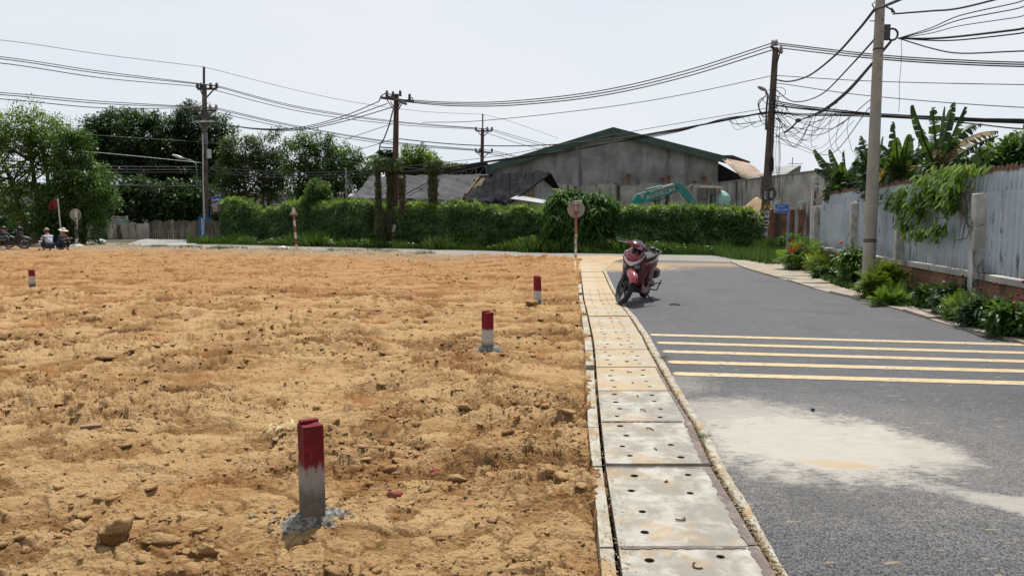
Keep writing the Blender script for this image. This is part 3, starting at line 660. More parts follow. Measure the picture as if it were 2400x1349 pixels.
# planting strip between pavement and fence, and the yard behind the fence
bed = pm('bed_soil', (.10, .075, .045), (.05, .05, .025), 3, .95, .6, 20)
fx = lambda y: 9.07 - .188 * (22.2 - y)
on_plane('planting_bed', [[(float(BR(y)) - .05, y), (fx(y) + .3, y)] for y in np.arange(4, 24.5, .5)], .012, bed)
on_plane('yard_ground', [[(fx(y) + .3, y), (45, y)] for y in (3, 10, 18, 24.2)], .012, bed)
# verge beyond the main road
on_plane('verge_ground', [[(float(x), float(FR(x)) - .02), (float(x), float(FR(x)) + 2.6)] for x in xs_], .006, gm)

# ================================================================== BUILDINGS AND WALLS
wallm = pm('stained_cement_render', (.40, .395, .39), (.19, .187, .183), .55, .92, .3, 12, streak=((.12, .117, .113), 1.3, .16, .50, .70), lo=.3, hi=.7)
wall2 = pm('mouldy_cement', (.52, .49, .45), (.31, .29, .27), .8, .92, .4, 12, streak=((.07, .065, .062), 1.6, .22, .50, .64), lo=.3, hi=.65)
greenm = pm('green_sheet_trim', (.075, .125, .105), (.055, .095, .08), 1.5, .5, metal=.2)
rustroof = pm('rusted_sheet', (.30, .20, .13), (.44, .36, .28), .7, .7, .2, 20, streak=((.20, .10, .06), 1.2, 1.2, .5, .66))
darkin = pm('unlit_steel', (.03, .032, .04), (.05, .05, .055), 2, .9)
steelm = pm('grey_steel', (.22, .23, .25), (.15, .15, .16), 3, .6, metal=.5)
zinc = pm('zinc_sheet', (.36, .38, .40), (.26, .27, .28), 1.2, .5, metal=.25, streak=((.24, .15, .10), 3, .3, .56, .68))
plank = pm('weathered_board', (.22, .16, .11), (.13, .085, .055), 3, .9, streak=((.3, .25, .19), 9, .5, .5, .6))
woodm = pm('raw_timber', (.20, .13, .08), (.11, .07, .045), 6, .85)
palewall = pm('pale_wall_paint', (.50, .53, .54), (.40, .42, .43), 1, .8)
rebar = pm('rusty_anchor_plate', (.24, .09, .045), (.14, .06, .035), 8, .9)

def corr(P0, P1, P2, P3, n, amp, nv=6, ragged=0., seed=0):
    """corrugated sheet spanned by corners (bottom-left, bottom-right, top-right, top-left)"""
    P0, P1, P2, P3 = map(Vector, (P0, P1, P2, P3)); nn = (P1 - P0).cross(P3 - P0).normalized(); r_ = random.Random(seed)
    jit = [r_.uniform(-ragged, ragged) for _ in range(n + 1)]
    def f(u, v):
        k = u * n * 4; w = [1, 1, -1, -1][int(round(k)) % 4]; u = u + [0, .18, -.04, .22][int(round(k)) % 4] / (n * 4) * 1.0
        u = min(u, 1.)
        p = P0.lerp(P1, u).lerp(P3.lerp(P2, u), v) + nn * amp * w
        if ragged and v > .99: p = p + (P3 - P0).normalized() * (jit[int(u * n)] + (.03 * w))
        return p
    m = MB(); m.grid(f, n * 4, nv, sm=False, thick=.004); return m

# warehouse
YW = 60.0
wh = thing('warehouse', 'large grey cement warehouse with a green edged gable behind the hedge', 'warehouse', (A(1420, 512, YW).x, YW, 0))
peak = A(1437, 300, YW); lw = A(1143, 386, YW); rw = A(1684, 366, YW)
m = MB(); base = [Vector((lw.x, YW, 0)), Vector((rw.x, YW, 0)), Vector((rw.x, YW, rw.z)), Vector((peak.x, YW, peak.z)), Vector((lw.x, YW, lw.z))]
m.add([tuple(p) for p in base] + [(p.x + .8, p.y + 28, p.z) for p in base], [(0, 1, 2, 3, 4), (9, 8, 7, 6, 5), (1, 6, 7, 2), (5, 0, 4, 9), (4, 3, 8, 9), (3, 2, 7, 8)])
m.build('gable_wall', wallm, wh)
m = MB()
def slab(a, b, t_, y0, y1, lift=.0):
    a, b = Vector(a), Vector(b); return [(a.x, y0, a.z + lift), (b.x, y0, b.z + lift), (b.x + .6, y1, b.z + lift), (a.x + .6, y1, a.z + lift), (a.x, y0, a.z + t_ + lift), (b.x, y0, b.z + t_ + lift), (b.x + .6, y1, b.z + t_ + lift), (a.x + .6, y1, a.z + t_ + lift)]
el = A(1141, 392, YW - .5); er = A(1702, 370, YW - .5); pk = A(1437, 302, YW - .5)
m.hexa(slab(el, (pk.x, 0, pk.z), .14, YW - .5, YW + 28.5, .0)); m.hexa(slab((pk.x + .002, 0, pk.z), er, .14, YW - .5, YW + 28.5, .0))
m.build('roof', greenm, wh)
m = MB()
for a, b in ((el, pk), (pk, er)):
    a_, b_ = Vector((a.x, YW - .52, a.z - .16)), Vector((b.x, YW - .52, b.z - .16))
    m.prism([a_ + Vector((0, 0, -.28)), b_ + Vector((0, 0, -.28)), b_ + Vector((0, 0, .16)), a_ + Vector((0, 0, .16))], (0, 1, 0), .05)
m.build('barge_board', greenm, wh)
# lean-to open shed roof at the left with its truss
m = MB(); a = A(1030, 414, YW + 1.5); b = A(1142, 388, YW + 1.5)
m.hexa(slab(a, b, .12, YW - 1.2, YW + 14)); m.build('lean_to_roof', darkin, wh)
m = MB(); a2 = a + Vector((0, -2.4, -.1)); b2 = b + Vector((0, -2.4, -.15)); c2 = Vector((b2.x, b2.y, a2.z - .1))
m.beam(a2, b2, .09); m.beam(a2, c2, .08); m.beam(b2, c2, .08)
for k in range(1, 5):
    t0 = k / 5; p = a2.lerp(b2, t0); q = a2.lerp(c2, t0); m.beam(p, q, .06); m.beam(q, a2.lerp(b2, min(t0 + .2, 1)), .05)
m.build('truss', steelm, wh)
m = MB(); m.hexa([(a.x, YW + 6, 0), (b.x - .01, YW + 6, 0), (b.x - .01, YW + 6.2, 0), (a.x, YW + 6.2, 0), (a.x, YW + 6, a.z - .05), (b.x - .01, YW + 6, b.z - .05), (b.x - .01, YW + 6.2, b.z - .05), (a.x, YW + 6.2, a.z - .05)])
m.build('back_panel', darkin, wh)
for (px_, py_) in ((1473, 413), (1567, 416), (1552, 421), (1649, 417), (1628, 428), (1443, 434)):
    p = A(px_, py_, YW - .3); m = MB(); m.box(p, (.32, .08, .34)); m.tube([p + Vector((0, 0, -.15)), p + Vector((0, -.25, -.5))], .05, 6); m.build('anchor_plate', rebar, wh)

# rusty annex roof at the right of the warehouse
an = thing('annex_shed', 'open dark shed with a rusty corrugated lean-to roof beside the warehouse', 'shed', (A(1735, 512, 58).x, 58, 0))
p0 = A(1742, 419, 57.0); p1 = A(1792, 412, 55.0); p3 = A(1683, 363, 60); p2 = A(1757, 381, 62)
corr(p0, p1, p2, p3, 16, .05).build('roof', rustroof, an)
m = MB(); m.prism([A(1682, 364, 59.6), A(1716, 364, 60.6), A(1757, 379, 61.8), A(1756, 383, 61.8)], (0, 1, 0), .3); m.build('ridge_cap', darkin, an)
m = MB(); a, b = A(1690, 512, 61.5), A(1744, 512, 61.5)
m.hexa([(rw.x + .02, 62, 0), (b.x, 60.5, 0), (b.x, 60.8, 0), (rw.x + .02, 62.3, 0), (rw.x + .02, 62, 6.3), (b.x, 60.5, 4.6), (b.x, 60.8, 4.6), (rw.x + .02, 62.3, 6.3)]); m.build('back_wall', darkin, an)
m = MB(); m.beam(A(1742, 512, 57.2) * 1, A(1742, 421, 57.2), .14); m.build('post', woodm, an)

# boundary walls of the yard
bw = thing('yard_wall', 'old mould streaked cement wall running below the warehouse gable', 'wall', (A(1500, 512, 57).x, 57.0, 0))
m = MB(); xs = np.linspace(A(1295, 512, 57).x, A(1692, 512, 57).x, 60); P = []
for k, x in enumerate(xs):
    top = A(1295 + (1692 - 1295) * k / 59, 433, 57).z + .05 * math.sin(k * 1.3) + .08 * math.sin(k * .37 + 1)
    P.append((x, top))
V = []; F = []
for x, z in P: V += [(x, 57, 0), (x, 57, z), (x, 57.3, z), (x, 57.3, 0)]
for k in range(59):
    for j in range(3): F.append((k * 4 + j, k * 4 + j + 1, k * 4 + 5 + j, k * 4 + 4 + j))
F += [(0, 3, 2, 1), (236, 237, 238, 239)]
m.add(V, F); m.build('wall_face', wall2, bw)
bw2 = thing('side_yard_wall', 'long dirty grey cement wall climbing behind the leaning utility pole', 'wall', (A(1800, 512, 50).x, 50, 0))
m = MB(); a = A(1690, 430, 57.3); b = A(1958, 398, 40.5); n_ = Vector((b.y - a.y, a.x - b.x, 0)).normalized() * .3
m.hexa([(a.x, a.y, 0), (b.x, b.y, 0), (b.x + n_.x, b.y + n_.y, 0), (a.x + n_.x, a.y + n_.y, 0), (a.x, a.y, a.z), (b.x, b.y, b.z), (b.x + n_.x, b.y + n_.y, b.z), (a.x + n_.x, a.y + n_.y, a.z)]); m.build('wall_face', wall2, bw2)
m = MB(); m.beam(a + Vector((0, 0, .04)) + n_ * .5, b + Vector((0, 0, .04)) + n_ * .5, .42, .08); m.build('coping', pm('wall_coping', (.33, .32, .3), (.2, .19, .18), 2), bw2)
# pale roof house behind
hs = thing('house', 'small house with a pale sheet roof showing above the side wall', 'house', (A(1840, 512, 70).x, 72, 0))
p0, p1, p2, p3 = A(1786, 408, 68), A(1848, 405, 68), A(1878, 387, 73), A(1812, 389, 73)
corr(p0, p1, p2, p3, 12, .04).build('roof', pm('pale_sheet_roof', (.52, .53, .52), (.40, .41, .40), 1, .6), hs)
m = MB(); m.prism([Vector((p1.x - .05, 68.2, 0)), Vector((p1.x + 1.7, 72.6, 0)), Vector((p1.x + 1.7, 72.6, p1.z)), p2 + Vector((-.1, 0, -.1)), p1 + Vector((-.05, .2, -.08))], (1, -.2, 0), .2); m.build('wall', pm('brown_block', (.13, .10, .09), (.2, .17, .15), 4), hs)
m = MB(); m.box(((p0.x + p1.x) / 2, 68.6, p1.z / 2 - .1), (p1.x - p0.x - .1, .2, p1.z - .2)); m.build('front_wall', wall2, hs)
m = MB(); q = A(1857, 386, 72.5); m.tube([q, q + Vector((0, 0, .7))], .04, 6); m.tube([q + Vector((-.4, 0, .1)), q + Vector((1., 0, .1))], .03, 6); m.build('antenna', steelm, hs)

# brick wall with sand heap, green canopy corner
def brickmat(name, c1, c2, mo, sc=1., w=.22, h=.075):
    t = NT(name); s3 = t.sep(); cx = t.n('ShaderNodeCombineXYZ'); t.l(s3[0], cx.inputs[0]); t.l(s3[2], cx.inputs[1])
    b = t.n('ShaderNodeTexBrick'); t.l(cx, b.inputs['Vector']); b.inputs['Color1'].default_value = lin(c1); b.inputs['Color2'].default_value = lin(c2); b.inputs['Mortar'].default_value = lin(mo)
    b.inputs['Scale'].default_value = 1 * sc; b.inputs['Brick Width'].default_value = w; b.inputs['Row Height'].default_value = h; b.inputs['Mortar Size'].default_value = .011; b.inputs['Mortar Smooth'].default_value = .3
    n1 = t.noise(2.2, 6, .65); c = t.mix(t.ramp(n1, .48, .68), b.outputs[0], (.07, .055, .045)); n2 = t.noise(20, 5, .7); c = t.mix(t.math('MULTIPLY', t.ramp(n2, .5, .7), .5), c, (.42, .27, .18))
    t.bump(b.outputs[1], -.6, .01); return t.fin(c, .92, 0, .15)
bk = thing('brick_wall', 'low bare red brick wall behind the blue street sign', 'wall', (A(1780, 512, 35.5).x, 35.5, 0))
m = MB(); a = A(1782, 491, 35.5); b = A(1912, 489, 34); w_ = b.x - a.x
m.box(((a.x + b.x) / 2, 35.5, a.z / 2), (w_, .2, a.z)); m.build('brickwork', brickmat('red_brick', (.27, .10, .06), (.20, .075, .05), (.17, .13, .11)), bk)
for px_ in (1825, 1868): m = MB(); x_ = A(px_, 500, 35.3).x; m.box((x_, 35.34, a.z / 2 + .04), (.16, .1, a.z + .1)); m.build('concrete_pier', wall2, bk)
m = MB(); c0 = A(1772, 512, 39); hz_ = A(1775, 461, 39).z
def sandf(u, v):
    r_ = v * 2.6; a_ = u * 2 * math.pi; x_, y_ = r_ * math.cos(a_), r_ * math.sin(a_) * .8
    return Vector((c0.x + x_, 39 + y_, max(0, hz_ * (1 - v ** 1.15) + .06 * math.sin(x_ * 5) * v * math.cos(y_ * 4))))
m.grid(sandf, 28, 14); tag(m.build('sand_heap', pm('sand', (.46, .32, .19), (.36, .24, .14), 5, .95, .5, 30)), 'heap of tan sand behind the brick wall', 'sand heap')
gc = thing('green_canopy', 'dark green sheet canopy corner beside the end of the metal fence', 'canopy', (A(1890, 512, 30).x, 30, 0))
corr(A(1866, 477, 29), A(1912, 470, 27), A(1912, 458, 28.5), A(1880, 470, 30.5), 8, .02).build('roof_sheet', greenm, gc)
m = MB(); q = A(1906, 480, 28); m.beam((q.x, q.y, 0), (q.x, q.y, q.z + .5), .12); m.build('post', woodm, gc)
wr = thing('rail_rack', 'white painted metal rail rack sticking up at the end of the metal fence', 'rack', (A(1925, 512, 23.5).x, 23.5, 0))
whitep = pm('white_paint', (.62, .62, .60), (.45, .44, .42), 3, .6)
m = MB()
for py_ in (414, 425, 437): m.beam(A(1905, py_, 23.5), A(1945, py_, 24.0), .05, .045)
m.build('rail', whitep, wr); m = MB()
for px_ in (1906, 1944): q = A(px_, 412, 23.5 if px_ < 1920 else 24); m.beam((q.x, q.y, 0), q, .06)
m.build('upright', whitep, wr)

# long pale building glimpsed between the trees on the left
for nm, (xa, xb, yt, Yd), lb in (('factory_building', (-60, 330, 446, 92), 'pale factory wall glimpsed low between the trees at the far left'), ('storage_building', (520, 800, 452, 95), 'long pale building with a sheet roof glimpsed behind the airy trees')):
    a, b = A(xa, yt, Yd), A(xb, yt, Yd); o = thing(nm, lb, 'building', ((a.x + b.x) / 2, Yd, 0))
    m = MB(); m.box(((a.x + b.x) / 2, Yd + 6, a.z / 2 - .15), (b.x - a.x, 12, a.z - .3)); m.build('wall', palewall, o)
    m = MB(); m.hexa([(a.x - .4, Yd - .4, a.z - .3), (b.x + .4, Yd - .4, a.z - .3), (b.x + .4, Yd + 12.4, a.z + .8), (a.x - .4, Yd + 12.4, a.z + .8), (a.x - .4, Yd - .4, a.z - .1), (b.x + .4, Yd - .4, a.z - .1), (b.x + .4, Yd + 12.4, a.z + 1.), (a.x - .4, Yd + 12.4, a.z + 1.)]); m.build('roof', zinc, o)
    for k in range(6):
        x_ = a.x + (b.x - a.x) * (k + .5) / 6; m = MB(); m.box((x_, Yd - .02, a.z * .55), (2.2, .08, 1.1)); m.build('window', darkin, o)

# ------------------------------------------------------------------ tarpaulin sheds
tarpm = NT('black_tarpaulin'); t = tarpm; c = t.mix(t.ramp(t.noise(.8, 5, .6), .35, .7), (.016, .017, .02), (.034, .035, .038)); c = t.mix(t.math('MULTIPLY', t.ramp(t.noise(2.5, 5, .6), .6, .8), .3), c, (.16, .14, .12)); t.bump(t.noise(9, 5, .6), .4, .03); tarp = t.fin(c, .95, 0, .03)
tarpg = pm('faded_grey_tarpaulin', (.095, .097, .103), (.055, .056, .062), .9, .85, .4, 8, spec=.12, streak=((.15, .145, .14), .9, .9, .55, .75), dist=.03)
straw = pm('straw_thatch', (.33, .26, .18), (.16, .11, .07), 14, .95, .9, 40, dist=.05)
def sheet(corners, mat_, name, parent, nu=60, nv=26, sag=.12, seed=0, thick=.02, fold=(9, 2.2)):
    P0, P1, P2, P3 = [Vector(p) for p in corners]; nn = (P1 - P0).cross(P3 - P0).normalized()
    r_ = random.Random(seed); ph = [r_.uniform(0, 6.28) for _ in range(8)]
    def f(u, v):
        p = P0.lerp(P1, u).lerp(P3.lerp(P2, u), v)
        w = sag * (.8 * (1 - 2.2 * abs(float(gn(np.array([u * fold[0] * .55 + v * 4.5 + seed]), np.array([v * .5 + u * 1.2]), 3)[0]))) + .35 * (1 - 2.2 * abs(float(gn(np.array([u * fold[0] * 1.3 + v * 8]), np.array([v * .9 + seed]), 4)[0]))) + .3 * float(gn(np.array([u * 30 + v * 8]), np.array([v * 6.]), 5)[0]) * (1 - .6 * v)) - sag * 1.0 * math.sin(math.pi * v) * .9
        if v < .001: p = p + Vector((0, 0, -1)) * (.12 + .18 * abs(math.sin(u * 13 + ph[4])) + .1 * math.sin(u * 37))
        return p + nn * w
    m = MB(); m.grid(f, nu, nv, thick=thick); return m.build(name, mat_, parent)
sA = thing('grey_tarpaulin_shed', 'long low shed under a faded grey tarpaulin behind the vine covered pole', 'shed', (A(970, 512, 45).x, 45, 0))
e0, e1, r1, r0 = A(818, 469, 42.5), A(1083, 470, 41.5), A(1146, 411, 45.5), A(868, 414, 46.5)
sheet((e0, e1, r1, r0), tarpg, 'tarpaulin', sA, 110, 30, .10, 3)
m = MB(); m.beam(r0 + Vector((0, .2, -.15)), r1 + Vector((0, .2, -.15)), .14); m.build('ridge_beam', woodm, sA)
m = MB(); m.hexa([(e0.x + .1, 42.9, 0), (e1.x, 42.2, 0), (e1.x, 46, 0), (e0.x + 1.4, 46, 0), (e0.x + .1, 42.9, e0.z - .5), (e1.x, 42.2, e0.z - .5), (e1.x, 46, e0.z + .2), (e0.x + 1.4, 46, e0.z + .2)]); m.build('shed_body', darkin, sA)
for (u0, v0, u1, v1) in ((.44, .0, .62, 1.0),):
    a = e0.lerp(e1, u0); b = r0.lerp(r1, u1); m = MB(); m.beam(a + Vector((0, -.2, .1)), b + Vector((0, -.15, .1)), .07, .05); m.build('tie_pole', darkin, sA)
sB = thing('black_tarpaulin_shed', 'shed under a creased black tarpaulin with a zinc sheet gable end', 'shed', (A(1200, 512, 42).x, 42, 0))
f0, f1, g1, g0 = A(1072, 471, 39.8), A(1196, 476, 38.8), A(1288, 406, 42.2), A(1150, 408, 43.4)
sheet((f0, f1, g1, g0), tarp, 'tarpaulin', sB, 120, 40, .19, 8, fold=(13, 3))
h1 = A(1309, 441, 45.5); h0 = h1 + Vector((-6.5, .7, 0))
m = MB(); m.prism([g0 + Vector((0, 0, 0)), g1, h1, h0], (0, .4, 1), .04); m.build('rear_slope', tarp, sB)
m = MB(); m.beam(g1 + Vector((.03, -.04, -.02)), f1 + Vector((.05, 0, .06)), .09); m.beam(g1 + Vector((.03, -.04, -.02)), h1 + Vector((0, -.03, 0)), .09); m.build('verge_edge', tarp, sB)
gi = [f1 + Vector((.1, .2, -.1)), g1 + Vector((-.05, .1, -.12)), h1 + Vector((-.15, 0, -.1)), Vector((h1.x - .15, h1.y, .0)), Vector((f1.x + .1, f1.y + .2, 0))]
# gable of boards (left) and zinc (right)
def gpt(u, v):     # u along the foot from f1 to h1
    a = Vector((gi[4].x, gi[4].y, 0)).lerp(Vector((gi[3].x, gi[3].y, 0)), u); pu = (g1 - f1).length / ((g1 - f1).length + (h1 - g1).length)
    pu = .62; top = gi[0].z + (gi[1].z - gi[0].z) * u / pu if u < pu else gi[1].z + (gi[2].z - gi[1].z) * (u - pu) / (1 - pu)
    return Vector((a.x, a.y, 0 + top * v))
m = MB()
for k in range(9):
    u0, u1 = k / 9 * .5 + .004, (k + 1) / 9 * .5 - .004; m.prism([gpt(u0, .1), gpt(u1, .1), gpt(u1, .985), gpt(u0, .985)], (-.6, .8, 0), .03)
m.build('board_cladding', plank, sB)
m = MB(); n_ = 44
m.grid(lambda u, v: gpt(.5 + u * .5, .05 + v * .93) + Vector((.03, -.03, 0)) * [1, .4, -1, .4][int(round(u * n_)) % 4], n_, 3, sm=False, thick=.004); m.build('zinc_cladding', zinc, sB)
m = MB(); m.hexa([(f0.x + .3, 40.6, 0), (f1.x - .1, 39.6, 0), (f1.x - .1, 40.2, 0), (f0.x + .3, 41.2, 0), (f0.x + .3, 40.6, f0.z - .5), (f1.x - .1, 39.6, f1.z - .5), (f1.x - .1, 40.2, f1.z - .5), (f0.x + .3, 41.2, f0.z - .5)]); m.build('front_panel', plank, sB)
m = MB(); q0, q1 = A(1196, 466, 38.6), A(1290, 480, 37.6); m.prism([q0, q1, q1 + Vector((.3, 1.2, .15)), q0 + Vector((.4, 1.2, .2))], (0, -.2, 1), .06); m.build('awning_sheet', zinc, sB)
st = thing('thatch_stack', 'brown straw thatch showing between the two tarpaulins', 'thatch', (A(1115, 512, 43).x, 43, 0))
sheet((A(1086, 469, 41), A(1118, 469, 41), A(1146, 417, 43.2), A(1122, 418, 43.5)), straw, 'thatch_slope', st, 20, 20, .1, 5)
m = MB(); m.beam(A(1084, 466, 40.9), A(1124, 414, 43.4), .09); m.beam(A(1122, 414, 43.4), A(1147, 412, 43.2), .1); m.build('rafter', woodm, st)
thinpole = pm('galvanised_pole', (.30, .32, .33), (.2, .21, .22), 6, .55, metal=.4)
tp = thing('antenna_mast', 'thin galvanised mast with a slanting stay rising above the hedge', 'mast', (A(813, 512, 42).x, 42, 0))
m = MB(); q = A(811, 394, 42); m.tube([(q.x, 42, 0), q], .05, 8); m.box(A(813, 437, 41.9), (.22, .12, .22)); m.build('pole', thinpole, tp)
m = MB(); m.tube([A(813, 422, 42), A(842, 464, 42.6)], .028, 6); m.tube([A(813, 441, 42), A(830, 443, 42.2)], .02, 6); m.build('stay', thinpole, tp)

# ------------------------------------------------------------------ left: board fence, concrete wall, signs
cw = thing('concrete_wall', 'low stained concrete wall under the colourful banner', 'wall', (A(290, 512, 55).x, 55, 0))
a, b = A(190, 524, 55), A(357, 526, 55.5)
m = MB(); m.hexa([(a.x, 55, -.05), (b.x, 55.5, -.05), (b.x, 55.7, -.05), (a.x, 55.2, -.05), (a.x, 55, a.z), (b.x, 55.5, a.z), (b.x, 55.7, a.z), (a.x, 55.2, a.z)]); m.build('wall_face', wall2, cw)
for px_ in (258, 355): m = MB(); q = A(px_, 520, 54.95); m.box((q.x, q.y, (a.z + .12) / 2), (.25, .3, a.z + .12)); m.build('pier', wall2, cw)
bf = thing('board_fence', 'tall grey fence of upright boards left of the big pole', 'fence', (A(415, 512, 54).x, 54, 0))
boardm = pm('silvered_boards', (.17, .145, .11), (.10, .085, .065), 2, .9, streak=((.25, .22, .17), 4, .3, .5, .62))
m = MB(); n_ = 62
for k in range(n_):
    p = A(359 + 157 * k / n_, 517, 54 - 3 * k / n_); h_ = p.z + .06 * math.sin(k * 2.3) + .05 * math.sin(k * .5)
    m.box((p.x, p.y + .03 * math.sin(k * 3.7), h_ / 2 - .02), (.068 + .0, .03, h_), rz=.2 * math.sin(k * 1.1))
m.build('boards', boardm, bf)
for py_ in (525, 547): m = MB(); m.beam(A(359, py_, 54.15), A(516, py_ + .5, 51.15), .07, .1); m.build('rail', woodm, bf)
m = MB(); m.beam(A(407, 559, 53.8), A(404, 515, 53.8), .05); m.build('prop', whitep, bf)
drv = pm('pale_concrete_drive', (.34, .335, .32), (.25, .245, .23), .8, .9)
P = [G(*p, 0) for p in ((285, 577), (455, 575), (470, 565), (440, 559), (352, 559), (330, 562))]
m = MB(); m.add([(p.x, p.y, .02) for p in P], [tuple(range(6))]); tag(m.build('driveway', drv, origin=False), kind='structure')
# banner on the wall
bn = thing('banner', 'small crumpled banner in purple, green and blue tied to the concrete wall', 'banner', tuple(A(281, 526, 54.6)))
P0, P1, P2, P3 = A(261, 525, 54.6), A(302, 526, 54.6), A(300, 506, 54.6), A(260, 508, 54.6)
cols = {'w': whitep, 'p': pm('purple_print', (.40, .17, .36), (.5, .3, .42), 9), 'g': pm('green_print', (.22, .38, .10), (.3, .45, .18), 9), 'b': pm('blue_print', (.14, .34, .60), (.3, .5, .65), 9)}
m = MB(); m.grid(lambda u, v: P0.lerp(P1, u).lerp(P3.lerp(P2, u), v) + Vector((0, .05 * math.sin(u * 9 + v * 3), .04 * math.sin(u * 7) * v)), 20, 8, thick=.01); m.build('cloth', cols['w'], bn)
def patch(u0, u1, v0, v1, mt, nm, dd=-.03):
    m = MB(); m.grid(lambda u, v: (lambda U, V: P0.lerp(P1, U).lerp(P3.lerp(P2, U), V) + Vector((0, .05 * math.sin(U * 9 + V * 3) + dd, .04 * math.sin(U * 7) * V)))(u0 + (u1 - u0) * u, v0 + (v1 - v0) * v), 12, 4); m.build(nm, mt, bn, fix=False)
patch(.05, .5, .3, .62, cols['p'], 'purple_panel'); patch(.52, .95, .3, .62, cols['g'], 'green_panel'); patch(.05, .95, .07, .27, cols['b'], 'blue_panel')
tm_ = bpy.data.materials['unlit_steel']
patch(.1, .9, .78, .88, tm_, 'lettering_band')

# billboards by the big pole
blue = pm('sign_blue', (.03, .12, .42), (.04, .10, .32), 3, .5); sgwhite = pm('sign_white', (.68, .68, .68), (.5, .5, .5), 4, .5); sgpink = pm('sign_pink', (.50, .33, .36), (.40, .25, .29), 5, .6); sgred = pm('sign_red', (.45, .05, .05), (.35, .04, .04), 4, .5)
def basis(P0, P1, P3):               # matrix whose xy plane lies on a sign face
    x = (P1 - P0).normalized(); y = (P3 - P0); y = (y - x * y.dot(x)).normalized(); z = x.cross(y)
    M = Matrix.Identity(4)
    for i in range(3): M[i][0], M[i][1], M[i][2] = x[i], y[i], z[i]
    return M
def at(M, p): return Matrix.Translation(p) @ M
s1 = thing('tilted_billboard', 'tilted blue and pink notice board on a post beside the big pole', 'sign board', (A(509, 512, 50).x, 50, 0))
P0, P1, P2, P3 = A(500, 497, 50), A(521, 493, 50), A(518, 458, 50), A(495, 461, 50)
m = MB(); m.prism([P0, P1, P2, P3], (0, 1, 0), .05); m.build('board', sgpink, s1)
m = MB(); m.prism([A(497, 476, 49.94), A(519, 473, 49.94), A(518, 459.5, 49.94), A(495.7, 462, 49.94)], (0, 1, 0), .01); m.build('blue_band', blue, s1)
Mx = basis(P0, P1, P3)
m = MB(); m.M = at(Mx, A(507, 468, 49.9))
for k in range(6): m.box((-.24 + k * .085, 0, 0), (.06, .10, .006))
m.build('lettering_blocks', sgwhite, s1)
m = MB(); m.M = at(Mx, A(508.5, 484, 49.9)); m.box((.03, .0, 0), (.02, .26, .006)); m.box((.0, -.14, 0), (.55, .02, .006)); m.build('dividing_bar', sgred, s1)
m = MB(); q = A(521, 490, 50.06); m.beam((q.x, q.y, 0), A(516, 452, 50.06), .07); m.build('post', thinpole, s1)
s2 = thing('dairy_shop_board', 'blue shop board with a white baby emblem half hidden by the hedge', 'sign board', (A(535, 512, 48.5).x, 48.5, 0))
P0, P1, P2, P3 = A(515, 521, 48.5), A(573, 520, 48.5), A(573, 487, 48.5), A(515, 489, 48.5)
m = MB(); m.prism([P0, P1, P2, P3], (0, 1, 0), .05); m.build('board', blue, s2)
m = MB(); m.prism([A(515, 526, 48.5), A(573, 525, 48.5), A(573, 521, 48.5), A(515, 522, 48.5)], (0, 1, 0), .05); m.build('lower_band', sgwhite, s2)
Mx = basis(P0, P1, P3); m = MB(); m.M = at(Mx, A(524, 506, 48.44))
def disc(cx, cy, r, z0, n=20, r2=None, mi=0):
    m.add([(cx + r * math.cos(6.2832 * k / n), cy + (r2 or r) * math.sin(6.2832 * k / n), z0) for k in range(n)], [tuple(range(n))], mi=mi)
disc(0, -.02, .22, 0); disc(.0, .17, .15, .002); disc(.02, .16, .105, .006, mi=1); disc(.03, .15, .085, .009); disc(-.03, -.05, .12, .006, mi=1); disc(-.03, -.03, .09, .009)
m.build('emblem', [sgwhite, blue], s2, fix=False)
text_mesh('lettering', 'CỬ', .16, sgwhite, at(Mx, A(522, 492.5, 48.44)), s2)
text_mesh('lettering', 'Qu', .44, sgwhite, at(Mx, A(545, 507, 48.44)), s2)
m = MB()
for px_ in (516, 548): q = A(px_, 520, 48.6); m.beam((q.x, q.y, 0), A(px_, 488, 48.6), .06)
m.build('posts', woodm, s2)
pf = thing('bamboo_palisade', 'short dark bamboo palisade below the blue shop board', 'fence', (A(540, 512, 48.8).x, 48.8, 0))
m = MB()
for k in range(44): p = A(513 + 60 * k / 44, 525 + 1.5 * math.sin(k * 2.2), 48.85); m.tube([(p.x, p.y, 0), p], .03, 5)
m.build('canes', boardm, pf)

# ================================================================== METAL FENCE ON THE RIGHT
TF = 1.0175
F0 = Vector((9.07, 22.2, 0)); fdir = Vector((-.188, -1, 0)).normalized()
frz = math.atan2(fdir.y, fdir.x)
fence = thing('metal_fence', 'long blue grey corrugated metal fence on a low brick wall with concrete posts', 'fence', F0, frz)
# local: x along the fence towards the near end, +y = yard side or street side?
ys_ = -1 if (Matrix.Rotation(frz, 4, 'Z') @ Vector((0, 1, 0))).x > 0 else 1     # local y of the street side
LEN = 19.0
bm_ = brickmat('fence_brick', (.36, .17, .10), (.27, .12, .075), (.16, .12, .09))
posts = [0, 4.2, 7.63, 11.24, 14.9, 18.5]
for i in range(5):
    a, b = posts[i] + .09, posts[i + 1] - .09
    m = MB(); m.box(((a + b) / 2, -ys_ * .02, .27), (b - a, .11, .66)); m.build('brick_panel', bm_, fence, world=False)
    m = MB(); m.box(((a + b) / 2, ys_ * .0, .655), (b - a - .004, .2, .10), bev=.01); m.build('ledge', wall2, fence, world=False)
whitewash = NT('whitewashed_concrete'); t = whitewash
c = t.mix(t.ramp(t.noise(2.2, 6, .65), .35, .62), (.62, .60, .57), (.40, .37, .34)); c = t.mix(t.ramp(t.noise(1, 6, .65, t.map((7, 7, 1.6))), .52, .66), c, (.07, .065, .06)); t.bump(t.noise(40, 5, .6), .4, .006); postm = t.fin(c, .9, 0, .2)
for i, p in enumerate(posts):
    m = MB(); m.box((p, ys_ * .03, .92), (.17, .20, 1.90), bev=.012); m.build('post', postm, fence, world=False)
t = NT('weathered_blue_sheet'); s3 = t.sep()
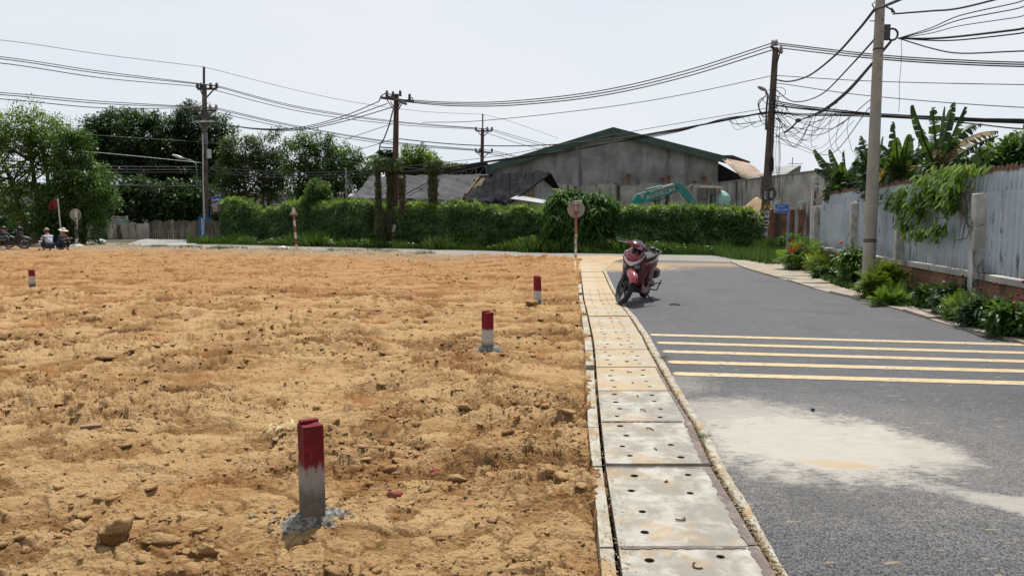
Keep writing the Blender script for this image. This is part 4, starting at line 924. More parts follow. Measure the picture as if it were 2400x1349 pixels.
c = t.mix(t.ramp(t.noise(.6, 5, .6), .35, .65), (.52, .585, .65), (.41, .475, .54)); c = t.mix(t.ramp(t.noise(1, 6, .7, t.map((14, 1, .9))), .57, .64), c, (.10, .11, .14))
c = t.mix(t.math('MULTIPLY', t.ramp(t.noise(1, 4, .6, t.map((2.2, 1, 3.5))), .45, .65), .45), c, (.60, .65, .70))
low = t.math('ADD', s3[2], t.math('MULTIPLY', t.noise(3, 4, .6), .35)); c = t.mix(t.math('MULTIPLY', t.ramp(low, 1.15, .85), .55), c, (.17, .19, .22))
c = t.mix(t.ramp(t.math('ADD', s3[2], t.math('MULTIPLY', t.noise(9, 4, .6), .10)), 2.20, 2.25), c, (.20, .10, .07))
sheetm = t.fin(c, .45, .35, .45)
for i in range(5):
    a, b = posts[i] + .0, posts[i + 1] + .0; n_ = int((b - a) / .165)
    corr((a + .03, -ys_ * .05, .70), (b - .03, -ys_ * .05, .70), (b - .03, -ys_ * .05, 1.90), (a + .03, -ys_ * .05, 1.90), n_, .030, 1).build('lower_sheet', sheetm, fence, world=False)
    corr((a, -ys_ * .115, 1.72), (b, -ys_ * .115, 1.72), (b, -ys_ * .135, 2.235), (a, -ys_ * .135, 2.235), n_ + 4, .032, 2, .022, i).build('upper_sheet', sheetm, fence, world=False)
m = MB(); m.beam((0, -ys_ * .19, 1.5), (LEN - .5, -ys_ * .19, 1.5), .05); m.beam((0, -ys_ * .19, 2.02), (LEN - .5, -ys_ * .19, 2.02), .05); m.build('rail', rustroof, fence, world=False)
def FP(tt, y, z): return fence.matrix_basis @ Vector((tt, y, z))        # y>0 = street side
def FS(tt, y, z): return FP(tt, ys_ * y, z)

# ================================================================== UTILITY POLES
polec = pm('pole_concrete', (.46, .42, .36), (.35, .32, .275), 1.6, .9, .3, 30, streak=((.18, .16, .14), 5, .5, .55, .7))
poleold = pm('dark_weathered_pole', (.14, .105, .085), (.085, .07, .06), 1.5, .9, .3, 20, streak=((.24, .21, .18), 6, .5, .52, .68))
polered = pm('reddish_pole', (.13, .065, .05), (.085, .05, .04), 1.5, .9, streak=((.2, .14, .11), 6, .5, .55, .7))
black = pm('black_cable_sheath', (.018, .018, .022), (.03, .03, .034), 3, .6)
wirem = pm('weathered_conductor', (.06, .062, .07), (.09, .09, .10), 1, .6)
porc = pm('porcelain', (.42, .36, .33), (.3, .26, .24), 6, .35, spec=.5)
galv = pm('galvanised_arm', (.12, .115, .115), (.08, .078, .08), 3, .7, metal=.3)
lampw = pm('lamp_housing', (.60, .60, .58), (.45, .45, .44), 5, .4)
paper = pm('pasted_paper', (.62, .62, .62), (.45, .46, .48), 6, .8); yel = pm('warning_yellow', (.62, .42, .03), (.5, .33, .03), 6, .6)
def insul(m, p, h=.22, r=.06): m.lathe([(r * .4, 0), (r, .02), (r * .6, h * .3), (r, h * .38), (r * .6, h * .6), (r * .9, h * .66), (r * .5, h), (.001, h + .01)], p, 8)

# near right pole (beside the fence)
np_ = thing('utility_pole', 'tall round pale concrete pole with step holes in front of the metal fence', 'utility pole', G(2034, 678))
b0 = G(2034, 678); t0 = A(2066, -60, b0.y)
m = MB(); m.tube([b0 + Vector((0, 0, -.1)), b0.lerp(t0, .5), t0], [.135, .112, .088], 24); m.build('shaft', polec, np_)
def onp(z): return b0 + (t0 - b0) * (z / t0.z)
m = MB()
for z in np.arange(4.35, 6.3, .24): q = onp(z); m.tube([q + Vector((.012, -.05 - .055, 0)), q + Vector((.012, -.05 - .0505, 0))], .012, 8)
m.build('step_hole', black, np_)
for z in (1.02, 4.98, 1.06):
    q = onp(z); m = MB(); m.lathe([(.137 - .006 * z, -.015), (.139 - .006 * z, 0), (.137 - .006 * z, .015)], q, 24); m.build('strap', galv, np_)
m = MB(); m.box(onp(.86) + Vector((-.0, -.002, 0)), (.25, .262, .13), bev=.05); m.build('pale_band', paper, np_) if False else None
q0 = onp(5.32)
m = MB(); m.box(q0 + Vector((.17, 0, 0)), (.12, .03, .32)); m.build('bracket_arm', galv, np_)
m = MB(); rc = A(2091, 81, b0.y)
m.tube([rc + Vector((.115 * math.cos(a), 0, .115 * math.sin(a))) for a in [2 * math.pi * k / 24 for k in range(25)]], .022, 8, caps=False); m.build('cable_ring', galv, np_)
m = MB(); q = A(2050, 22, b0.y); m.tube([onp(5.95), q], .02, 6); m.tube([q, q + Vector((-.06, 0, .1)), q + Vector((0, 0, .14))], .012, 6)
q = A(2091, 30, b0.y); m.tube([onp(5.9), q + Vector((0, 0, .05)), q], .016, 6); m.tube([q, q + Vector((-.03, -.02, .08)), q + Vector((.05, 0, .0))], .02, 6)
m.tube([onp(5.55) + Vector((-.2, 0, 0)), onp(5.55)], .01, 6); m.build('cable_hook', galv, np_)

# leaning pole at the junction
jp = thing('utility_pole', 'dark leaning concrete pole plastered with notices at the road junction', 'utility pole', A(1790, 512, 33).xy.to_3d())
b1 = A(1790, 556, 33); t1 = A(1818, 112, 33)
def onj(py): return b1.lerp(t1, (556 - py) / 444)
m = MB(); m.M = None
P = [b1 + (b1 - t1) * .09, b1.lerp(t1, .5), t1]; m.tube(P, [.21, .17, .13], 4, sm=False); m.build('shaft', poleold, jp)
m = MB(); c_ = onj(112)
for (px_, py_) in ((1811, 104), (1819, 103), (1830, 118)): insul(m, A(px_, py_ + 5, 32.8), .26, .10)
m.build('insulator', porc, jp)
m = MB(); m.beam(A(1807, 110, 32.9), A(1834, 124, 32.9), .09); m.beam(A(1828, 122, 32.9), A(1820, 152, 32.9), .05); m.build('cross_arm', galv, jp)
lm = thing('street_lamp', 'small street lamp with a pinkish head on the leaning pole', 'street lamp', A(1796, 260, 32.6))
m = MB(); m.tube([A(1795, 305, 32.6), A(1797, 250, 32.6), A(1800, 225, 32.6), A(1795, 214, 32.6)], .045, 8); m.build('arm', galv, lm)
m = MB(); q = A(1786, 208, 32.6); m.ell(q, (.22, .14, .07), M=Matrix.Rotation(R(25), 4, 'Y')); m.build('lamp_head', pm('lamp_pink', (.42, .34, .33), (.3, .25, .24), 6, .5), lm)
pl = [((1787, 456), .30, .33, paper), ((1788.5, 483), .30, .12, yel), ((1788.5, 501), .22, .30, paper), ((1787.5, 521), .24, .2, paper), ((1787, 548), .2, .16, paper), ((1786, 532), .2, .06, paper)]
for (p, w_, h_, mt) in pl: m = MB(); q = onj(p[1]); m.box(q + Vector((0, -.215 + .0, 0)), (w_, .012, h_), rz=0); m.build('pasted_notice', mt, jp)
m = MB(); q = onj(512); 
for k in range(4): m.box(onj(501 + k * 2 - 5) + Vector((0, -.224, 0)), (.15 if k else .18, .004, .018))
m.box(onj(521) + Vector((.0, -.224, 0)), (.13, .004, .08)); m.box(onj(452) + Vector((0, -.224, .04)), (.2, .004, .02)); m.box(onj(455) + Vector((0, -.224, .02)), (.17, .004, .015)); m.build('printed_line', black, jp)
m = MB(); q = onj(483) + Vector((0, -.224, 0)); m.prism([q + Vector((-.07, 0, -.045)), q + Vector((.07, 0, -.045)), q + Vector((0, 0, .05))], (0, 1, 0), .004); m.build('warning_triangle', black, jp)
m = MB(); m.box(onj(467) + Vector((0, 0, -.0)), (.36, .36, .45), rz=R(0)); m.build('dark_wrap', black, jp) if False else None
m = MB(); q = A(1808, 386, 32.7); m.ell(q, (.11, .11, .38)); m.build('cable_joint', black, jp)

def wire(name, label, pts, r, group='overhead cables', n=10, mat_=None, cat='cable', parent=None, sides=5):
    if pts[-1][0] >= 2500: pts = list(pts) + [(pts[-1][0] * 2 - pts[-2][0] + 500, 2 * pts[-1][1] - pts[-2][1], pts[-1][2] * .93)]
    P = catmull([A(*p) for p in pts], n); m = MB(); m.tube(P, r, sides)
    o = m.build(name, mat_ or wirem, parent, fix=False)
    if not parent: tag(o, label, cat, group)
    return o
# coil of slack cable hung on the junction pole
cl = MB(); q = A(1811, 455, 32.5); r_ = random.Random(4)
for k in range(7):
    a0 = r_.uniform(-.3, .3); rx_, rz_ = .13 + .02 * k, .17 + .018 * k
    cl.tube([q + Vector((a0 * .3 + rx_ * math.cos(a), .02 * k - .06, rz_ * math.sin(a))) for a in [2 * math.pi * j / 16 for j in range(17)]], .012, 5, caps=False)
cl.tube([q + Vector((0, 0, .17)), A(1805, 400, 32.6), A(1806, 300, 32.7)], .02, 5)
tag(cl.build('cable_coil', black, fix=False), 'coil of black cable hanging beside the notices on the leaning pole', 'cable coil')

# centre pole in the hedge
def pole_simple(name, lb, bpx, tpx, Y, r0, r1, mt, sides=10, foot=.0):
    b_ = A(*bpx, Y); t_ = A(*tpx, Y); o = thing(name, lb, 'utility pole', (b_.x, Y, 0)); b_.z = -.1
    m = MB(); m.tube([b_, b_.lerp(t_, .5), t_], [r0, (r0 + r1) / 2, r1], sides); m.build('shaft', mt, o); return o
YC = 40.0
cp = pole_simple('utility_pole', 'reddish pole with crossed arms rising out of the hedge', (924, 545), (929, 221), YC, .20, .13, polered)
m = MB(); m.beam(A(893, 229, YC - .3), A(970, 239, YC + .2), .10, .12); m.beam(A(905, 224, YC + .4), A(952, 244, YC - .7), .10, .12); m.build('cross_arm', galv, cp)
m = MB()
for (a, b) in (((907, 234), (926, 262)), ((945, 237), (931, 262)), ((915, 238), (928, 258)), ((938, 240), (930, 258))): m.beam(A(*a, YC - .2), A(*b, YC - .18), .05)
m.build('brace', galv, cp)
m = MB()
for p in ((907, 226), (921, 228), (960, 234), (938, 226)): insul(m, A(p[0], p[1], YC - .2), .3, .09)
m.build('insulator', galv, cp)
m = MB(); m.tube([A(888, 238, 39.5), A(893, 225, 39.5), A(905, 218, 39.5), A(916, 222, 39.6), A(925, 236, 39.7)], .03, 6); m.tube([A(953, 240, 39.6), A(960, 230, 39.6), A(966, 229, 39.6), A(969, 238, 39.6)], .03, 6); m.build('jumper', wirem, cp)
m = MB(); m.tube([A(931, 385, YC - .15), A(933, 520, YC - .15)], .03, 6); m.build('conduit', galv, cp)
for k, (px_, py_, w_, h_) in enumerate(((922, 524, .2, .14), (924, 531, .24, .16), (922, 539, .18, .2), (925, 549, .14, .1))): m = MB(); q = A(px_, py_, YC - .22); m.box(q, (w_, .015, h_), rz=.1 * k); m.build('pasted_notice', paper, cp)
m = MB(); m.beam(A(890, 345, YC), A(926, 347, YC), .06); m.build('side_bracket', galv, cp)

# far pole behind the sheds
YF = 68.0
fp = pole_simple('utility_pole', 'slim far pole with two cross arms rising behind the tarpaulin sheds', (1127, 545), (1131, 303), YF, .22, .15, polered)
m = MB(); m.tube([A(1131, 310, YF), A(1131.5, 267, YF)], .07, 6); m.build('mast_rod', galv, fp)
for (ya, xo) in ((307, 0), (357, 0)):
    m = MB(); m.beam(A(1115, ya, YF - .2), A(1153, ya + .5, YF - .2), .12); m.build('cross_arm', galv, fp)
    m = MB(); m.beam(A(1120, ya + 1, YF - .2), A(1130, ya + 14, YF - .2), .07); m.beam(A(1146, ya + 1, YF - .2), A(1132, ya + 14, YF - .2), .07); m.build('brace', galv, fp)
    m = MB()
    for px_ in (1115, 1125 if ya > 320 else 1142, 1153): insul(m, A(px_, ya - 1, YF - .2), .32, .11)
    m.build('insulator', galv, fp)

# big left pole
YL = 52.0
lp = pole_simple('utility_pole', 'tallest pole with three cross arms and a blue painted foot', (482, 560), (479, 197), YL, .24, .16, poleold, 4)
m = MB(); m.tube([A(478, 215, YL), A(478, 157, YL)], .08, 6); m.build('mast_rod', galv, lp)
for (ya, xa, xb) in ((208, 463, 508), (259, 455, 507), (284, 458, 503)):
    m = MB(); m.beam(A(xa, ya + 1, YL - .25), A(xb, ya, YL - .25), .13); m.build('cross_arm', galv if ya != 284 else whitep, lp)
    m = MB(); m.beam(A(xa + 6, ya + 1, YL - .27), A(479, ya + 24, YL - .27), .08); m.beam(A(xb - 6, ya + 1, YL - .27), A(481, ya + 24, YL - .27), .08); m.build('brace', steelm, lp)
    m = MB()
    for px_ in (xa, xa + 8, xb - 14, xb): insul(m, A(px_, ya - 1, YL - .25), .36, .13)
    m.build('insulator', porc if ya == 259 else galv, lp)
m = MB(); m.box(A(482, 533, YL - .02), (.66, .62, 1.45)); m.build('blue_wrap', pm('blue_plastic', (.02, .15, .45), (.03, .12, .36), 4, .5), lp)
m = MB(); m.tube([A(475.5, 316, YL - .3), A(476, 420, YL - .3), A(479, 500, YL - .35), A(478, 548, YL - .4)], .045, 6); m.build('conduit', lampw, lp)
m = MB(); m.box(A(479.5, 325, YL - .16), (.34, .22, .8)); m.build('cable_cover', steelm, lp)
m = MB(); m.lathe([(.001, 0), (.16, 0), (.16, .6), (.001, .62)], A(490, 371, YL - .1), 12); m.build('transformer_can', lampw, lp)
m = MB(); m.tube([A(495, 545, YL), A(493, 440, YL)], .05, 6); m.build('side_pipe', galv, lp)
m = MB(); m.box(A(474, 532, YL - .4), (.1, .02, 1.2)); m.build('pasted_notice', paper, lp)
ll = thing('street_lamp', 'curved street lamp with a long white head on the tallest pole', 'street lamp', A(461, 400, YL - .3))
m = MB(); m.tube([A(461, 440, YL - .3), A(461, 392, YL - .3)], .05, 8); m.tube([A(461, 394, YL - .3), A(459, 384, YL - .3), A(450, 377, YL - .3), A(428, 371, YL - .3)], .045, 8)
for py_ in (391, 426, 440): m.tube([A(461, py_, YL - .3), A(478, py_ + .5, YL - .2)], .03, 6)
m.build('arm', steelm, ll)
m = MB(); m.ell(A(417, 367, YL - .3), (.42, .16, .10), M=Matrix.Rotation(R(18), 4, 'Y')); m.build('lamp_head', lampw, ll)

# ================================================================== OVERHEAD LINES
W1, W2, W3 = .017, .026, .036
Lf = -420
def Wr(lb, pts, r=W1, **k): return wire('overhead_cable', lb, pts, r, **k)
G1 = 'high line wires along the main road'
for i, (dy, nm) in enumerate(((0, 'upper'), (5, 'middle'), (15, 'lower'))):
    ax = (508, 498, 464)[i]; bx = (1153, 1142, 1115)[i]
    Wr('%s of three upper wires running off left from the tallest pole' % nm, [(Lf, 92 + dy * 1.2, 34), (0, 133 + dy, 42.5), (240, 168 + dy, 47), (ax, 201 if i < 2 else 203, 51.7)], W2, group=G1)
    Wr('%s of three upper wires from the tallest pole to the far pole' % nm, [(ax, 201, 51.7), (700, 250 + dy * .7, 57), (925, 284 + dy * .5, 62.5), (bx, 303, 67.8)], W2, group=G1)
    Wr('%s of three upper wires dropping behind the warehouse from the far pole' % nm, [(bx, 303, 67.8), (1215, 321 + dy, 74), (1320, 350 + dy, 84)], W2, group=G1)
    ax = (507, 493, 463)[i]; bx = (1153, 1125, 1115)[i]
    Wr('%s of three lower wires running off left from the tallest pole' % nm, [(Lf, 190 + dy * 1.2, 34), (0, 217 + dy, 42.5), (240, 238 + dy, 47), (ax, 253, 51.7)], W2, group=G1)
    Wr('%s of three lower wires from the tallest pole to the far pole' % nm, [(ax, 253, 51.7), (700, 296 + dy * .6, 57), (925, 333 + dy * .4, 62.5), (bx, 353, 67.8)], W2, group=G1)
    Wr('%s of three lower wires slanting down to the warehouse from the far pole' % nm, [(bx, 353, 67.8), (1190, 361 + dy * .6, 66), (1236, 373 + dy * .6, 61)], W2, group=G1)
Wr('thin earth wire at the very top running off left from the tallest pole', [(Lf, 60, 34), (0, 94, 42.5), (240, 128, 47), (478, 157, 52)], W1)
Wr('thin earth wire from the top of the tallest pole to the far pole tip', [(478, 157, 52), (700, 213, 57), (850, 243, 61), (1000, 262, 65), (1131, 268, 68)], W1)
Wr('thin earth wire dropping away behind the warehouse from the far pole tip', [(1131, 268, 68), (1200, 286, 74), (1310, 325, 84)], W1)
for i in range(3):
    nm = ('left', 'middle', 'right')[i]; ex, ey = ((888, 238), (908, 243), (922, 251))[i]
    Wr('%s of three wires sagging from the tallest pole up to the reddish pole' % nm, [(503, 288, 51.8), (600, 301 + i, 48.5), (700, 299 + i * 3, 45.5), (800, 274 + i * 6, 42.5), (ex, ey, 39.6)], W2, group='wires between the two left poles')
    nm = ('top', 'middle', 'bottom')[i]; sx, sy = ((950, 234), (962, 238), (970, 241))[i]
    Wr('%s wire of three from the reddish pole up to the leaning pole' % nm, [(sx, sy, 39.8), (1060, 240 + i * 4, 38.6), (1200, 237 + i * 5, 37.3), (1400, 214 + i * 6, 35.6), (1600, 168 + i * 7, 34.2), ((1811, 1817, 1812)[i], (101, 106, 117)[i], 33)], W2, group='wires between the reddish and the leaning poles')
    Wr('%s wire of three from the leaning pole top off to the right' % nm, [((1812, 1820, 1831)[i], (100, 105, 113)[i], 33), (2053, 128 + i * 5, 30), (2250, 141 + i * 5, 28), (2500, 148 + i * 5, 26)], W2, group='top wires running right from the leaning pole')
Wr('thin pale wire from the reddish pole to the leaning pole shoulder', [(990, 287, 39.5), (1130, 283, 38), (1400, 254, 36), (1600, 222, 34.4), (1808, 178, 33)], W1)
Wr('thin wire from the leaning pole shoulder straight off right', [(1815, 177, 33), (2060, 191, 30), (2500, 200, 26)], W1)
Wr('wire from the leaning pole sloping down right above the bananas', [(1818, 195, 33), (1850, 199, 32.5), (2060, 227, 30), (2500, 257, 26)], W1)
Wr('thin wire from the far left to the tallest pole past the pale tree', [(Lf, 255, 34), (0, 297, 42), (240, 318, 47), (480, 333, 51.8)], W1)
Wr('thin wire falling from the tallest pole behind the airy trees', [(480, 333, 52), (650, 358, 52), (870, 385, 50), (1040, 400, 49)], W1)
Wr('pale wire crossing the dark tree to the tallest pole', [(-100, 330, 44), (235, 358, 48), (478, 382, 51.8)], W1, mat_=lampw)
for i, (y0, y1, y2) in enumerate(((384, 390, 391), (391, 397, 398), (402, 404, 404), (425, 433, 437), (431, 436, 438))):
    Wr('%s low telephone wire through the left trees' % ('highest', 'second', 'third', 'fourth', 'lowest')[i], [(Lf, y0 - 20, 36), (0, y0, 43), (240, y1, 47), (478, y2, 51.8)], W2, group='low telephone wires through the left trees', mat_=black)
    if i < 3: Wr('%s low telephone wire behind the hedge between the left poles' % ('highest', 'middle', 'lowest')[i], [(478, y2, 51.8), (650, y2 + 12, 48), (800, y2 + 12, 44), (926, y2 + 2, 40.1)], W2, group='low telephone wires between the left poles', mat_=black)
Wr('black wire dipping left from the reddish pole shoulder', [(926, 324, 39.9), (860, 345, 42), (760, 368, 45), (560, 385, 50)], W1, mat_=black)
Wr('short stay wire slanting down left from the reddish pole', [(922, 290, 39.9), (880, 303, 41), (800, 330, 44)], W1)
vs = wire('guy_wire', 'spiral wrapped guy hanging down left of the reddish pole', [(921, 258, 39.7), (912, 293, 39.6), (900, 325, 39.5), (890, 345, 39.5), (889, 400, 39.5)], .035, mat_=black, group=None)
Wr('main black cable from the reddish pole to the leaning pole', [(930, 325, 39.8), (1050, 337, 38.8), (1163, 342, 38), (1275, 340, 37.3), (1388, 331, 36.4), (1500, 317, 35.5), (1650, 291, 34.2), (1797, 262, 33)], W2, mat_=black)
for i in range(4):
    Wr('%s strand of the drooping black bundle across the warehouse gable' % ('top', 'second', 'third', 'lowest')[i], [(928, 404 + i, 39.8), (1050, 392 + i, 38.8), (1134, 379 + i, 38), (1219, 367 + i * 1.5, 37.6), (1303, 356 + i * (1 + (i % 2)), 36.9), (1388, 344 - i, 36.4), (1500, 320 + i * 2, 35.5), (1600, 302 + i * 1.5, 34.6), (1700, 283 - i * 2, 33.8), (1797, 264 + i, 33)], .021 - .002 * i, mat_=black, group='drooping cable bundle over the warehouse')
Wr('thin line just above the drooping bundle to the leaning pole', [(928, 392, 39.8), (1134, 370, 38), (1300, 342, 37), (1500, 305, 35.5), (1795, 254, 33)], W1 * .8)
for i, (ya, yb, yc) in enumerate(((236, 263, 282), (241, 268, 286), (246, 266, 284), (262, 266, 281), (264, 270, 288), (262, 264, 277))):
    Wr('%s strand of the bundle from the leaning pole past the bananas' % ('first', 'second', 'third', 'fourth', 'fifth', 'sixth')[i], [(1812, ya, 32.9), (1880, ya + 12 - i * 1.5, 32), (1960, (ya + yb) / 2 + 8 - i, 31), (2060, yb + 4, 29.8), (2230, yb + 12, 28), (2500, yc + 3, 25.8)], (.03, .02, .035, .02, .025, .018)[i], mat_=black, group='cable bundle passing the banana plants')
Wr('lowest black cable crossing in front of the banana leaves', [(2040, 268, 28), (2150, 276, 27), (2280, 290, 26), (2500, 308, 24)], W2, mat_=black)
Wr('heavy cable swooping from the leaning pole up to the pale round pole', [(1818, 187, 33), (1850, 191, 31.5), (1895, 178, 28.5), (1955, 132, 23), (2010, 72, 18.5), (2050, 22, 15.7)], .032, mat_=black)
Wr('heavy cable leaving the top hook of the pale round pole', [(2050, 22, 15.7), (2075, 14, 14.8), (2140, -14, 13), (2240, -60, 11)], .030, mat_=black)
Wr('thinner cable swooping below the heavy one to the pale round pole', [(1818, 210, 33), (1850, 235, 31.5), (1885, 237, 30), (1930, 218, 26.5), (1990, 158, 20.5), (2050, 92, 15.8)], .022, mat_=black)
for i in range(3):
    Wr('%s strand of the thick bundle rising to the cable ring' % ('left', 'middle', 'right')[i], [(1872 - i * 3, 283 + i, 31), (1925, 259 + i * 2, 27), (1980, 217 + i * 3, 22), (2040, 152 + i * 2, 17.5), (2088, 96 + i, 15.6)], .022, mat_=black, group='thick bundle rising to the cable ring')
m = MB(); m.ell(A(1871, 282, 31), (.12, .12, .09)); m.tube([A(1871, 282, 31), A(1855, 300, 31.5), A(1838, 311, 32.5)], .035, 6)
tag(m.build('cable_joint', black, fix=False), 'black cable joint where the thick bundle ends beside the leaning pole', 'cable joint')
for i, (xe, ye) in enumerate(((2500, -22), (2500, -4), (2500, 22), (2500, 55), (2500, 66), (2500, 118), (2500, -45))):
    my = (2250, (88 + ye) / 2 + (4, 5, 6, 14, 17, 8, -2)[i]); d2 = 12
    st_ = (2093, 33, 15.6) if i == 6 else (2106, 90, 15.6)
    Wr(('topmost', 'second', 'third', 'fourth', 'fifth', 'lowest sagging', 'hook held')[i] + ' cable fanning out right from the pale round pole', [st_, (2180, (st_[1] + my[1]) / 2 + (3 if i < 5 else 12 * (i == 5)), 14.6), (my[0], my[1] + (14 if i == 5 else 0), 13.5), (2380, (my[1] + ye) / 2 + (6 if i == 5 else 0), 12.2), (xe, ye, d2)], (.010, .010, .008, .020, .012, .013, .018)[i], mat_=black, group='cables fanning right from the pale round pole')
Wr('thin wire hanging straight down from the cable ring', [(2112, 92, 15.6), (2113, 130, 15.6), (2108, 200, 15.6), (2108, 240, 15.6), (2106, 262, 15.6)], .005)
# tangle of slack drop wires
r_ = random.Random(21); m = MB()
for k in range(17):
    xa = r_.uniform(1812, 1822); ya = r_.uniform(225, 330); xb = r_.uniform(1880, 2045); yb = r_.uniform(225, 290); dr = r_.uniform(15, 75)
    da, db = 32.6, 32.6 - (xb - 1815) * .035
    m.tube(catmull([A(xa, ya, da), A(xa * .7 + xb * .3, (ya + yb) / 2 + dr * .8, da), A(xa * .4 + xb * .6, (ya + yb) / 2 + dr, (da + db) / 2), A(xb, yb, db)], 7), r_.choice((.008, .011, .014)), 4)
for k in range(12):
    q = (1812 + r_.uniform(-6, 20), r_.uniform(215, 300)); rr_ = r_.uniform(5, 14)
    m.tube([A(q[0] + rr_ * 1.4 * math.cos(a), q[1] + rr_ * math.sin(a), 32.6) for a in [6.283 * j / 14 for j in range(15)]], .012, 4, caps=False)
for k in range(10):
    xa = r_.uniform(1700, 1790); ya = 285 - (xa - 1700) * .22; dr = r_.uniform(8, 40)
    m.tube(catmull([A(xa, ya, 33.2), A(xa + 12, ya + dr * .8, 33), A(xa + 32, ya + dr * .7, 33), A(min(xa + 60, 1808), ya + 4, 33)], 6), .010, 4)
for k in range(9):
    xa = r_.uniform(1803, 1830); m.tube(catmull([A(xa, r_.uniform(270, 320), 32.6), A(xa + r_.uniform(-4, 4), 370, 32.6), A(xa + r_.uniform(-5, 8), r_.uniform(395, 470), 32.6)], 5), .009, 4)
for k in range(4):
    xa = r_.uniform(1900, 2015); m.tube(catmull([A(xa, 268, 30), A(xa - 8, 300, 30), A(xa + r_.uniform(-12, 3), 340, 30), A(xa + 4, r_.uniform(340, 375), 30)], 5), .009, 4)
m.tube(catmull([A(1788, 232, 32.8), A(1779, 245, 32.8), A(1783, 262, 32.8), A(1795, 268, 32.8)], 6), .02, 4); m.tube(catmull([A(1795, 225, 32.8), A(1777, 240, 32.8), A(1785, 270, 32.8), A(1800, 275, 32.8)], 6), .02, 4)
tag(m.build('cable_tangle', black, fix=False), 'tangle of slack looping wires around the leaning pole', 'cable tangle', kind='stuff')

# ================================================================== ROAD SIGNS AND SMALL POSTS
def striped(name, seq, wear=.62):
    t = NT(name); z = t.sep()[2]; w_ = t.math('FRACT', t.math('MULTIPLY', z, seq)); c = t.mix(t.math('GREATER_THAN', w_, .5), (.62, .60, .56), (.34, .06, .04))
    c = t.mix(t.ramp(t.noise(9, 6, .7, t.map((1, 1, .5))), wear - .08, wear + .05), c, (.24, .19, .15)); return t.fin(c, .7)
stp = striped('red_white_post_paint', 1.75, .6); stp2 = striped('flaking_red_post_paint', .55, .52)
signback = pm('bare_sign_back', (.33, .30, .27), (.23, .215, .20), 5, .55, metal=.3, streak=((.42, .37, .33), 4, 4, .5, .65))
b_ = G(696, 587); tsg = thing('triangle_sign', 'leaning red and white post with the back of a small triangular sign', 'road sign', b_)
tp_ = A(687, 484, b_.y - .1); m = MB(); m.tube([b_ + Vector((0, 0, -.1)), tp_], .052, 12); m.build('post', stp, tsg)
c_ = A(688, 497, b_.y + .06); m = MB(); m.prism([c_ + Vector((-.20, 0, -.14)), c_ + Vector((.20, 0, -.14)), c_ + Vector((.02, 0, .26))], (0, 1, 0), .02); m.build('sign_plate', signback, tsg)
m = MB(); m.lathe([(.28, -.02), (.22, .04), (.08, .09), (.001, .1)], b_ + Vector((0, 0, .0)), 12); m.build('footing', lipc, tsg)
b_ = G(1349, 604); rs = thing('round_sign', 'bare round sign back on a flaking red and white post at the lot corner', 'road sign', b_)
m = MB(); m.tube([b_ + Vector((0, 0, -.1)), A(1350.5, 474, b_.y)], .048, 12); m.build('post', stp2, rs)
c_ = A(1350, 490, b_.y + .07); m = MB(); m.lathe([(.325, -.01), (.335, 0), (.325, .01)], c_, 40, M=Matrix.Rotation(R(90), 4, 'X')); m.build('sign_plate', signback, rs)
m = MB(); m.box(c_ + Vector((0, -.12, .15)), (.12, .02, .04)); m.box(c_ + Vector((0, -.12, -.15)), (.12, .02, .04)); m.build('clamp', galv, rs)
b_ = G(180, 579); rs2 = thing('round_sign', 'grey round sign back on a mottled black and white post under the left tree', 'road sign', b_)
m = MB(); m.tube([b_ + Vector((0, 0, -.1)), A(178, 492, b_.y)], .07, 12); m.build('post', pm('mottled_post', (.55, .54, .5), (.05, .05, .05), 4, .8, lo=.45, hi=.5), rs2)
m = MB(); m.lathe([(.30, -.01), (.31, 0), (.30, .01)], A(177, 503, b_.y + .1), 36, M=Matrix.Rotation(R(90), 4, 'X')); m.build('sign_plate', signback, rs2)
m = MB(); m.lathe([(.4, -.03), (.33, .1), (.1, .16), (.001, .18)], b_, 12); m.build('footing', whitep, rs2)
b_ = G(1844, 614); ss = thing('street_sign', 'blue street name sign on a scratched post by the orange flowers', 'street sign', b_)
m = MB(); m.tube([b_ + Vector((0, 0, -.1)), A(1844, 590, b_.y), A(1849, 480, b_.y)], .042, 12); m.build('post', pm('scratched_blue_post', (.30, .30, .29), (.12, .17, .28), 3, .6, streak=((.13, .05, .04), 9, 1.2, .55, .62)), ss)
P0, P1, P2, P3 = A(1815.5, 498.5, b_.y - .02), A(1848, 499, b_.y - .02), A(1847.5, 479, b_.y - .02), A(1815, 478.5, b_.y - .02)
m = MB(); m.prism([P0, P1, P2, P3], (0, 1, 0), .03); m.build('border', sgwhite, ss)
ctr = (P0 + P2) / 2; m = MB(); m.prism([ctr + (p - ctr) * .95 + Vector((0, -.018, 0)) for p in (P0, P1, P2, P3)], (0, 1, 0), .01); sblue = pm('street_sign_blue', (.015, .16, .62), (.02, .14, .55), 3, .4); m.build('sign_plate', sblue, ss)
Mx = basis(P0, P1, P3); text_mesh('lettering', 'ĐƯỜNG', .075, sgwhite, at(Mx, A(1831, 483.5, b_.y - .05)), ss); text_mesh('lettering', 'SỐ 414', .135, sgwhite, at(Mx, A(1831, 491.5, b_.y - .05)), ss)
# flag pole with red flag
b_ = G(147, 582); fl = thing('flag_pole', 'thin leaning pole with a limp red flag beside the crouching people', 'flag', b_)
m = MB(); m.tube([b_, A(135, 465, b_.y)], .03, 8); m.build('pole', lampw, fl)
Q = [A(136, 468, b_.y), A(116, 470, b_.y), A(118, 487, b_.y), A(130, 492, b_.y)]
m = MB(); m.grid(lambda u, v: Q[0].lerp(Q[1], u).lerp(Q[3].lerp(Q[2], u), v) + Vector((0, .1 * math.sin(u * 8 + v * 4), -.1 * u * v)), 12, 10, thick=.006); m.build('cloth', pm('red_flag_cloth', (.22, .025, .02), (.16, .02, .02), 3), fl)
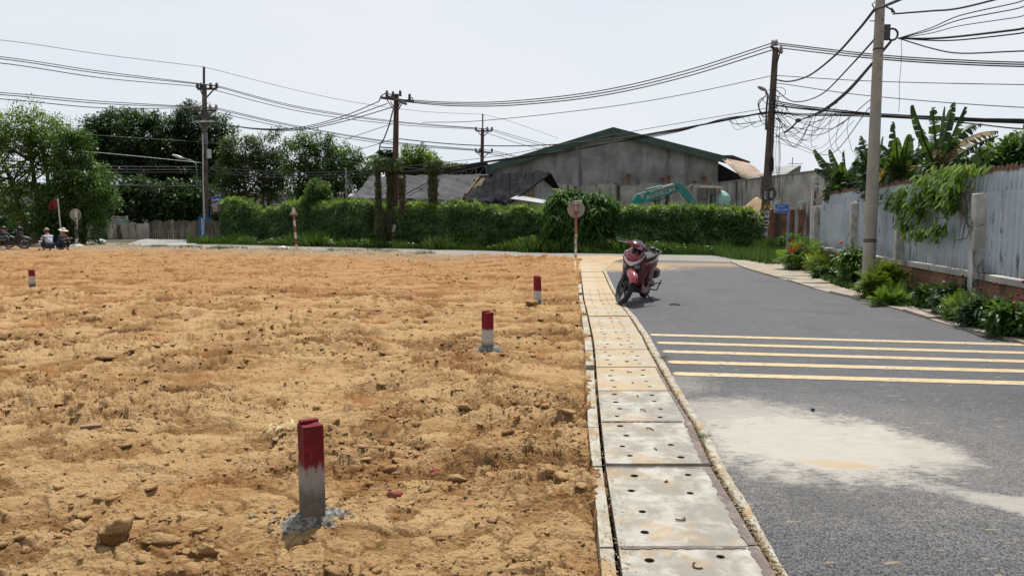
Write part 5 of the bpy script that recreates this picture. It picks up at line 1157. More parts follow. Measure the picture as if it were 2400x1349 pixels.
# litter
for (px_, py_, lb) in ((235, 572, 'white foam box lying in the grass near the pale driveway'), (2190, 722, 'crumpled white plastic bag at the foot of the plants by the fence'), (1982, 667, 'white and blue plastic bag in the weeds behind the pale round pole'), (665, 588, 'white plastic scrap beside the triangular sign')):
    q = G(px_, py_); m = MB(); r_ = random.Random(px_); V, F = ico(2); s_ = .13 * q.y / 30 + .05
    m.add([q + Vector((v[0] * s_ * 1.3, v[1] * s_, max(0, v[2] * .6 + .5) * s_)) * 1.0 + Vector((r_.uniform(-1, 1), r_.uniform(-1, 1), r_.uniform(0, 1))) * s_ * .2 for v in V], F, False)
    tag(m.build('plastic_litter', sgwhite), lb, 'litter')
q = G(1580, 714, .01); m = MB(); m.tube([q + Vector((-.09, 0, 0)), q + Vector((0, .02, .01)), q + Vector((.1, -.01, 0))], .012, 6); tag(m.build('rubber_scrap', black), 'black rubber scrap on the asphalt right of the scooter', 'litter')
q = G(2050, 719, .01); m = MB(); m.box(q, (.12, .05, .02), rz=.4); tag(m.build('dark_chip', black), 'small dark chip on the asphalt near the right pavement', 'litter')
q = G(1905, 959, .02); m = MB(); m.ell(q, (.018, .015, .012)); tag(m.build('pebble', black), 'dark pebble on the cement dusted asphalt', 'pebble')

# ================================================================== VEGETATION
bark = pm('bark', (.15, .12, .095), (.08, .065, .05), 4, .95, .6, 14)
g_mid = leafmat('leaf_mid_green', (.024, .058, .016), (.065, .13, .028), (.15, .22, .05), .36)
g_dark = leafmat('leaf_dark_green', (.016, .038, .016), (.036, .075, .024), (.085, .14, .042), .28)
g_light = leafmat('leaf_light_green', (.04, .085, .018), (.11, .18, .034), (.22, .30, .06), .42)
g_olive = leafmat('leaf_olive', (.03, .052, .02), (.075, .11, .038), (.16, .20, .075), .32)
g_hedge = leafmat('leaf_vine', (.02, .05, .014), (.06, .125, .027), (.18, .27, .06), .36)
g_dry = leafmat('vine_dry', (.05, .035, .02), (.10, .085, .04), (.14, .15, .05), .2)
g_dryg = leafmat('vine_half_dry', (.035, .032, .016), (.075, .08, .032), (.12, .16, .05), .25)
g_grass = leafmat('grass_blades', (.018, .045, .012), (.048, .10, .022), (.12, .18, .045), .32)
g_ban = leafmat('banana_leaf', (.014, .036, .018), (.032, .068, .028), (.11, .17, .035), .3, .5, .25)
g_bdry = leafmat('banana_dry', (.12, .08, .04), (.30, .21, .11), (.36, .27, .12), .3, .7)
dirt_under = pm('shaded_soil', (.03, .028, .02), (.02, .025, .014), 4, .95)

def tree(name, lb, cat, lobes, Y, trunks, mat_, per=70, csize=.6, dens=2.0, leaf=.26, droop=.3, tmpl=LEAF4, group=None, seed=1, tr=.16, flat=.75):
    L = [px_lobe(*l[:4], Y + (l[4] if len(l) > 4 else 0)) for l in lobes]
    bx = A(trunks[0][0], 512, Y).x
    o = thing(name, lb, cat, (bx, Y, 0), group=group)
    cs, rs = crown_pts(L, csize, dens); p, d, u, rn = clumps(cs, rs, per, droop, flat)
    k = p[:, 2] > .05; p, d, u, rn = p[k], d[k], u[k], rn[k]
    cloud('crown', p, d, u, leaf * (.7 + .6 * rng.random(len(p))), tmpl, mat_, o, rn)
    m = MB(); r_ = random.Random(seed)
    for i, (tx, ty) in enumerate(trunks):
        b = Vector((A(tx, 512, Y).x, Y + .3 * i, -.1)); c = A(ty[0], ty[1], Y); mid = b.lerp(c, .5) + Vector((r_.uniform(-.25, .25), 0, 0))
        m.tube(catmull([b, mid, c], 5), [tr * (1 - .055 * k) for k in range(11)], 7)
    for j in range(min(len(cs), 26)):
        cc = Vector(cs[r_.randrange(len(cs))]); tx, ty = r_.choice(trunks); c = A(ty[0], ty[1], Y); b = Vector((A(tx, 512, Y).x, Y, 0)); s_ = b.lerp(c, r_.uniform(.5, 1))
        mid = s_.lerp(cc, .5) + Vector((0, 0, .25)); m.tube([s_, mid, cc], [tr * .42, tr * .28, tr * .1], 5)
    m.build('trunk', bark, o, fix=False)
    return o
TG = 'trees behind the lot'
tree('tree', 'airy pale green tree at the far left, its trunk forking under the wires', 'tree', [(60, 300, 95, 52), (15, 330, 60, 45), (105, 345, 60, 45), (15, 400, 60, 55, -1), (150, 380, 45, 45), (-60, 330, 60, 70), (60, 470, 70, 50), (-60, 440, 60, 90)], 44, [(88, (60, 320)), (100, (100, 330)), (70, (20, 400))], g_light, 56, .42, 1.6, .17, .35, group=TG, seed=2)
tree('tree', 'bushy yellow green tree drooping over the round sign on the left', 'tree', [(165, 350, 45, 40), (185, 410, 60, 55), (225, 470, 42, 60), (140, 470, 65, 60), (180, 520, 75, 40), (110, 530, 50, 35), (160, 310, 30, 30)], 43, [(160, (165, 380)), (185, (195, 420)), (150, (140, 460))], g_mid, 66, .40, 2.2, .17, .45, group=TG, seed=3)
tree('tree', 'broad dark green tree behind the pale driveway', 'tree', [(280, 320, 85, 62), (350, 335, 62, 58), (230, 345, 50, 50), (310, 390, 90, 45), (400, 370, 50, 60), (300, 285, 55, 30)], 64, [(330, (300, 340)), (350, (360, 350))], g_dark, 95, .6, 2.6, .24, .3, group=TG, seed=4, tr=.25)
tree('tree', 'tall dark tree just behind the tallest pole', 'tree', [(450, 290, 50, 48), (495, 320, 45, 55), (430, 340, 55, 50), (480, 390, 65, 60), (520, 370, 35, 45), (440, 430, 60, 40)], 65, [(450, (450, 320)), (470, (490, 340))], g_dark, 95, .6, 2.6, .24, .3, group=TG, seed=5, tr=.25)
tree('tree', 'airy grey green tree right of the tallest pole with sky showing through', 'tree', [(560, 350, 52, 35), (620, 350, 45, 38), (535, 400, 38, 45), (600, 405, 60, 40), (650, 400, 35, 45), (570, 450, 50, 25), (640, 455, 40, 25)], 56, [(590, (560, 370)), (600, (620, 360)), (585, (545, 400)), (615, (640, 400))], g_olive, 54, .45, 1.9, .21, .5, group=TG, seed=6, tr=.14)
tree('tree', 'bright topped tree left of the thin galvanised mast', 'tree', [(705, 345, 38, 30), (750, 350, 42, 38), (700, 395, 45, 40), (760, 405, 55, 40), (730, 450, 60, 25), (790, 420, 30, 35)], 54, [(700, (705, 360)), (715, (750, 370)), (722, (770, 400))], g_mid, 60, .45, 1.9, .2, .4, group=TG, seed=7, tr=.15)
tree('tree', 'rounded green tree leaning right behind the thin galvanised mast', 'tree', [(815, 365, 35, 32), (850, 395, 32, 32), (815, 420, 45, 35), (860, 430, 25, 25)], 55, [(810, (815, 380)), (825, (845, 400))], g_mid, 60, .45, 1.9, .2, .4, group=TG, seed=8, tr=.14)
tree('tree', 'small yellow green round tree right of the reddish pole', 'tree', [(975, 378, 42, 32), (1005, 390, 28, 25), (960, 400, 35, 20)], 66, [(975, (975, 380))], g_light, 70, .6, 2.8, .3, .2, group=TG, seed=9, tr=.16)
tree('tree', 'low dark feathery tree peeping over the grey tarpaulin', 'tree', [(1040, 395, 22, 14), (1075, 400, 30, 12), (1020, 405, 30, 14)], 67, [(1040, (1040, 400))], g_olive, 60, .5, 2.6, .26, .2, group=TG, seed=10, tr=.12)
tree('tree', 'drooping understorey tree above the concrete wall and board fence', 'tree', [(300, 450, 60, 35), (370, 455, 55, 38), (330, 490, 60, 25), (420, 460, 40, 35), (270, 490, 50, 35), (225, 440, 30, 30)], 60, [(330, (330, 470)), (265, (270, 460)), (410, (400, 470))], g_dark, 60, .6, 2.4, .3, .5, group=TG, seed=12, tr=.12)
tree('tree', 'dark tree mass filling the gap behind the board fence', 'tree', [(470, 470, 60, 40), (420, 500, 60, 28), (500, 500, 40, 30), (560, 480, 40, 30)], 60, [(450, (450, 470)), (500, (500, 480))], g_dark, 80, .7, 3.0, .32, .3, group=TG, seed=13, tr=.12)
tree('tree', 'trees closing the view beyond the far left edge', 'tree', [(-190, 330, 90, 90), (-230, 450, 110, 90), (-120, 460, 60, 70)], 50, [(-180, (-190, 350)), (-230, (-230, 400))], g_mid, 60, .8, 2.0, .36, .3, group=TG, seed=14, tr=.2)

# undergrowth masses that read as one
def mass(name, lb, lobes, Y, mat_, per=60, csize=.5, dens=2.5, leaf=.22, droop=.2, tmpl=LEAF4, cat='undergrowth'):
    L = [px_lobe(*l[:4], Y + (l[4] if len(l) > 4 else 0)) for l in lobes]
    cs, rs = crown_pts(L, csize, dens); p, d, u, rn = clumps(cs, rs, per, droop); k = p[:, 2] > 0; p, d, u, rn = p[k], d[k], u[k], rn[k]
    return tag(cloud(name, p, d, u, leaf * (.7 + .6 * rng.random(len(p))), tmpl, mat_, None, rn), lb, cat, kind='stuff')
mass('undergrowth', 'dark undergrowth below the left trees', [(40, 530, 90, 45), (140, 545, 60, 22), (-60, 530, 80, 50), (185, 505, 36, 34, 4)], 47, g_dark, 70, .55, 2.6, .24)
mass('far_woodland', 'far wood closing the horizon behind the left trees', [(100 + 120 * k, 478 + 6 * math.sin(k * 2), 85, 30 + 5 * math.sin(k)) for k in range(-3, 7)], 98, g_dark, 60, 1.3, 3.0, .6)

def palm(name, lb, cpx, Y, n, L, seed, stem=True):
    c = A(*cpx, Y); o = thing(name, lb, 'palm', (c.x, Y, 0)); r_ = random.Random(seed)
    P = []; D = []; U = []; S = []
    m = MB()
    for k in range(n):
        az = 6.283 * k / n + r_.uniform(-.2, .2); el = r_.uniform(.1, 1.25)
        d0 = Vector((math.cos(az) * math.cos(el), math.sin(az) * math.cos(el), math.sin(el))); Lk = L * r_.uniform(.8, 1.1); pts = []
        for j in range(9):
            tt = j / 8; pts.append(c + d0 * Lk * tt + Vector((0, 0, -1)) * Lk * .55 * tt * tt)
        m.tube(pts, [.03 * (1 - .09 * j) for j in range(9)], 4)
        for j in range(1, 40):
            tt = j / 40; i = int(tt * 8); q = pts[i].lerp(pts[min(i + 1, 8)], tt * 8 - i); ax = (pts[min(i + 1, 8)] - pts[i]).normalized(); sd_ = ax.cross(Vector((0, 0, 1))).normalized()
            for sg in (-1, 1): P.append(q); D.append(sd_ * sg + ax * .6 + Vector((0, 0, -.45))); U.append((0, 0, 1)); S.append(L * .32 * math.sin(math.pi * min(.15 + tt * .85, 1)) + .1)
    cloud('crown', np.array(P), np.array(D), np.array(U), np.array(S), (LEAF4[0] * [1, .3, 1], LEAF4[1]), g_dark, o); m.build('frond_rib', bark, o, fix=False)
    m = MB(); m.tube([(c.x, Y, -.1), (c.x + .1, Y, c.z * .5), c], [.22, .17, .14], 8); m.build('trunk', bark, o)
palm('palm', 'feathery palm half hidden behind the reddish pole', (905, 372), 62, 22, 1.9, 3)
palm('palm', 'small far palm above the grey tarpaulin', (1068, 394), 72, 16, 1.3, 5)

# ------------------------------------------------------------------ vine covered wall along the main road
def hx(px_): return px_
hl = [(520, 47.5), (600, 45.8), (740, 43.0), (860, 41.0), (925, 40.1), (1000, 39.0), (1110, 37.4), (1200, 36.2), (1290, 35.2), (1350, 34.7), (1440, 34.0), (1560, 33.4), (1700, 33.0), (1778, 32.8)]
def hY(px_): return float(np.interp(px_, [a for a, b in hl], [b for a, b in hl]))
def top_at(px_):
    base = np.interp(px_, [515, 540, 580, 600, 625, 660, 690, 720, 760, 800, 860, 905, 950, 980, 1010, 1050, 1070, 1110, 1150, 1200, 1290, 1440, 1500, 1600, 1700, 1760, 1780],
                     [474, 462, 462, 478, 488, 480, 470, 468, 472, 466, 468, 474, 480, 468, 480, 478, 466, 476, 482, 482, 484, 484, 482, 478, 482, 486, 500]); return base
def hedge(xa, xb, lb, per_m2=900, seed=1, leaf=.105):
    o = thing('vine_covered_wall', lb, 'hedge', (A((xa + xb) / 2, 512, hY((xa + xb) / 2)).x, hY((xa + xb) / 2), 0))
    n = int((xb - xa) / 6); m = MB(); V = []; F = []
    for k in range(n + 1):
        px_ = xa + (xb - xa) * k / n; Y = hY(px_); q = A(px_, top_at(px_) + 5, Y); z = q.z - .32
        V += [(q.x, Y, 0), (q.x, Y, z), (q.x + .1, Y + .5, z), (q.x + .1, Y + .5, 0)]
    for k in range(n):
        for j in range(3): F.append((k * 4 + j, k * 4 + j + 1, k * 4 + 5 + j, k * 4 + 4 + j))
    F += [(0, 3, 2, 1), (n * 4, n * 4 + 1, n * 4 + 2, n * 4 + 3)]
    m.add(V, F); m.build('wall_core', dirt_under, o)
    r_ = np.random.default_rng(seed); aL = A(xa, 512, hY(xa)); aR = A(xb, 512, hY(xb)); Ln = (aR - aL).length
    N = int(Ln * 2.3 * per_m2); px_ = xa + (xb - xa) * r_.random(N)
    Y = np.interp(px_, [a for a, b in hl], [b for a, b in hl]); sc = Y / FPX; X = (px_ - 1200) * sc * 1.004
    top = CAMH + (512 - top_at(px_)) * sc
    top = top - .20 + (.30 if seed == 5 else .17) * fbm(px_ * .03, px_ * 0, seed, 4)
    kind_ = r_.random(N); z = top * r_.random(N) ** .85; bulge = .32 * (fbm(X * .9, z * 1.1, seed + 3, 4) + .35) + .10 * gn(X * 4, z * 4, seed + 5)
    tilt = .25 * (1 - z / np.maximum(top, .3))
    yy = Y - .08 - np.clip(bulge, -.02, 1) - tilt * .6 + r_.random(N) * .12
    onT = kind_ > .74
    yy = np.where(onT, Y - .25 + .85 * r_.random(N), yy); z = np.where(onT, top + .06 * r_.normal(size=N) + .12 * np.clip(fbm(X * 2.2, yy * 2.2, seed + 9, 3), 0, 1) , z)
    P = np.stack([X, yy, np.maximum(z, .02)], 1)
    D = rnds(N) * .6 + np.where(onT[:, None], [0, -.1, .3], [0, -.35, -.8]); U = rnds(N) * .45 + np.where(onT[:, None], [0, -.2, 1], [0, -1.0, .45])
    cl = fbm(X * 1.5, z * 1.6, seed + 20, 3)
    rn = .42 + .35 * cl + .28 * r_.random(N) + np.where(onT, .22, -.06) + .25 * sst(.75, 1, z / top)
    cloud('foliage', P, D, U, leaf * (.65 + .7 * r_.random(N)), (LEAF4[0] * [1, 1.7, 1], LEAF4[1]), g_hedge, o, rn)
    N = int(Ln * 26); px_ = xa + (xb - xa) * r_.random(N); Y = np.interp(px_, [a for a, b in hl], [b for a, b in hl]); sc = Y / FPX; X = (px_ - 1200) * sc
    tz = CAMH + (512 - top_at(px_)) * sc
    P = np.stack([X, Y - .1 + .5 * r_.random(N), tz - .22], 1); cloud('shoots', P, rnds(N) * .7 + [0, 0, .9], rnds(N), .16 + .26 * r_.random(N), (FROND[0], FROND[1]), g_light, o, .3 + .5 * r_.random(N))
hedge(519, 1302, 'long vine smothered wall with a wavy top between the left board and the mango bush', 620, 5)
hedge(1430, 1779, 'neat clipped looking green vine wall in front of the teal excavator', 760, 9)
# bumps and columns of vine
mass_ = tree('shrub', 'round lump of bright vine rising above the wavy hedge', 'shrub', [(744, 448, 26, 24), (740, 468, 34, 16)], 43.4, [(744, (744, 450))], g_hedge, 110, .3, 3.2, .13, .2, seed=20, tr=.05)
tree('shrub', 'tall bush of long drooping glossy leaves behind the bare round sign', 'bush', [(1320, 478, 34, 28), (1360, 470, 42, 26), (1400, 490, 36, 34), (1340, 520, 50, 40), (1390, 540, 45, 35), (1300, 500, 24, 30), (1330, 556, 60, 20)], 34.0, [(1350, (1340, 490)), (1370, (1390, 490))], leafmat('glossy_long_leaf', (.02, .05, .012), (.05, .12, .022), (.15, .25, .05), .32, .55, .2), 40, .3, 2.6, .36, .75, LONG, seed=21, tr=.05)
def column(px_, y0, y1, w0, w1, Y, lb, mat_, n=5200, seed=0):
    r_ = np.random.default_rng(seed); v = r_.random(n); py_ = y0 + (y1 - y0) * v; w_ = w0 + (w1 - w0) * v + 3 * gn(v * 9, v * 0, seed); ang = r_.random(n) * 6.283; rad = r_.random(n) ** .5
    sc = Y / FPX; X = (px_ + 2.5 * gn(v * 5, v * 0 + 3, seed) - 1200) * sc + np.cos(ang) * rad * w_ * sc; Yy = Y + np.sin(ang) * rad * w_ * sc; Z = CAMH + (512 - py_) * sc
    return tag(cloud('hanging_vine', np.stack([X, Yy, Z], 1), rnds(n) * .7 + [0, 0, -.8], rnds(n) * .5 + [0, -1, .4], .10 + .14 * r_.random(n), (LEAF4[0] * [1, .8, 1], LEAF4[1]), mat_, None, .5 + .35 * gn(v * 14, v * 3, seed + 1) + .3 * (r_.random(n) - .5)), lb, 'vine', 'dead and living vine hanging beside the reddish pole')
column(1016, 385, 560, 10, 7, 39.2, 'thick shaggy column of dry vine right of the reddish pole', g_dryg, 5200, 1)
column(1018, 378, 400, 20, 18, 39.2, 'brown and green crown of vine topping the thick shaggy column', g_olive, 2200, 8)
column(889, 392, 545, 3.5, 7, 39.6, 'narrow column of dark vine left of the reddish pole', g_dryg, 2400, 2)
column(918, 378, 540, 7, 8, 39.9, 'vine clinging round the lower half of the reddish pole', g_dryg, 3600, 3)
column(944, 410, 500, 7, 4, 39.6, 'short wispy strand of vine just right of the reddish pole', g_dry, 1500, 4)
column(912, 372, 400, 30, 32, 39.9, 'pale mat of vine spreading where cables meet the reddish pole', g_olive, 2600, 5)

# ------------------------------------------------------------------ verge: grass and weeds
N = 52000; px_ = rng.uniform(440, 1905, N); Yh = np.interp(px_, [a for a, b in hl], [b for a, b in hl]); s_ = rng.random(N)
Xf = (px_ - 1200) * Yh / FPX; Yf = FR(Xf); depth = np.maximum(Yh - Yf, .9); yy = Yf + .02 + s_ * depth + .18 * fbm(Xf * .9, Xf * 0, 3, 3); X = (px_ - 1200) * yy / FPX
cl = fbm(X * .8, yy * .8, 201, 4); hgt = (.13 + .16 * s_ + .30 * np.clip(cl + .1, 0, 1)) * (.5 + .8 * rng.random(N))
tag(cloud('grass', np.stack([X, yy, np.full(N, .0)], 1), rnds(N) * .45 + [0, -.1, 1], rnds(N), hgt * 1.25, (BLADE[0] * [1, 1.3, 1], BLADE[1]), g_grass, None, .45 + .4 * cl + .35 * (rng.random(N) - .4)), 'grass and weeds on the verge below the vine walls', 'grass', kind='stuff')
N = 22000; px_ = rng.uniform(560, 1850, N); Yh = np.interp(px_, [a for a, b in hl], [b for a, b in hl]); Xf = (px_ - 1200) * Yh / FPX; Yf = FR(Xf)
yy = Yf + .25 + rng.random(N) * np.maximum(Yh - Yf, .8); X = (px_ - 1200) * yy / FPX; cl = fbm(X * .55, yy * .6, 209, 4); k = cl > -.05
z = .12 + .45 * np.clip(cl, 0, 1) * rng.random(N); P = np.stack([X, yy, z], 1)[k]
tag(cloud('ground_cover', P, rnds(len(P)) + [0, -.3, .2], rnds(len(P)) * .5 + [0, -.3, 1], .07 + .09 * rng.random(len(P)), (LEAF4[0] * [1, 1.6, 1], LEAF4[1]), g_hedge, None, .35 + .5 * rng.random(len(P))), 'broad leaved creeping weeds on the verge', 'weeds', kind='stuff')
# grass fringe on the lot side of the main road and around the left
N = 16000; X = rng.uniform(-34, -2.5, N); yy = NR(X) - .25 - np.abs(rng.normal(0, .7, N)); keep_ = fbm(X * .6, yy * .8, 215, 4) > .0 + .4 * sst(-12, -3, X); X, yy = X[keep_], yy[keep_]
tag(cloud('roadside_grass', np.stack([X, yy, np.full(len(X), .0)], 1), rnds(len(X)) * .5 + [0, 0, 1], rnds(len(X)), .08 + .14 * rng.random(len(X)), (BLADE[0] * [1, 1.5, 1], BLADE[1]), g_olive, None), 'thin grass between the dirt lot and the main road', 'grass', kind='stuff')
# tufts and bushes on the verge
def bush(px_, Y, w_, h_, lb, mat_, tm=LEAF4, leaf=.12, n=14, per=70, droop=0., cat='bush', z0=.0, name='bush', up=1.0, wid=1.5, stems=5, seed=0, group=None):
    c = A(px_, 512, Y); s_ = Y / FPX; W_, H_ = w_ * s_ / 2, h_ * s_; r_ = random.Random(seed + int(px_))
    o = thing(name, lb, cat, (c.x, Y, z0), group=group); cs = []; m = MB()
    for k in range(n):
        a = r_.uniform(0, 6.283); rad = r_.random() ** .5; hh_ = r_.uniform(.25, 1) * (1 - .35 * rad)
        cs.append((c.x + math.cos(a) * rad * W_ * .8, Y + math.sin(a) * rad * W_ * .8, z0 + hh_ * H_ * .88))
    for k in range(stems): q = cs[k % n]; m.tube([(c.x + r_.uniform(-.1, .1) * W_, Y, z0 - .02), ((c.x + q[0]) / 2, (Y + q[1]) / 2, q[2] * .6), q], [.014, .010, .005], 5)
    cs = np.array(cs); rs = np.full(n, min(W_, H_) * .38); p, d, u, rn = clumps(cs, rs, per, droop, .85)
    p[:, 2] = np.maximum(p[:, 2], z0 + .01)
    tv = tm[0] * ([1, wid, 1] if tm is LEAF4 else [1, 1, 1])
    cloud('foliage', p, d, u, leaf * (.6 + .8 * rng.random(len(p))), (tv, tm[1]), mat_, o, rn); m.build('stem', bark, o, fix=False); return o
def tuft(px_, Y, w_, h_, lb, n=420, mat_=None):
    s_ = Y / FPX; c = A(px_, 512, Y); P = np.stack([c.x + rng.normal(0, w_ * s_ / 5, n), Y + rng.normal(0, w_ * s_ / 5, n), np.zeros(n)], 1)
    return tag(cloud('grass_tuft', P, (P - np.array([c.x, Y, 0])) * 1.2 + rnds(n) * .3 + [0, 0, 1], rnds(n), h_ * s_ * (.5 + .6 * rng.random(n)), (BLADE[0] * [1, 1.1, 1], BLADE[1]), mat_ or g_grass, None), lb, 'grass tuft', 'tall grass tufts on the verge')
tuft(1245, 33.6, 60, 42, 'bright tall grass tuft under the left side of the mango bush'); tuft(1300, 33.2, 55, 34, 'tall grass tuft just left of the bare round sign')
tuft(1470, 32.6, 60, 50, 'tall dark grass tuft behind the scooter handlebars'); tuft(1030, 36.6, 60, 36, 'bright grass tuft below the shaggy vine column'); tuft(745, 41, 90, 40, 'pale grass clump right of the triangular sign'); tuft(700, 42, 60, 36, 'grass clump just behind the triangular sign'); tuft(560, 45, 60, 30, 'low grass clump below the bamboo palisade')
bush(1062, 37.6, 46, 34, 'dense little bush at the foot of the wavy hedge', g_hedge, n=12)
bush(850, 39.5, 70, 24, 'low spreading bush on the verge left of the reddish pole', g_hedge, n=12)
bush(1236, 34.8, 46, 42, 'pale green shrub left of the long leaved bush', g_light, n=12)
bush(1850, 31.5, 85, 52, 'glossy vine mound in front of the red brick wall', g_hedge, n=20, per=90, leaf=.13); bush(1905, 29, 60, 50, 'leafy mound between street sign and fence end', g_hedge, n=14, leaf=.13)
N = 9000; X = rng.uniform(8.2, 11.5, N); yy = rng.uniform(24, 31, N); hgt = .2 + .3 * rng.random(N)
tag(cloud('corner_weeds', np.stack([X, yy, np.zeros(N)], 1), rnds(N) * .5 + [0, 0, 1], rnds(N), hgt, BLADE, g_grass, None), 'weeds on the corner behind the street sign', 'weeds', kind='stuff')
# plants along the metal fence
flower = pm('orange_petals', (.60, .13, .02), (.45, .08, .02), 9, .6); crimson = pm('crimson_plume', (.17, .01, .03), (.11, .008, .02), 9, .8)
dkm = leafmat('dark_shrub_leaf', (.02, .045, .018), (.045, .085, .03), (.10, .16, .05), .28); ylm = leafmat('fresh_yellow_green', (.06, .10, .015), (.13, .18, .03), (.25, .28, .05), .35)
orb = bush(1885, 21.6, 85, 70, 'feathery green shrub with orange flowers beside the street sign post', g_light, FROND, .3, 24, 30, .1, z0=0, name='flowering_shrub')
fm = MB(); r_ = random.Random(3)
for k in range(9):
    q = A(1857 + r_.uniform(-9, 22), 573 + r_.uniform(-10, 16), 21.0 + r_.uniform(-.2, .2))
    for j in range(5): a = j * 1.256; fm.add([q, q + Vector((math.cos(a) * .055, -.02, math.sin(a) * .055)), q + Vector((math.cos(a + .5) * .06, -.03, math.sin(a + .5) * .06)), q + Vector((math.cos(a + 1) * .05, -.02, math.sin(a + 1) * .05))], [(0, 1, 2, 3)])
fm.build('blossoms', flower, orb, fix=False)
bush(1935, 20.0, 75, 46, 'yellowing feathery shrub at the far end of the brick base', ylm, FROND, .26, 14, 22, .2, name='shrub')
bush(1945, 18.6, 90, 34, 'low dark weeds between fence end and round pole', dkm, leaf=.09, n=16)
o_ = bush(1997, 16.6, 72, 112, 'dense leafy bush just left of the pale round pole', g_hedge, LONG, .17, 26, 70, .3, name='bush')
m = MB(); m.ell(A(1972, 567, 16.4), (.035, .035, .03)); m.build('flower', flower, o_)
bush(2084, 13.7, 72, 84, 'feathery yellow green shrub right of the pale round pole', ylm, FROND, .30, 20, 26, .15, name='shrub')
bush(2110, 12.9, 95, 30, 'low yellow green fern like weed beside the pavement', g_light, FROND, .24, 10, 22, .1, name='shrub')
bush(2186, 12.15, 46, 66, 'narrow upright green bush before the brick base', g_hedge, LONG, .15, 16, 60, .1, name='bush')
def cocks(px_, Y, w_, h_, lb, fl_, m_=dkm):
    o = bush(px_, Y, w_, h_, lb, m_, LONG, .16, 24, 62, .2, name='flowering_shrub'); m = MB(); r_ = random.Random(int(px_))
    for (fx_, fy_) in fl_: q = A(fx_, fy_, Y - .15); V, F = ico(1); m.add([q + Vector(v) * r_.uniform(.018, .026) for v in V], F)
    m.build('blossoms', crimson, o, fix=False)
cocks(2240, 11.4, 74, 92, 'dark shrub with crimson flower heads left of the second near post', ((2212, 664), (2232, 645), (2257, 647)))
cocks(2318, 10.1, 90, 80, 'dark shrub with crimson flower heads right of the second near post', ((2299, 676), (2330, 665), (2344, 668)))
cocks(2388, 9.3, 90, 98, 'crimson flowered shrub cut by the right edge of the picture', ((2370, 697), (2386, 690), (2394, 702), (2376, 712), (2398, 660)), g_hedge)
bush(2276, 10.8, 60, 56, 'light green feathery weed in front of the dark shrubs', g_light, FROND, .26, 10, 22, .15, name='shrub')
N = 9000; yy = rng.uniform(7.5, 20, N); X = BR(yy) + .03 + rng.random(N) ** 1.5 * (fx(yy) - BR(yy) - .1); k = fbm(X * 2, yy * 2, 5, 3) > -.2; X, yy = X[k], yy[k]
tag(cloud('planting_bed_weeds', np.stack([X, yy, np.full(len(X), .01)], 1), rnds(len(X)) * .7 + [0, 0, .8], rnds(len(X)), .05 + .13 * rng.random(len(X)), LEAF4, dkm, None), 'low weeds and leaves at the foot of the metal fence', 'weeds', kind='stuff')
# vine over the fence
fvine = thing('fence_vine', 'big leaved vine spilling over the metal fence', 'vine', FS(8.9, .1, 0))
P = []; r_ = np.random.default_rng(5)
def vine_area(tt0, tt1, z0, z1, n, out=.12):
    tt = tt0 + (tt1 - tt0) * r_.random(n); zz = z0 + (z1 - z0) * r_.random(n); return tt, zz
tt, zz = vine_area(7.5, 11.7, .95, 2.42, 4200)
def inside(tt, zz):
    low = np.interp(tt, [7.5, 7.9, 8.5, 9.2, 9.9, 10.4, 10.7, 11.1, 11.7], [2.0, 1.55, 1.3, 1.1, 1.1, 1.4, 1.85, 2.1, 2.2]) + .18 * fbm(tt * 3, zz * 2, 9, 3)
    hi = np.interp(tt, [7.5, 8.0, 8.6, 9.6, 10.6, 11.7], [2.1, 2.1, 2.2, 2.40, 2.38, 2.25]) + .08 * fbm(tt * 4, zz * 0, 19, 3)
    return (zz > low) & (zz < hi) & (fbm(tt * 2.2, zz * 2.2, 29, 3) > -.14 + .5 * sst(1.6, 1.0, zz) + .35 * sst(10.7, 11.4, tt))
k = inside(tt, zz); tt, zz = tt[k], zz[k]; dep = .06 + .22 * r_.random(len(tt)) * (.4 + np.clip(fbm(tt * 2, zz * 2, 39, 3) + .5, 0, 1))
dep = np.where(zz > 2.24, -.25 + .45 * r_.random(len(tt)), dep); Mf = np.array(fence.matrix_basis)
loc = np.stack([tt, ys_ * dep, zz, np.ones(len(tt))], 1) @ Mf.T; side = (Mf @ np.array([0, ys_, 0, 0]))[:3]
N = len(tt); g_vine = leafmat('fence_vine_leaf', (.045, .095, .018), (.11, .20, .035), (.26, .35, .08), .45, .4, .45)
cloud('foliage', loc[:, :3], rnds(N) * .5 + [0, 0, -.8] + side * .4, rnds(N) * .35 + side * 1.0 + [0, 0, .6], .09 + .08 * r_.random(N), LEAFW, g_vine, fvine, .35 + .45 * r_.random(N) + .2 * sst(1.8, 2.4, zz), smooth=True)
m = MB(); rr_ = random.Random(8)
for k in range(16):
    a = rr_.uniform(8.0, 10.8); q = [FS(a, .05, 2.3)]; 
    for j in range(1, 7): q.append(FS(a + rr_.uniform(-.35, .35) + .1 * j, .07 + .03 * rr_.random(), 2.3 - j * rr_.uniform(.1, .22)))
    m.tube(catmull(q, 3), .006, 4)
for k in range(5): a = rr_.uniform(8, 11.4); q = FS(a, 0, 2.28); m.tube(catmull([q, q + Vector((.05, 0, .18)), q + Vector((.2, .1, .22)), q + Vector((.28, .1, .1))], 5), .006, 4)
m.build('stem', pm('vine_stem', (.13, .13, .05), (.08, .06, .03), 9), fvine, fix=False)

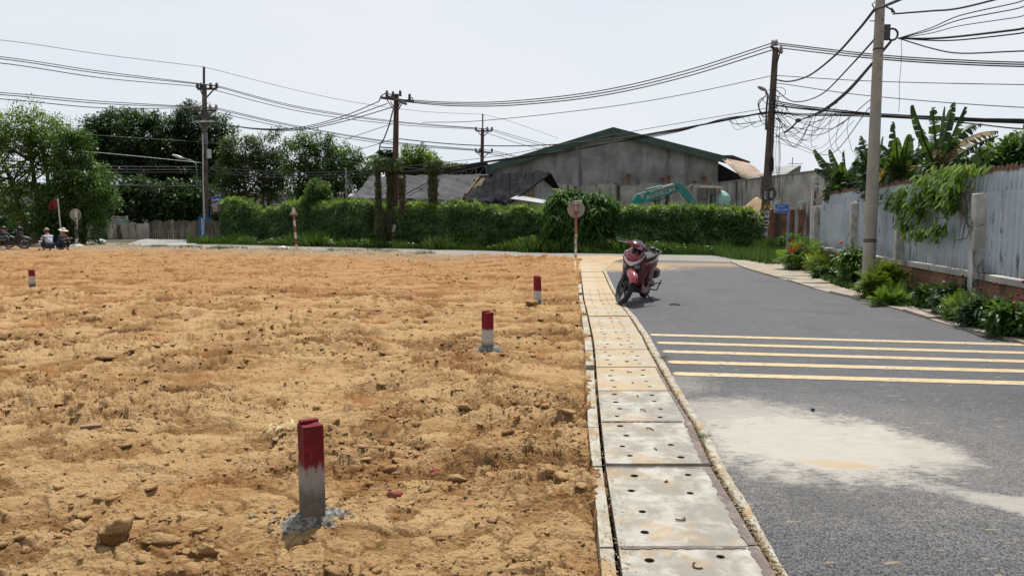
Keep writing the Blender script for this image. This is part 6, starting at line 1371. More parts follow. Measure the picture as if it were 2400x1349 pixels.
# ------------------------------------------------------------------ banana plants behind the fence
def ban_leaf(m, s, c, e, w_, seed, torn=.5, dry=0, seg=34, roll=0.):
    """blade along a curved midrib s -> c -> e; torn into strips that droop at their own angles"""
    r_ = random.Random(seed); s, c, e = Vector(s), Vector(c), Vector(e)
    pts = [s * (1 - t_) ** 2 + c * 2 * t_ * (1 - t_) + e * t_ * t_ for t_ in [k / seg for k in range(seg + 1)]]
    up = Vector((0, 0, 1)); ax0 = (e - s).normalized(); ref = ax0.cross(up).normalized()
    view = Vector((0, -1, 0)); 
    for sg in (-1, 1):
        ang = r_.uniform(.15, .5); i = 2; gap = False
        while i < seg:
            if torn > .3 and r_.random() < .10 * torn: i += 1; continue
            L = 1 if r_.random() < torn else r_.choice((2, 3, 4, 6)); L = min(L, seg - i); ang = min(1.3, max(-.1, ang + r_.uniform(-.35, .35) * torn + .02)); rn_ = r_.random()
            vs = []
            for j in range(L + 1):
                k = i + j; t_ = k / seg; p = pts[k]; ax = (pts[min(k + 1, seg)] - pts[max(k - 1, 0)]).normalized()
                sd_ = ax.cross(up); sd_ = (sd_.normalized() if sd_.length > .15 else ref).lerp(view.cross(ax).normalized() * (1 if view.cross(ax).dot(ref) > 0 else -1), .45).normalized(); nn = sd_.cross(ax).normalized()
                W_ = w_ * (math.sin(math.pi * min(1, .10 + t_ * .86)) ** .55) * (1 - .15 * r_.random() * torn)
                if j in (0, L) and torn > .2: W_ *= .96
                d1 = (sd_ * sg * math.cos(ang) - nn * math.sin(ang) * (1 if nn.z > 0 else -1)); d1 = d1 + ax * .22
                a2 = ang + .45; d2 = (sd_ * sg * math.cos(a2) - nn * math.sin(a2) * (1 if nn.z > 0 else -1)) + ax * .25
                g_ = ax * ((1 if j == 0 else -1 if j == L else 0) * .38 * torn * (pts[min(i + L, seg)] - pts[i]).length); W_ *= r_.uniform(1 - .35 * torn, 1)
                vs += [p, p + d1 * W_ * .5 + g_ * .4, p + d1 * W_ * .5 + d2 * W_ * .5 + g_]
            shr = .5 * (pts[min(i + L, seg)] - pts[i]).length / max(L, 1) * (1 if torn > .25 else 0)
            F = []
            for j in range(L):
                for q in (0, 1): F.append((j * 3 + q, j * 3 + q + 1, j * 3 + 4 + q, j * 3 + 3 + q))
            m.add(vs, F, True, dry); m.rn += [min(1, .25 + .5 * rn_ + (.25 if torn < .25 else 0))] * len(vs)
            i += L
    k0 = len(m.v); m.tube(pts, [.028 * (1 - .8 * k / seg) + .004 for k in range(seg + 1)], 5, mi=dry); m.rn += [.8] * (len(m.v) - k0)
def banana(lb, bpx, Y, top, leaves, seed, r0=.12):
    """leaves: (tip_px, tip_py, bend_px, bend_py, depth offset, width, torn, dry)"""
    b = A(bpx, 512, Y); t_ = A(*top, Y); o = thing('banana_plant', lb, 'banana plant', (b.x, Y, 0), group='banana plants behind the metal fence')
    m = MB(); m.tube([(b.x, Y, -.05), (b.x, Y, t_.z * .5), t_], [r0, r0 * .85, r0 * .5], 10); m.build('stem', pm('banana_stem', (.12, .14, .05), (.10, .07, .04), 3, .8) if 'banana_stem' not in bpy.data.materials else bpy.data.materials['banana_stem'], o)
    r_ = random.Random(seed * 7); leaves = list(leaves)
    for k in range(8):
        a = r_.uniform(-1, 1); L = r_.uniform(45, 85); leaves.append((top[0] + a * L, top[1] - 20 + r_.uniform(-30, 55), top[0] + a * L * .5, top[1] - r_.uniform(35, 75), r_.uniform(-.5, .9), r_.uniform(.15, .2), r_.choice((.2, .5, .7)), 1 if k == 5 else 0))
    for i, (tx, ty, bx, by, dz, w_, torn, dry) in enumerate(leaves):
        m = MB(); m.rn = []; s = t_ + Vector((random.uniform(-.03, .03), 0, -.1 - .05 * (i % 3)))
        ban_leaf(m, s, A(bx, by, Y + dz * .5), A(tx, ty, Y + dz), w_ * (1.12 if torn > .2 else 1.0), seed * 31 + i, torn, 0)
        flat_ = [q for f in m.f for q in f]
        link_np('leaf', m.v, flat_, [len(f) for f in m.f], g_bdry if dry else g_ban, o, True, m.sm, m.rn)
banana('tallest banana plant, its upright torn leaves fanning against the sky', 2205, 15.5, (2205, 375), [
    (2140, 246, 2165, 330, .3, .17, .12, 0), (2186, 252, 2190, 320, -.2, .15, .7, 0), (2214, 250, 2205, 320, .5, .06, .2, 0), (2236, 240, 2210, 320, .2, .15, .3, 0), (2262, 250, 2225, 330, -.3, .14, .75, 0),
    (2300, 290, 2240, 300, .2, .17, .55, 0), (2340, 308, 2260, 305, -.4, .20, .6, 1), (2340, 318, 2290, 330, .6, .14, .5, 0), (2160, 300, 2160, 330, -.8, .17, .6, 0), (2290, 400, 2260, 350, .3, .2, .4, 0), (2120, 420, 2150, 380, .4, .2, .5, 0), (2240, 440, 2235, 380, -.3, .18, .3, 0), (2190, 370, 2195, 330, -.6, .09, .9, 1)], 1)
banana('banana plant with two bright yellow green leaves left of the tallest one', 2110, 16.2, (2112, 400), [
    (2094, 285, 2098, 350, .2, .17, .5, 0), (2100, 322, 2100, 360, -.4, .15, .05, 0), (2130, 315, 2122, 370, -.5, .16, .08, 0), (2152, 345, 2140, 370, .3, .19, .3, 0), (2055, 340, 2080, 330, .3, .19, .7, 0), (2040, 385, 2070, 350, .1, .2, .7, 0), (2135, 330, 2120, 290, -.2, .17, .75, 1),
    (2165, 370, 2150, 330, .2, .18, .7, 0), (2080, 430, 2090, 380, -.3, .18, .5, 0), (2160, 400, 2150, 375, -.4, .13, .9, 1)], 2)
banana('small banana clump with stiff blue green leaves at the end of the fence', 1985, 20.5, (1990, 430), [
    (1910, 350, 1945, 395, .2, .20, .1, 0), (1946, 350, 1965, 390, .6, .17, .15, 0), (1978, 353, 1980, 395, .2, .08, .3, 0), (1972, 380, 1975, 410, -.3, .15, .05, 0), (1910, 395, 1945, 400, .3, .2, .3, 0), (2010, 370, 2005, 390, .3, .17, .6, 0), (2025, 400, 2015, 380, -.2, .2, .6, 0)], 3, .1)
banana('banana plant behind the pale round pole with ragged dark leaves', 2045, 18.0, (2050, 410), [
    (2018, 318, 2030, 350, .3, .19, .7, 0), (2005, 345, 2020, 345, -.2, .2, .7, 0), (2070, 320, 2062, 350, .3, .18, .6, 0), (2085, 350, 2075, 340, .4, .2, .7, 0), (2000, 380, 2020, 370, -.3, .2, .6, 0), (2095, 400, 2080, 370, -.3, .2, .6, 0), (2050, 300, 2048, 350, .5, .14, .5, 0)], 4)
banana('banana plant with short hanging leaves beside the round green tree', 2275, 16.5, (2278, 400), [
    (2296, 343, 2290, 370, .1, .19, .6, 0), (2315, 350, 2305, 345, .5, .17, .5, 0), (2330, 320, 2310, 340, .8, .14, .6, 0), (2250, 350, 2262, 350, .3, .18, .6, 0), (2320, 400, 2310, 365, .2, .18, .6, 0), (2240, 405, 2250, 370, -.2, .2, .6, 0), (2180, 415, 2230, 385, -.3, .16, .35, 0)], 5)
mass('banana_undergrowth', 'dark tangle of leaves at the foot of the banana plants', [(2085, 430, 60, 28, -.3), (2170, 430, 80, 34, -1), (2250, 420, 60, 34, -1.5), (2015, 440, 36, 20, 2.2), (1970, 445, 30, 18, 3.6), (2190, 470, 110, 40, -1.5), (2080, 470, 50, 30, 0)], 17.8, dkm, 60, .3, 2.2, .2, .3, (LEAF4[0] * [1, 1.5, 1], LEAF4[1]))
tree('tree', 'round green tree beyond the right end of the fence', 'tree', [(2350, 375, 45, 34), (2400, 350, 50, 38), (2320, 400, 40, 25), (2450, 360, 60, 60), (2390, 410, 60, 35)], 16.5, [(2400, (2400, 380))], g_hedge, 90, .26, 3.0, .13, .2, (LEAF4[0] * [1, 1.5, 1], LEAF4[1]), seed=31, tr=.09)
# weed in the joint by the stripes, straw on the slabs
tuft_ = lambda px_, py_, n, h_, lb, mt: tag(cloud('weed_tuft', np.stack([G(px_, py_).x + rng.normal(0, h_ * .5, n), G(px_, py_).y + rng.normal(0, h_ * .35, n), np.full(n, .02)], 1), rnds(n) * .9 + [0, 0, .6], rnds(n), h_ * (.5 + .6 * rng.random(n)), (BLADE[0] * [1, .7, 1], BLADE[1]), mt, None), lb, 'weed', 'small weeds in the joints')
tuft_(1556, 842, 130, .07, 'small grey green weed in the joint beside the stripes', g_olive); tuft_(1643, 1030, 150, .06, 'straggly dry weed at the edge of the cement dust', g_olive); tuft_(1393, 1248, 36, .022, 'tiny green sprout by the near kerb stone', g_grass)

# ================================================================== EXCAVATOR
teal = pm('teal_machine_paint', (.02, .30, .27), (.015, .22, .20), 1.2, .45, .0, spec=.5, streak=((.08, .10, .09), 2, 1, .56, .70))
cream = pm('cab_cream', (.58, .55, .47), (.42, .39, .33), 2, .6)
chrome = pm('piston_rod', (.55, .56, .57), (.4, .4, .42), 3, .25, metal=.8)
t = NT('cab_glass'); t.b.inputs['Transmission Weight'].default_value = .0; gl = t.fin((.06, .075, .08), .08, 0, .6)
tr = t.n('ShaderNodeBsdfTransparent'); ms = t.n('ShaderNodeMixShader'); ms.inputs[0].default_value = .4; t.l(tr, ms.inputs[1]); t.l(t.b, ms.inputs[2]); t.l(ms, t.out.inputs[0])
YE = 44.0
ex = thing('excavator', 'teal crawler excavator with its arm folded over the vine wall', 'excavator', (A(1655, 512, YE).x, YE, 0))
def E(px_, py_, d=0.): return A(1400 + px_ / 4.8, 360 + py_ / 4.8, YE + d)
def plate(name, pts, th, mt, d=0., par=None):
    m = MB(); m.prism([E(*p, d) for p in pts], (0, 1, 0), th); return m.build(name, mt, par or ex)
boom = plate('boom', [(866, 342), (905, 332), (945, 346), (985, 385), (1060, 480), (1105, 545), (1100, 590), (1045, 590), (985, 500), (935, 440), (905, 425), (880, 432)], .34, teal)
arm = plate('arm', [(548, 440), (600, 425), (700, 395), (866, 342), (876, 432), (760, 470), (650, 505), (585, 545), (510, 556), (500, 500), (520, 455)], .26, teal, -.02)
plate('bucket', [(392, 575), (398, 520), (425, 470), (445, 455), (478, 480), (492, 520), (480, 575), (470, 700), (420, 740), (395, 680)], .6, teal, .02)
plate('arm_edge', [(580, 432), (866, 345), (868, 356), (584, 444)], .29, chrome, -.02)
m = MB(); m.tube([E(446, 460, -.25), E(560, 425, -.25)], .035, 8); m.tube([E(560, 425, -.25), E(850, 345, -.25)], .055, 8); m.build('arm_cylinder', chrome, ex)
m = MB(); m.tube([E(545, 410, -.2), E(725, 368, -.2)], .075, 8); m.build('bucket_cylinder', teal, ex)
m = MB(); m.tube([E(900, 430, .3), E(960, 540, .3)], .06, 8); m.build('boom_cylinder', chrome, ex)
m = MB(); m.tube(catmull([E(600, 525, -.2), E(650, 533, -.2), E(720, 520, -.2), E(800, 465, -.2), E(860, 435, -.2)], 5), .025, 6); m.build('hose', black, ex)
for p in ((455, 520), (885, 385), (1068, 565)): m = MB(); m.lathe([(.09, -.2), (.09, .2)], E(*p), 14, M=Matrix.Rotation(R(90), 4, 'X')); m.build('pivot_pin', galv, ex)
Mx = basis(E(600, 480), E(840, 405), E(590, 440)); text_mesh('lettering', '森山設備工業㈱', .27, sgwhite, at(Mx, E(722, 445, -.165)), ex)
cab = plate('cab_roof', [(1108, 372), (1150, 364), (1260, 362), (1340, 368), (1388, 392), (1384, 400), (1330, 396), (1120, 388)], 1.3, cream, .6)
cabp = pm('cab_post', (.33, .32, .28), (.2, .19, .17), 3)
for (px_, pw) in ((1118, 10), (1345, 34), (1255, 26)):
    for d in (0.05, 1.15):
        m = MB(); a, b = E(px_ - 8, 590, d), E(px_, 392, d); m.beam(a, b, pw / 4.8 * YE / FPX, .07); m.build('cab_post', cabp, ex)
m = MB(); m.hexa([E(1122, 590, .08), E(1335, 590, .08), E(1335, 590, 1.1), E(1122, 590, 1.1), E(1122, 396, .08), E(1335, 396, .08), E(1335, 396, 1.1), E(1122, 396, 1.1)]); m.build('cab_glass', gl, ex)
m = MB(); m.beam(E(1120, 487, .02), E(1240, 530, .02), .05); m.beam(E(1265, 470, .02), E(1330, 470, .02), .05); m.build('hand_rail', galv, ex)
c_ = E(1240, 600, .6); m = MB(); m.box(c_ + Vector((.3, .3, -.35)), (3.2, 2.2, .7), bev=.08); m.build('body', teal, ex)
m = MB(); m.box(c_ + Vector((.35, .2, .1)), (.5, .5, .4), bev=.05); m.box(c_ + Vector((.45, .35, .45)), (.45, .12, .6), bev=.05); m.build('operator_seat', black, ex)
for d in (-.8, 1.4):
    m = MB(); zc = .42
    for k in range(34):
        a = 2 * math.pi * k / 34
        x_ = 1.25 * max(-1, min(1, 1.35 * math.cos(a))); z_ = zc * max(-1, min(1, 1.25 * math.sin(a)))
        m.box(c_ + Vector((x_, d, zc + z_ - c_.z)), (.24, .5, .10), M=Matrix.Rotation(-a + math.pi / 2, 4, 'Y'))
    m.box((c_.x, c_.y + d, zc), (2.3, .4, .6), bev=.1); m.build('crawler_track', black, ex)
m = MB(); V, F = ico(2); cc = E(1392, 530, .5); m.add([cc + Vector((v[0] * .55 * (1 + .12 * math.sin(v[2] * 5)), v[1] * .5, v[2] * .62)) for v in V], F, False)
tag(m.build('tarp_sack', pm('pale_teal_plastic', (.33, .55, .50), (.25, .45, .42), 2, .5)), 'rounded pale teal plastic covered tank right of the excavator cab', 'tank')

# ================================================================== BOUNDARY MARKERS
t = NT('marker_paint'); s3 = t.sep(); n1 = t.noise(30, 5, .7); zz = t.math('ADD', s3[2], t.math('MULTIPLY', t.math('SUBTRACT', n1, .5), .10)); zz = t.math('ADD', zz, t.math('MULTIPLY', t.math('SUBTRACT', t.noise(1, 3, .6, t.map((60, 60, 3))), .5), .09))
base = t.mix(t.ramp(t.noise(14, 6, .65), .35, .65), (.15, .145, .135), (.085, .082, .076)); white_ = t.mix(t.noise(25, 5, .6), (.36, .34, .325), (.26, .24, .225))
c = t.mix(t.ramp(zz, .10, .24), base, white_); red = t.mix(t.ramp(t.noise(18, 5, .65), .4, .66), (.13, .008, .016), (.19, .018, .018)); c = t.mix(t.ramp(zz, .255, .31), c, red); c = t.mix(t.ramp(t.noise(45, 6, .7), .64, .70), c, (.12, .11, .10)); c = t.mix(t.math('MULTIPLY', t.ramp(zz, .12, .0), .6), c, (.20, .13, .07))
t.bump(t.noise(60, 6, .7), .35, .004); mk_m = t.fin(c, .75, 0, .25)
t = NT('marker_paint_fresh'); s3 = t.sep(); n1 = t.noise(30, 5, .7); zz = t.math('ADD', s3[2], t.math('MULTIPLY', t.math('SUBTRACT', n1, .5), .04))
c = t.mix(t.ramp(zz, .03, .11), base_ := (.13, .13, .125), t.mix(t.noise(25, 5, .6), (.56, .54, .52), (.46, .44, .42))); c = t.mix(t.ramp(zz, .215, .25), c, t.mix(t.noise(12, 5, .6), (.24, .014, .022), (.17, .010, .02)))
mk_f = t.fin(c, .7, 0, .25)
mortar = pm('grey_mortar', (.29, .275, .245), (.085, .08, .072), 45, .9, .9, 60, lo=.4, hi=.6)
def marker(bpx, h, rz, lb, mt, blob, seed, lean=0., s_=.098):
    b = G(*bpx, -.01); o = thing('boundary_marker', lb, 'marker post', (b.x, b.y, 0), rz, 'red topped boundary markers'); r_ = random.Random(seed)
    m = MB(); hs = s_ / 2; pf = [(-hs, -hs), (hs, -hs), (hs, -.012), (hs - .012, -.006), (hs - .012, .004), (hs, .012), (hs, hs), (-hs, hs)]
    n_ = 16; secs = []
    for i in range(n_ + 1):
        z = -.12 + (h + .12) * i / n_; k = 1 + .03 * (1 - i / n_) + .012 * r_.uniform(-1, 1); j = .0012
        secs.append([Vector((x * k + r_.uniform(-j, j) + lean * z, y * k + r_.uniform(-j, j), z)) for x, y in pf])
    secs[-1] = [p + Vector((0, 0, -.006 if abs(p.x) > hs * .9 else 0)) for p in secs[-1]]
    m.loft(secs, sm=False)
    tk = .012; top_ = [Vector((x * .96 + lean * h, y * .96, h + (.004 if y < -.0 else .018))) for x, y in pf]
    m.add([(-hs * .94 + lean * h, .006, h - .002), (hs * .9 + lean * h, .006, h - .002), (hs * .9 + lean * h, hs * .94, h - .002), (-hs * .94 + lean * h, hs * .94, h - .002), (-hs * .94 + lean * h, .006, h + tk), (hs * .9 + lean * h, .006, h + tk), (hs * .88 + lean * h, hs * .9, h + tk), (-hs * .9 + lean * h, hs * .9, h + tk)], [(3, 2, 1, 0), (4, 5, 6, 7), (0, 1, 5, 4), (1, 2, 6, 5), (2, 3, 7, 6), (3, 0, 4, 7)])
    m.build('post', mt, o, world=False)
    if blob:
        nu, nv = 64, 14
        def f(u, v):
            a = u * 6.2832; r0 = blob * (1 + .22 * math.sin(a * 2 + seed) + .12 * math.sin(a * 5 + 1) + .06 * math.sin(a * 11)); rr_ = .03 + (r0 - .03) * v
            z = .035 * (1 - v ** 2.2) - .03 * v ** 5 + .013 * float(gn(np.array([math.cos(a) * rr_ * 28 + 5]), np.array([math.sin(a) * rr_ * 28]), seed)[0]) + .006 * float(gn(np.array([math.cos(a) * rr_ * 80 + 5]), np.array([math.sin(a) * rr_ * 80]), seed)[0])
            return Vector((math.cos(a) * rr_ * 1.25, math.sin(a) * rr_ * .95, z))
        m = MB(); m.grid(f, nu, nv)
        for k in range(40):
            a, q = r_.uniform(0, 6.28), blob * r_.uniform(.7, 1.45); V, F = ico(1); sz = r_.uniform(.004, .012)
            m.add([(v[0] * sz * r_.uniform(.8, 1.3) + math.cos(a) * q * 1.2, v[1] * sz * r_.uniform(.8, 1.3) + math.sin(a) * q, v[2] * sz + .005) for v in V], F)
        m.build('mortar_collar', mortar, o, world=False)
    return o
b = G(733, 1215)
marker((733, 1222), .495, R(33), 'nearest red topped concrete marker standing in a rough mortar collar', mk_m, .125, 1)
marker((1143, 820), .435, R(38), 'pale marker with a red head and thin mortar ring, second nearest', mk_f, .15, 2)
marker((1260, 713), .485, R(30), 'red headed marker beside a small earth mound near the drain covers', mk_f, .12, 3, -.02)
marker((76, 672), .36, R(44), 'far red and white marker alone at the left of the dirt lot', mk_f, 0, 4, 0, .11)
# lumps of earth that stand out
def clod(px_, py_, s_, sc, seed, lb, mt=None, flat=.8, group=None, cat='clod'):
    q = G(px_, py_, 0); q.z = soilz(q.x, q.y) if q.x < LO(q.y) else .03
    V, F = ico(4); V = V.copy(); r_ = np.random.default_rng(seed); n_ = r_.normal(size=(11, 3)); n_ /= np.linalg.norm(n_, axis=1)[:, None]; hk = .5 + .4 * r_.random(11)
    dt = V @ n_.T; rad = np.min(np.where(dt > .05, hk / np.maximum(dt, .05), 1.2), axis=1); w = V * 3 + seed
    rad = rad + .13 * fbm(w[:, 0] + w[:, 2] * .6, w[:, 1] - w[:, 2] * .5, seed, 4, .6) + .05 * fbm(w[:, 0] * 4, w[:, 1] * 4 + w[:, 2] * 4, seed, 3)
    P = V * rad[:, None] * np.array([s_ * sc, s_ * .8, s_ * flat]) + np.array([q.x, q.y, q.z + s_ * flat * .35])
    o = link_np('earth_clod', P, np.array(F).ravel(), [3] * len(F), mt or soil_mat, attrs={'tone': np.full(len(P), .42) + .3 * (V[:, 2] > .2), 'grey': np.zeros(len(P))}, smooth=True)
    o.data.set_sharp_from_angle(angle=R(35)) if False else None
    return tag(o, lb, cat, group)
GC = 'large clods lying on the lot'
clod(268, 1275, .085, 1.0, 3, 'big crumbly clod at the bottom left of the lot', flat=.85, group=GC); clod(368, 1268, .055, 1.7, 5, 'long split clod just right of the big crumbly one', flat=.6, group=GC); clod(480, 1290, .05, 1.5, 21, 'broken clod between the split clod and the nearest marker', group=GC)
clod(1060, 1118, .055, 1.4, 8, 'brown clod beside the fallen red painted chip', flat=.65, group=GC); clod(1215, 1300, .06, 1.4, 41, 'pale cracked clod low beside the near kerb stones', flat=.5, group=GC); clod(170, 1240, .05, 1.4, 43, 'tan lump left of the big crumbly clod', flat=.7, group=GC)
clod(1330, 985, .05, 1.8, 11, 'flat topped clod against the kerb stones', flat=.5, group=GC); clod(1095, 965, .05, 1.5, 12, 'dark clod in the rough patch left of the kerb stones', group=GC); clod(250, 845, .07, 1.6, 14, 'lone rounded clod on the smoother left part', flat=.6, group=GC)
clod(1249, 718, .09, 1.6, 16, 'small earth heap leaning on the third marker', flat=.55, group=GC)
t = NT('red_sprayed_earth'); c = t.mix(t.ramp(t.noise(16, 4, .6), .42, .55), (.20, .11, .06), (.26, .03, .05)); redsoil = t.fin(c, .9)
clod(930, 1158, .036, 1.3, 18, 'earth clod sprayed with red paint right of the nearest marker', redsoil, group=GC)
clod(1021, 1107, .022, 1.2, 19, 'small bright red painted chip on the dirt', pm('red_chip', (.25, .015, .04), (.2, .015, .03), 20), cat='chip')
for (px_, py_, k) in ((640, 1195, 1), (590, 1210, 2), (660, 1150, 3), (812, 1200, 4), (1195, 1018, 5)):
    clod(px_, py_, .016, 1.2, 60 + k, ('grey mortar crumb left of the nearest marker', 'grey mortar crumb farthest left of the nearest marker', 'grey mortar crumb behind the nearest marker', 'grey mortar crumb right of the nearest marker', 'grey mortar smear between marker and kerb stones')[k - 1], mortar, cat='mortar crumb')
# dirt lumps ridge beside marker 2, brick shard, dry palm frond
q = G(215, 1013, .0); m = MB(); m.box((q.x, q.y, soilz(q.x, q.y) + .012), (.13, .06, .02), rz=.35); tag(m.build('tile_shard', pm('clay_shard', (.27, .185, .115), (.19, .12, .07), 14)), 'thin clay shard lying on the left part of the dirt', 'shard')
q = G(672, 1012, 0); z_ = soilz(q.x, q.y) + .02; P = []; D = []; S = []
for k in range(26): tt = k / 25; P.append((q.x - .12 + .24 * tt, q.y + .05 * tt, z_ + .02 * math.sin(tt * 3))); D.append((-.5 + rng.random() * .5, -1 + .3 * rng.random() if k % 2 else .6, .12 * rng.random() - .05)); S.append(.07 + .08 * rng.random())
fr = thing('dry_frond', 'dry straw coloured leaf sprig lying behind the nearest marker', 'dry leaf', (q.x, q.y, z_))
cloud('leaflets', np.array(P), np.array(D), np.tile([0, 0, 1.], (26, 1)), np.array(S), (LEAF4[0] * [1, .35, 1], LEAF4[1]), leafmat('dry_straw', (.30, .24, .12), (.45, .37, .2), (.55, .47, .28), .15, .8), fr)
m = MB(); m.tube([(q.x + .12, q.y + .05, z_ + .0), (q.x - .12, q.y, z_), (q.x + .3, q.y + .35, z_ + .04)][:2] + [], .003, 5); m.tube([(q.x + .12, q.y + .05, z_), (q.x + .22, q.y + .22, z_ + .05), (q.x + .27, q.y + .42, z_ + .02)], .002, 5); m.build('twig', straw, fr)

# ================================================================== SCOOTER
redp = pm('deep_red_gloss', (.115, .006, .015), (.09, .006, .013), .8, .3, metal=.0, spec=.5, coat=.35)
redl = pm('red_gloss_light', (.27, .02, .038), (.23, .018, .034), .8, .28, metal=.0, spec=.5, coat=.5)
blk = pm('black_trim', (.022, .022, .025), (.03, .03, .033), 3, .45, spec=.45); rub = pm('tyre_rubber', (.028, .029, .032), (.045, .046, .05), 9, .8)
silv = pm('silver_trim', (.62, .63, .66), (.55, .56, .58), 3, .25, metal=.7, spec=.6); seatm = pm('seat_vinyl', (.03, .031, .035), (.04, .041, .045), 9, .55, .2, 80)
glassd = pm('lamp_glass', (.22, .22, .22), (.07, .07, .07), 9, .08, spec=.8, coat=1); alloy = pm('dark_alloy', (.05, .052, .058), (.08, .082, .09), 5, .4, metal=.6)
def wheel(par, name, c, M, r=.29, w=.05, spokes=5):
    o = thing(name, None, None); o.parent = par; o.matrix_basis = Matrix.Identity(4)
    m = MB(); m.M = M @ Matrix.Translation(Vector(c)) @ Matrix.Rotation(R(90), 4, 'X')
    prof = [(r - .055, -w * .62), (r - .03, -w), (r - .008, -w * .72), (r, 0), (r - .008, w * .72), (r - .03, w), (r - .055, w * .62)]
    vs = []; n = 40
    for (rr_, z) in prof:
        for k in range(n): a = 6.2832 * k / n; vs.append((rr_ * math.cos(a), rr_ * math.sin(a), z))
    fs = [(i * n + k, i * n + (k + 1) % n, (i + 1) * n + (k + 1) % n, (i + 1) * n + k) for i in range(6) for k in range(n)]; m.add(vs, fs, True)
    m.build('tyre', rub, o, world=False)
    m = MB(); m.M = M @ Matrix.Translation(Vector(c)) @ Matrix.Rotation(R(90), 4, 'X'); vs = []
    for (rr_, z) in [(r - .075, -w * .5), (r - .053, -w * .66), (r - .053, w * .66), (r - .075, w * .5), (r - .08, 0)]:
        for k in range(n): a = 6.2832 * k / n; vs.append((rr_ * math.cos(a), rr_ * math.sin(a), z))
    m.add(vs, [(i * n + k, i * n + (k + 1) % n, ((i + 1) % 5) * n + (k + 1) % n, ((i + 1) % 5) * n + k) for i in range(5) for k in range(n)], True)
    for k in range(spokes): a = 6.2832 * k / spokes + .3; m.beam((.03 * math.cos(a), .03 * math.sin(a), 0), ((r - .07) * math.cos(a + .25), (r - .07) * math.sin(a + .25), 0), .03, .024)
    m.lathe([(.045, -.06), (.045, .06)], (0, 0, 0), 14); m.lathe([(.11, .045), (.11, .05)], (0, 0, 0), 24); m.build('rim', alloy, o, world=False); return o
def scooter(lb, loc, rz, lean, steer, P, group=None, detail=True):
    RD, RL, SV = P; o = thing('motor_scooter', lb, 'scooter', loc, rz, group); o.matrix_basis = o.matrix_basis @ Matrix.Rotation(lean, 4, 'X')
    I = Matrix.Identity(4); ha = Vector((-.45, 0, 1)).normalized(); hp = Vector((.50, 0, .80)); S = Matrix.Translation(hp) @ Matrix.Rotation(steer, 4, ha) @ Matrix.Translation(-hp)
    def bd(m, n_, mt, par=o): return m.build(n_, mt, par, world=False)
    fw = wheel(o, 'front_wheel', (.68, 0, .29), S); rw = wheel(o, 'rear_wheel', (-.65, 0, .29), I, .285, .06)
    for sg in (-1, 1):
        m = MB(); m.M = S; m.tube([(.68, sg * .085, .29), (.60, sg * .08, .50), (.53, sg * .065, .70)], [.024, .027, .03], 8); bd(m, 'fork_leg', blk)
    m = MB(); m.M = S; secs = []
    for k in range(13):
        a = R(28) + R(122) * k / 12; rr_ = .325 + .012 * math.sin(k); w_ = .062 * (.55 + .5 * math.sin(math.pi * (k + 1.2) / 14.4)) + .012
        cx, cz = .68 + rr_ * math.cos(a), .29 + rr_ * math.sin(a); nx, nz = math.cos(a), math.sin(a)
        secs.append([Vector((cx + nx * h_, y, cz + nz * h_)) for (y, h_) in ((-w_, -.09), (-w_ * 1.02, -.02), (-w_ * .6, .03), (0, .045), (w_ * .6, .03), (w_ * 1.02, -.02), (w_, -.09))])
    m.loft(secs, closed=False, caps=False); bd(m, 'front_fender', RL)
    # leg shield
    rows = [(.985, .455, .10, .02), (.93, .52, .165, .04), (.87, .565, .205, .055), (.80, .595, .215, .075), (.73, .60, .205, .09), (.66, .585, .195, .08), (.58, .52, .20, .04), (.48, .45, .205, .02), (.36, .395, .195, .02), (.27, .34, .165, .02)]
    secs = []
    for z, xf, hw, b in rows:
        sec = [];
        for k in range(11): u = -1 + 2 * k / 10; sec.append(Vector((xf - (.055 + b) * abs(u) ** 2.2 - (.05 if abs(u) == 1 else 0), u * hw, z)))
        for k in range(10, -1, -1): u = -1 + 2 * k / 10; sec.append(Vector((xf - (.055 + b) * abs(u) ** 2.2 - .05 - (.0 if abs(u) == 1 else .01), u * hw * .94, z)))
        secs.append(sec)
    m = MB(); m.loft(secs); bd(m, 'leg_shield', RD)
    def sx(y, z, off=.006):
        zs = [r_[0] for r_ in rows][::-1]; xf = np.interp(z, zs, [r_[1] for r_ in rows][::-1]); hw = np.interp(z, zs, [r_[2] for r_ in rows][::-1]); b = np.interp(z, zs, [r_[3] for r_ in rows][::-1]); u = min(abs(y / hw), .999)
        return Vector((float(xf - (.055 + b) * u ** 2.2) + off, y, z))
    m = MB(); r_ = [sx(y, z) for (y, z) in ((-.185, .93 - .04), (-.18, .86), (-.15, .80), (-.09, .745), (-.04, .722), (0, .715), (.04, .722), (.09, .745), (.15, .80), (.18, .86), (.185, .89))]
    m.loft([[Vector((p.x + .012, p.y, p.z + d_)) + Vector((e_, 0, 0)) for (e_, d_) in ((0, -w_), (.012, -w_ * .4), (.012, w_ * .4), (0, w_), (-.03, 0))] for p, w_ in [(q_, .022 + .016 * (1 - min(abs(q_.y) / .18, 1))) for q_ in catmull(r_, 3)]]); m.tube([sx(-.19, .90), sx(-.15, .93), sx(-.12, .915)], .010, 6); m.tube([sx(.19, .90), sx(.15, .93), sx(.12, .915)], .010, 6); bd(m, 'silver_trim', SV)
    m = MB(); m.tube([sx(-.06, .94), sx(-.045, .885), sx(0, .865), sx(.045, .885), sx(.06, .94)], .008, 6); bd(m, 'emblem_surround', SV)
    m = MB(); m.ell(sx(0, .915, .0), (.02, .036, .036)); bd(m, 'badge', blk)
    m = MB(); m.grid(lambda u, v: sx(-.14 + .28 * u, .87 - .13 * v - .0 * u + .06 * abs(u - .5), .012 + .03 * math.sin(math.pi * u) * math.sin(math.pi * v)), 16, 8); bd(m, 'nose_panel', RL)
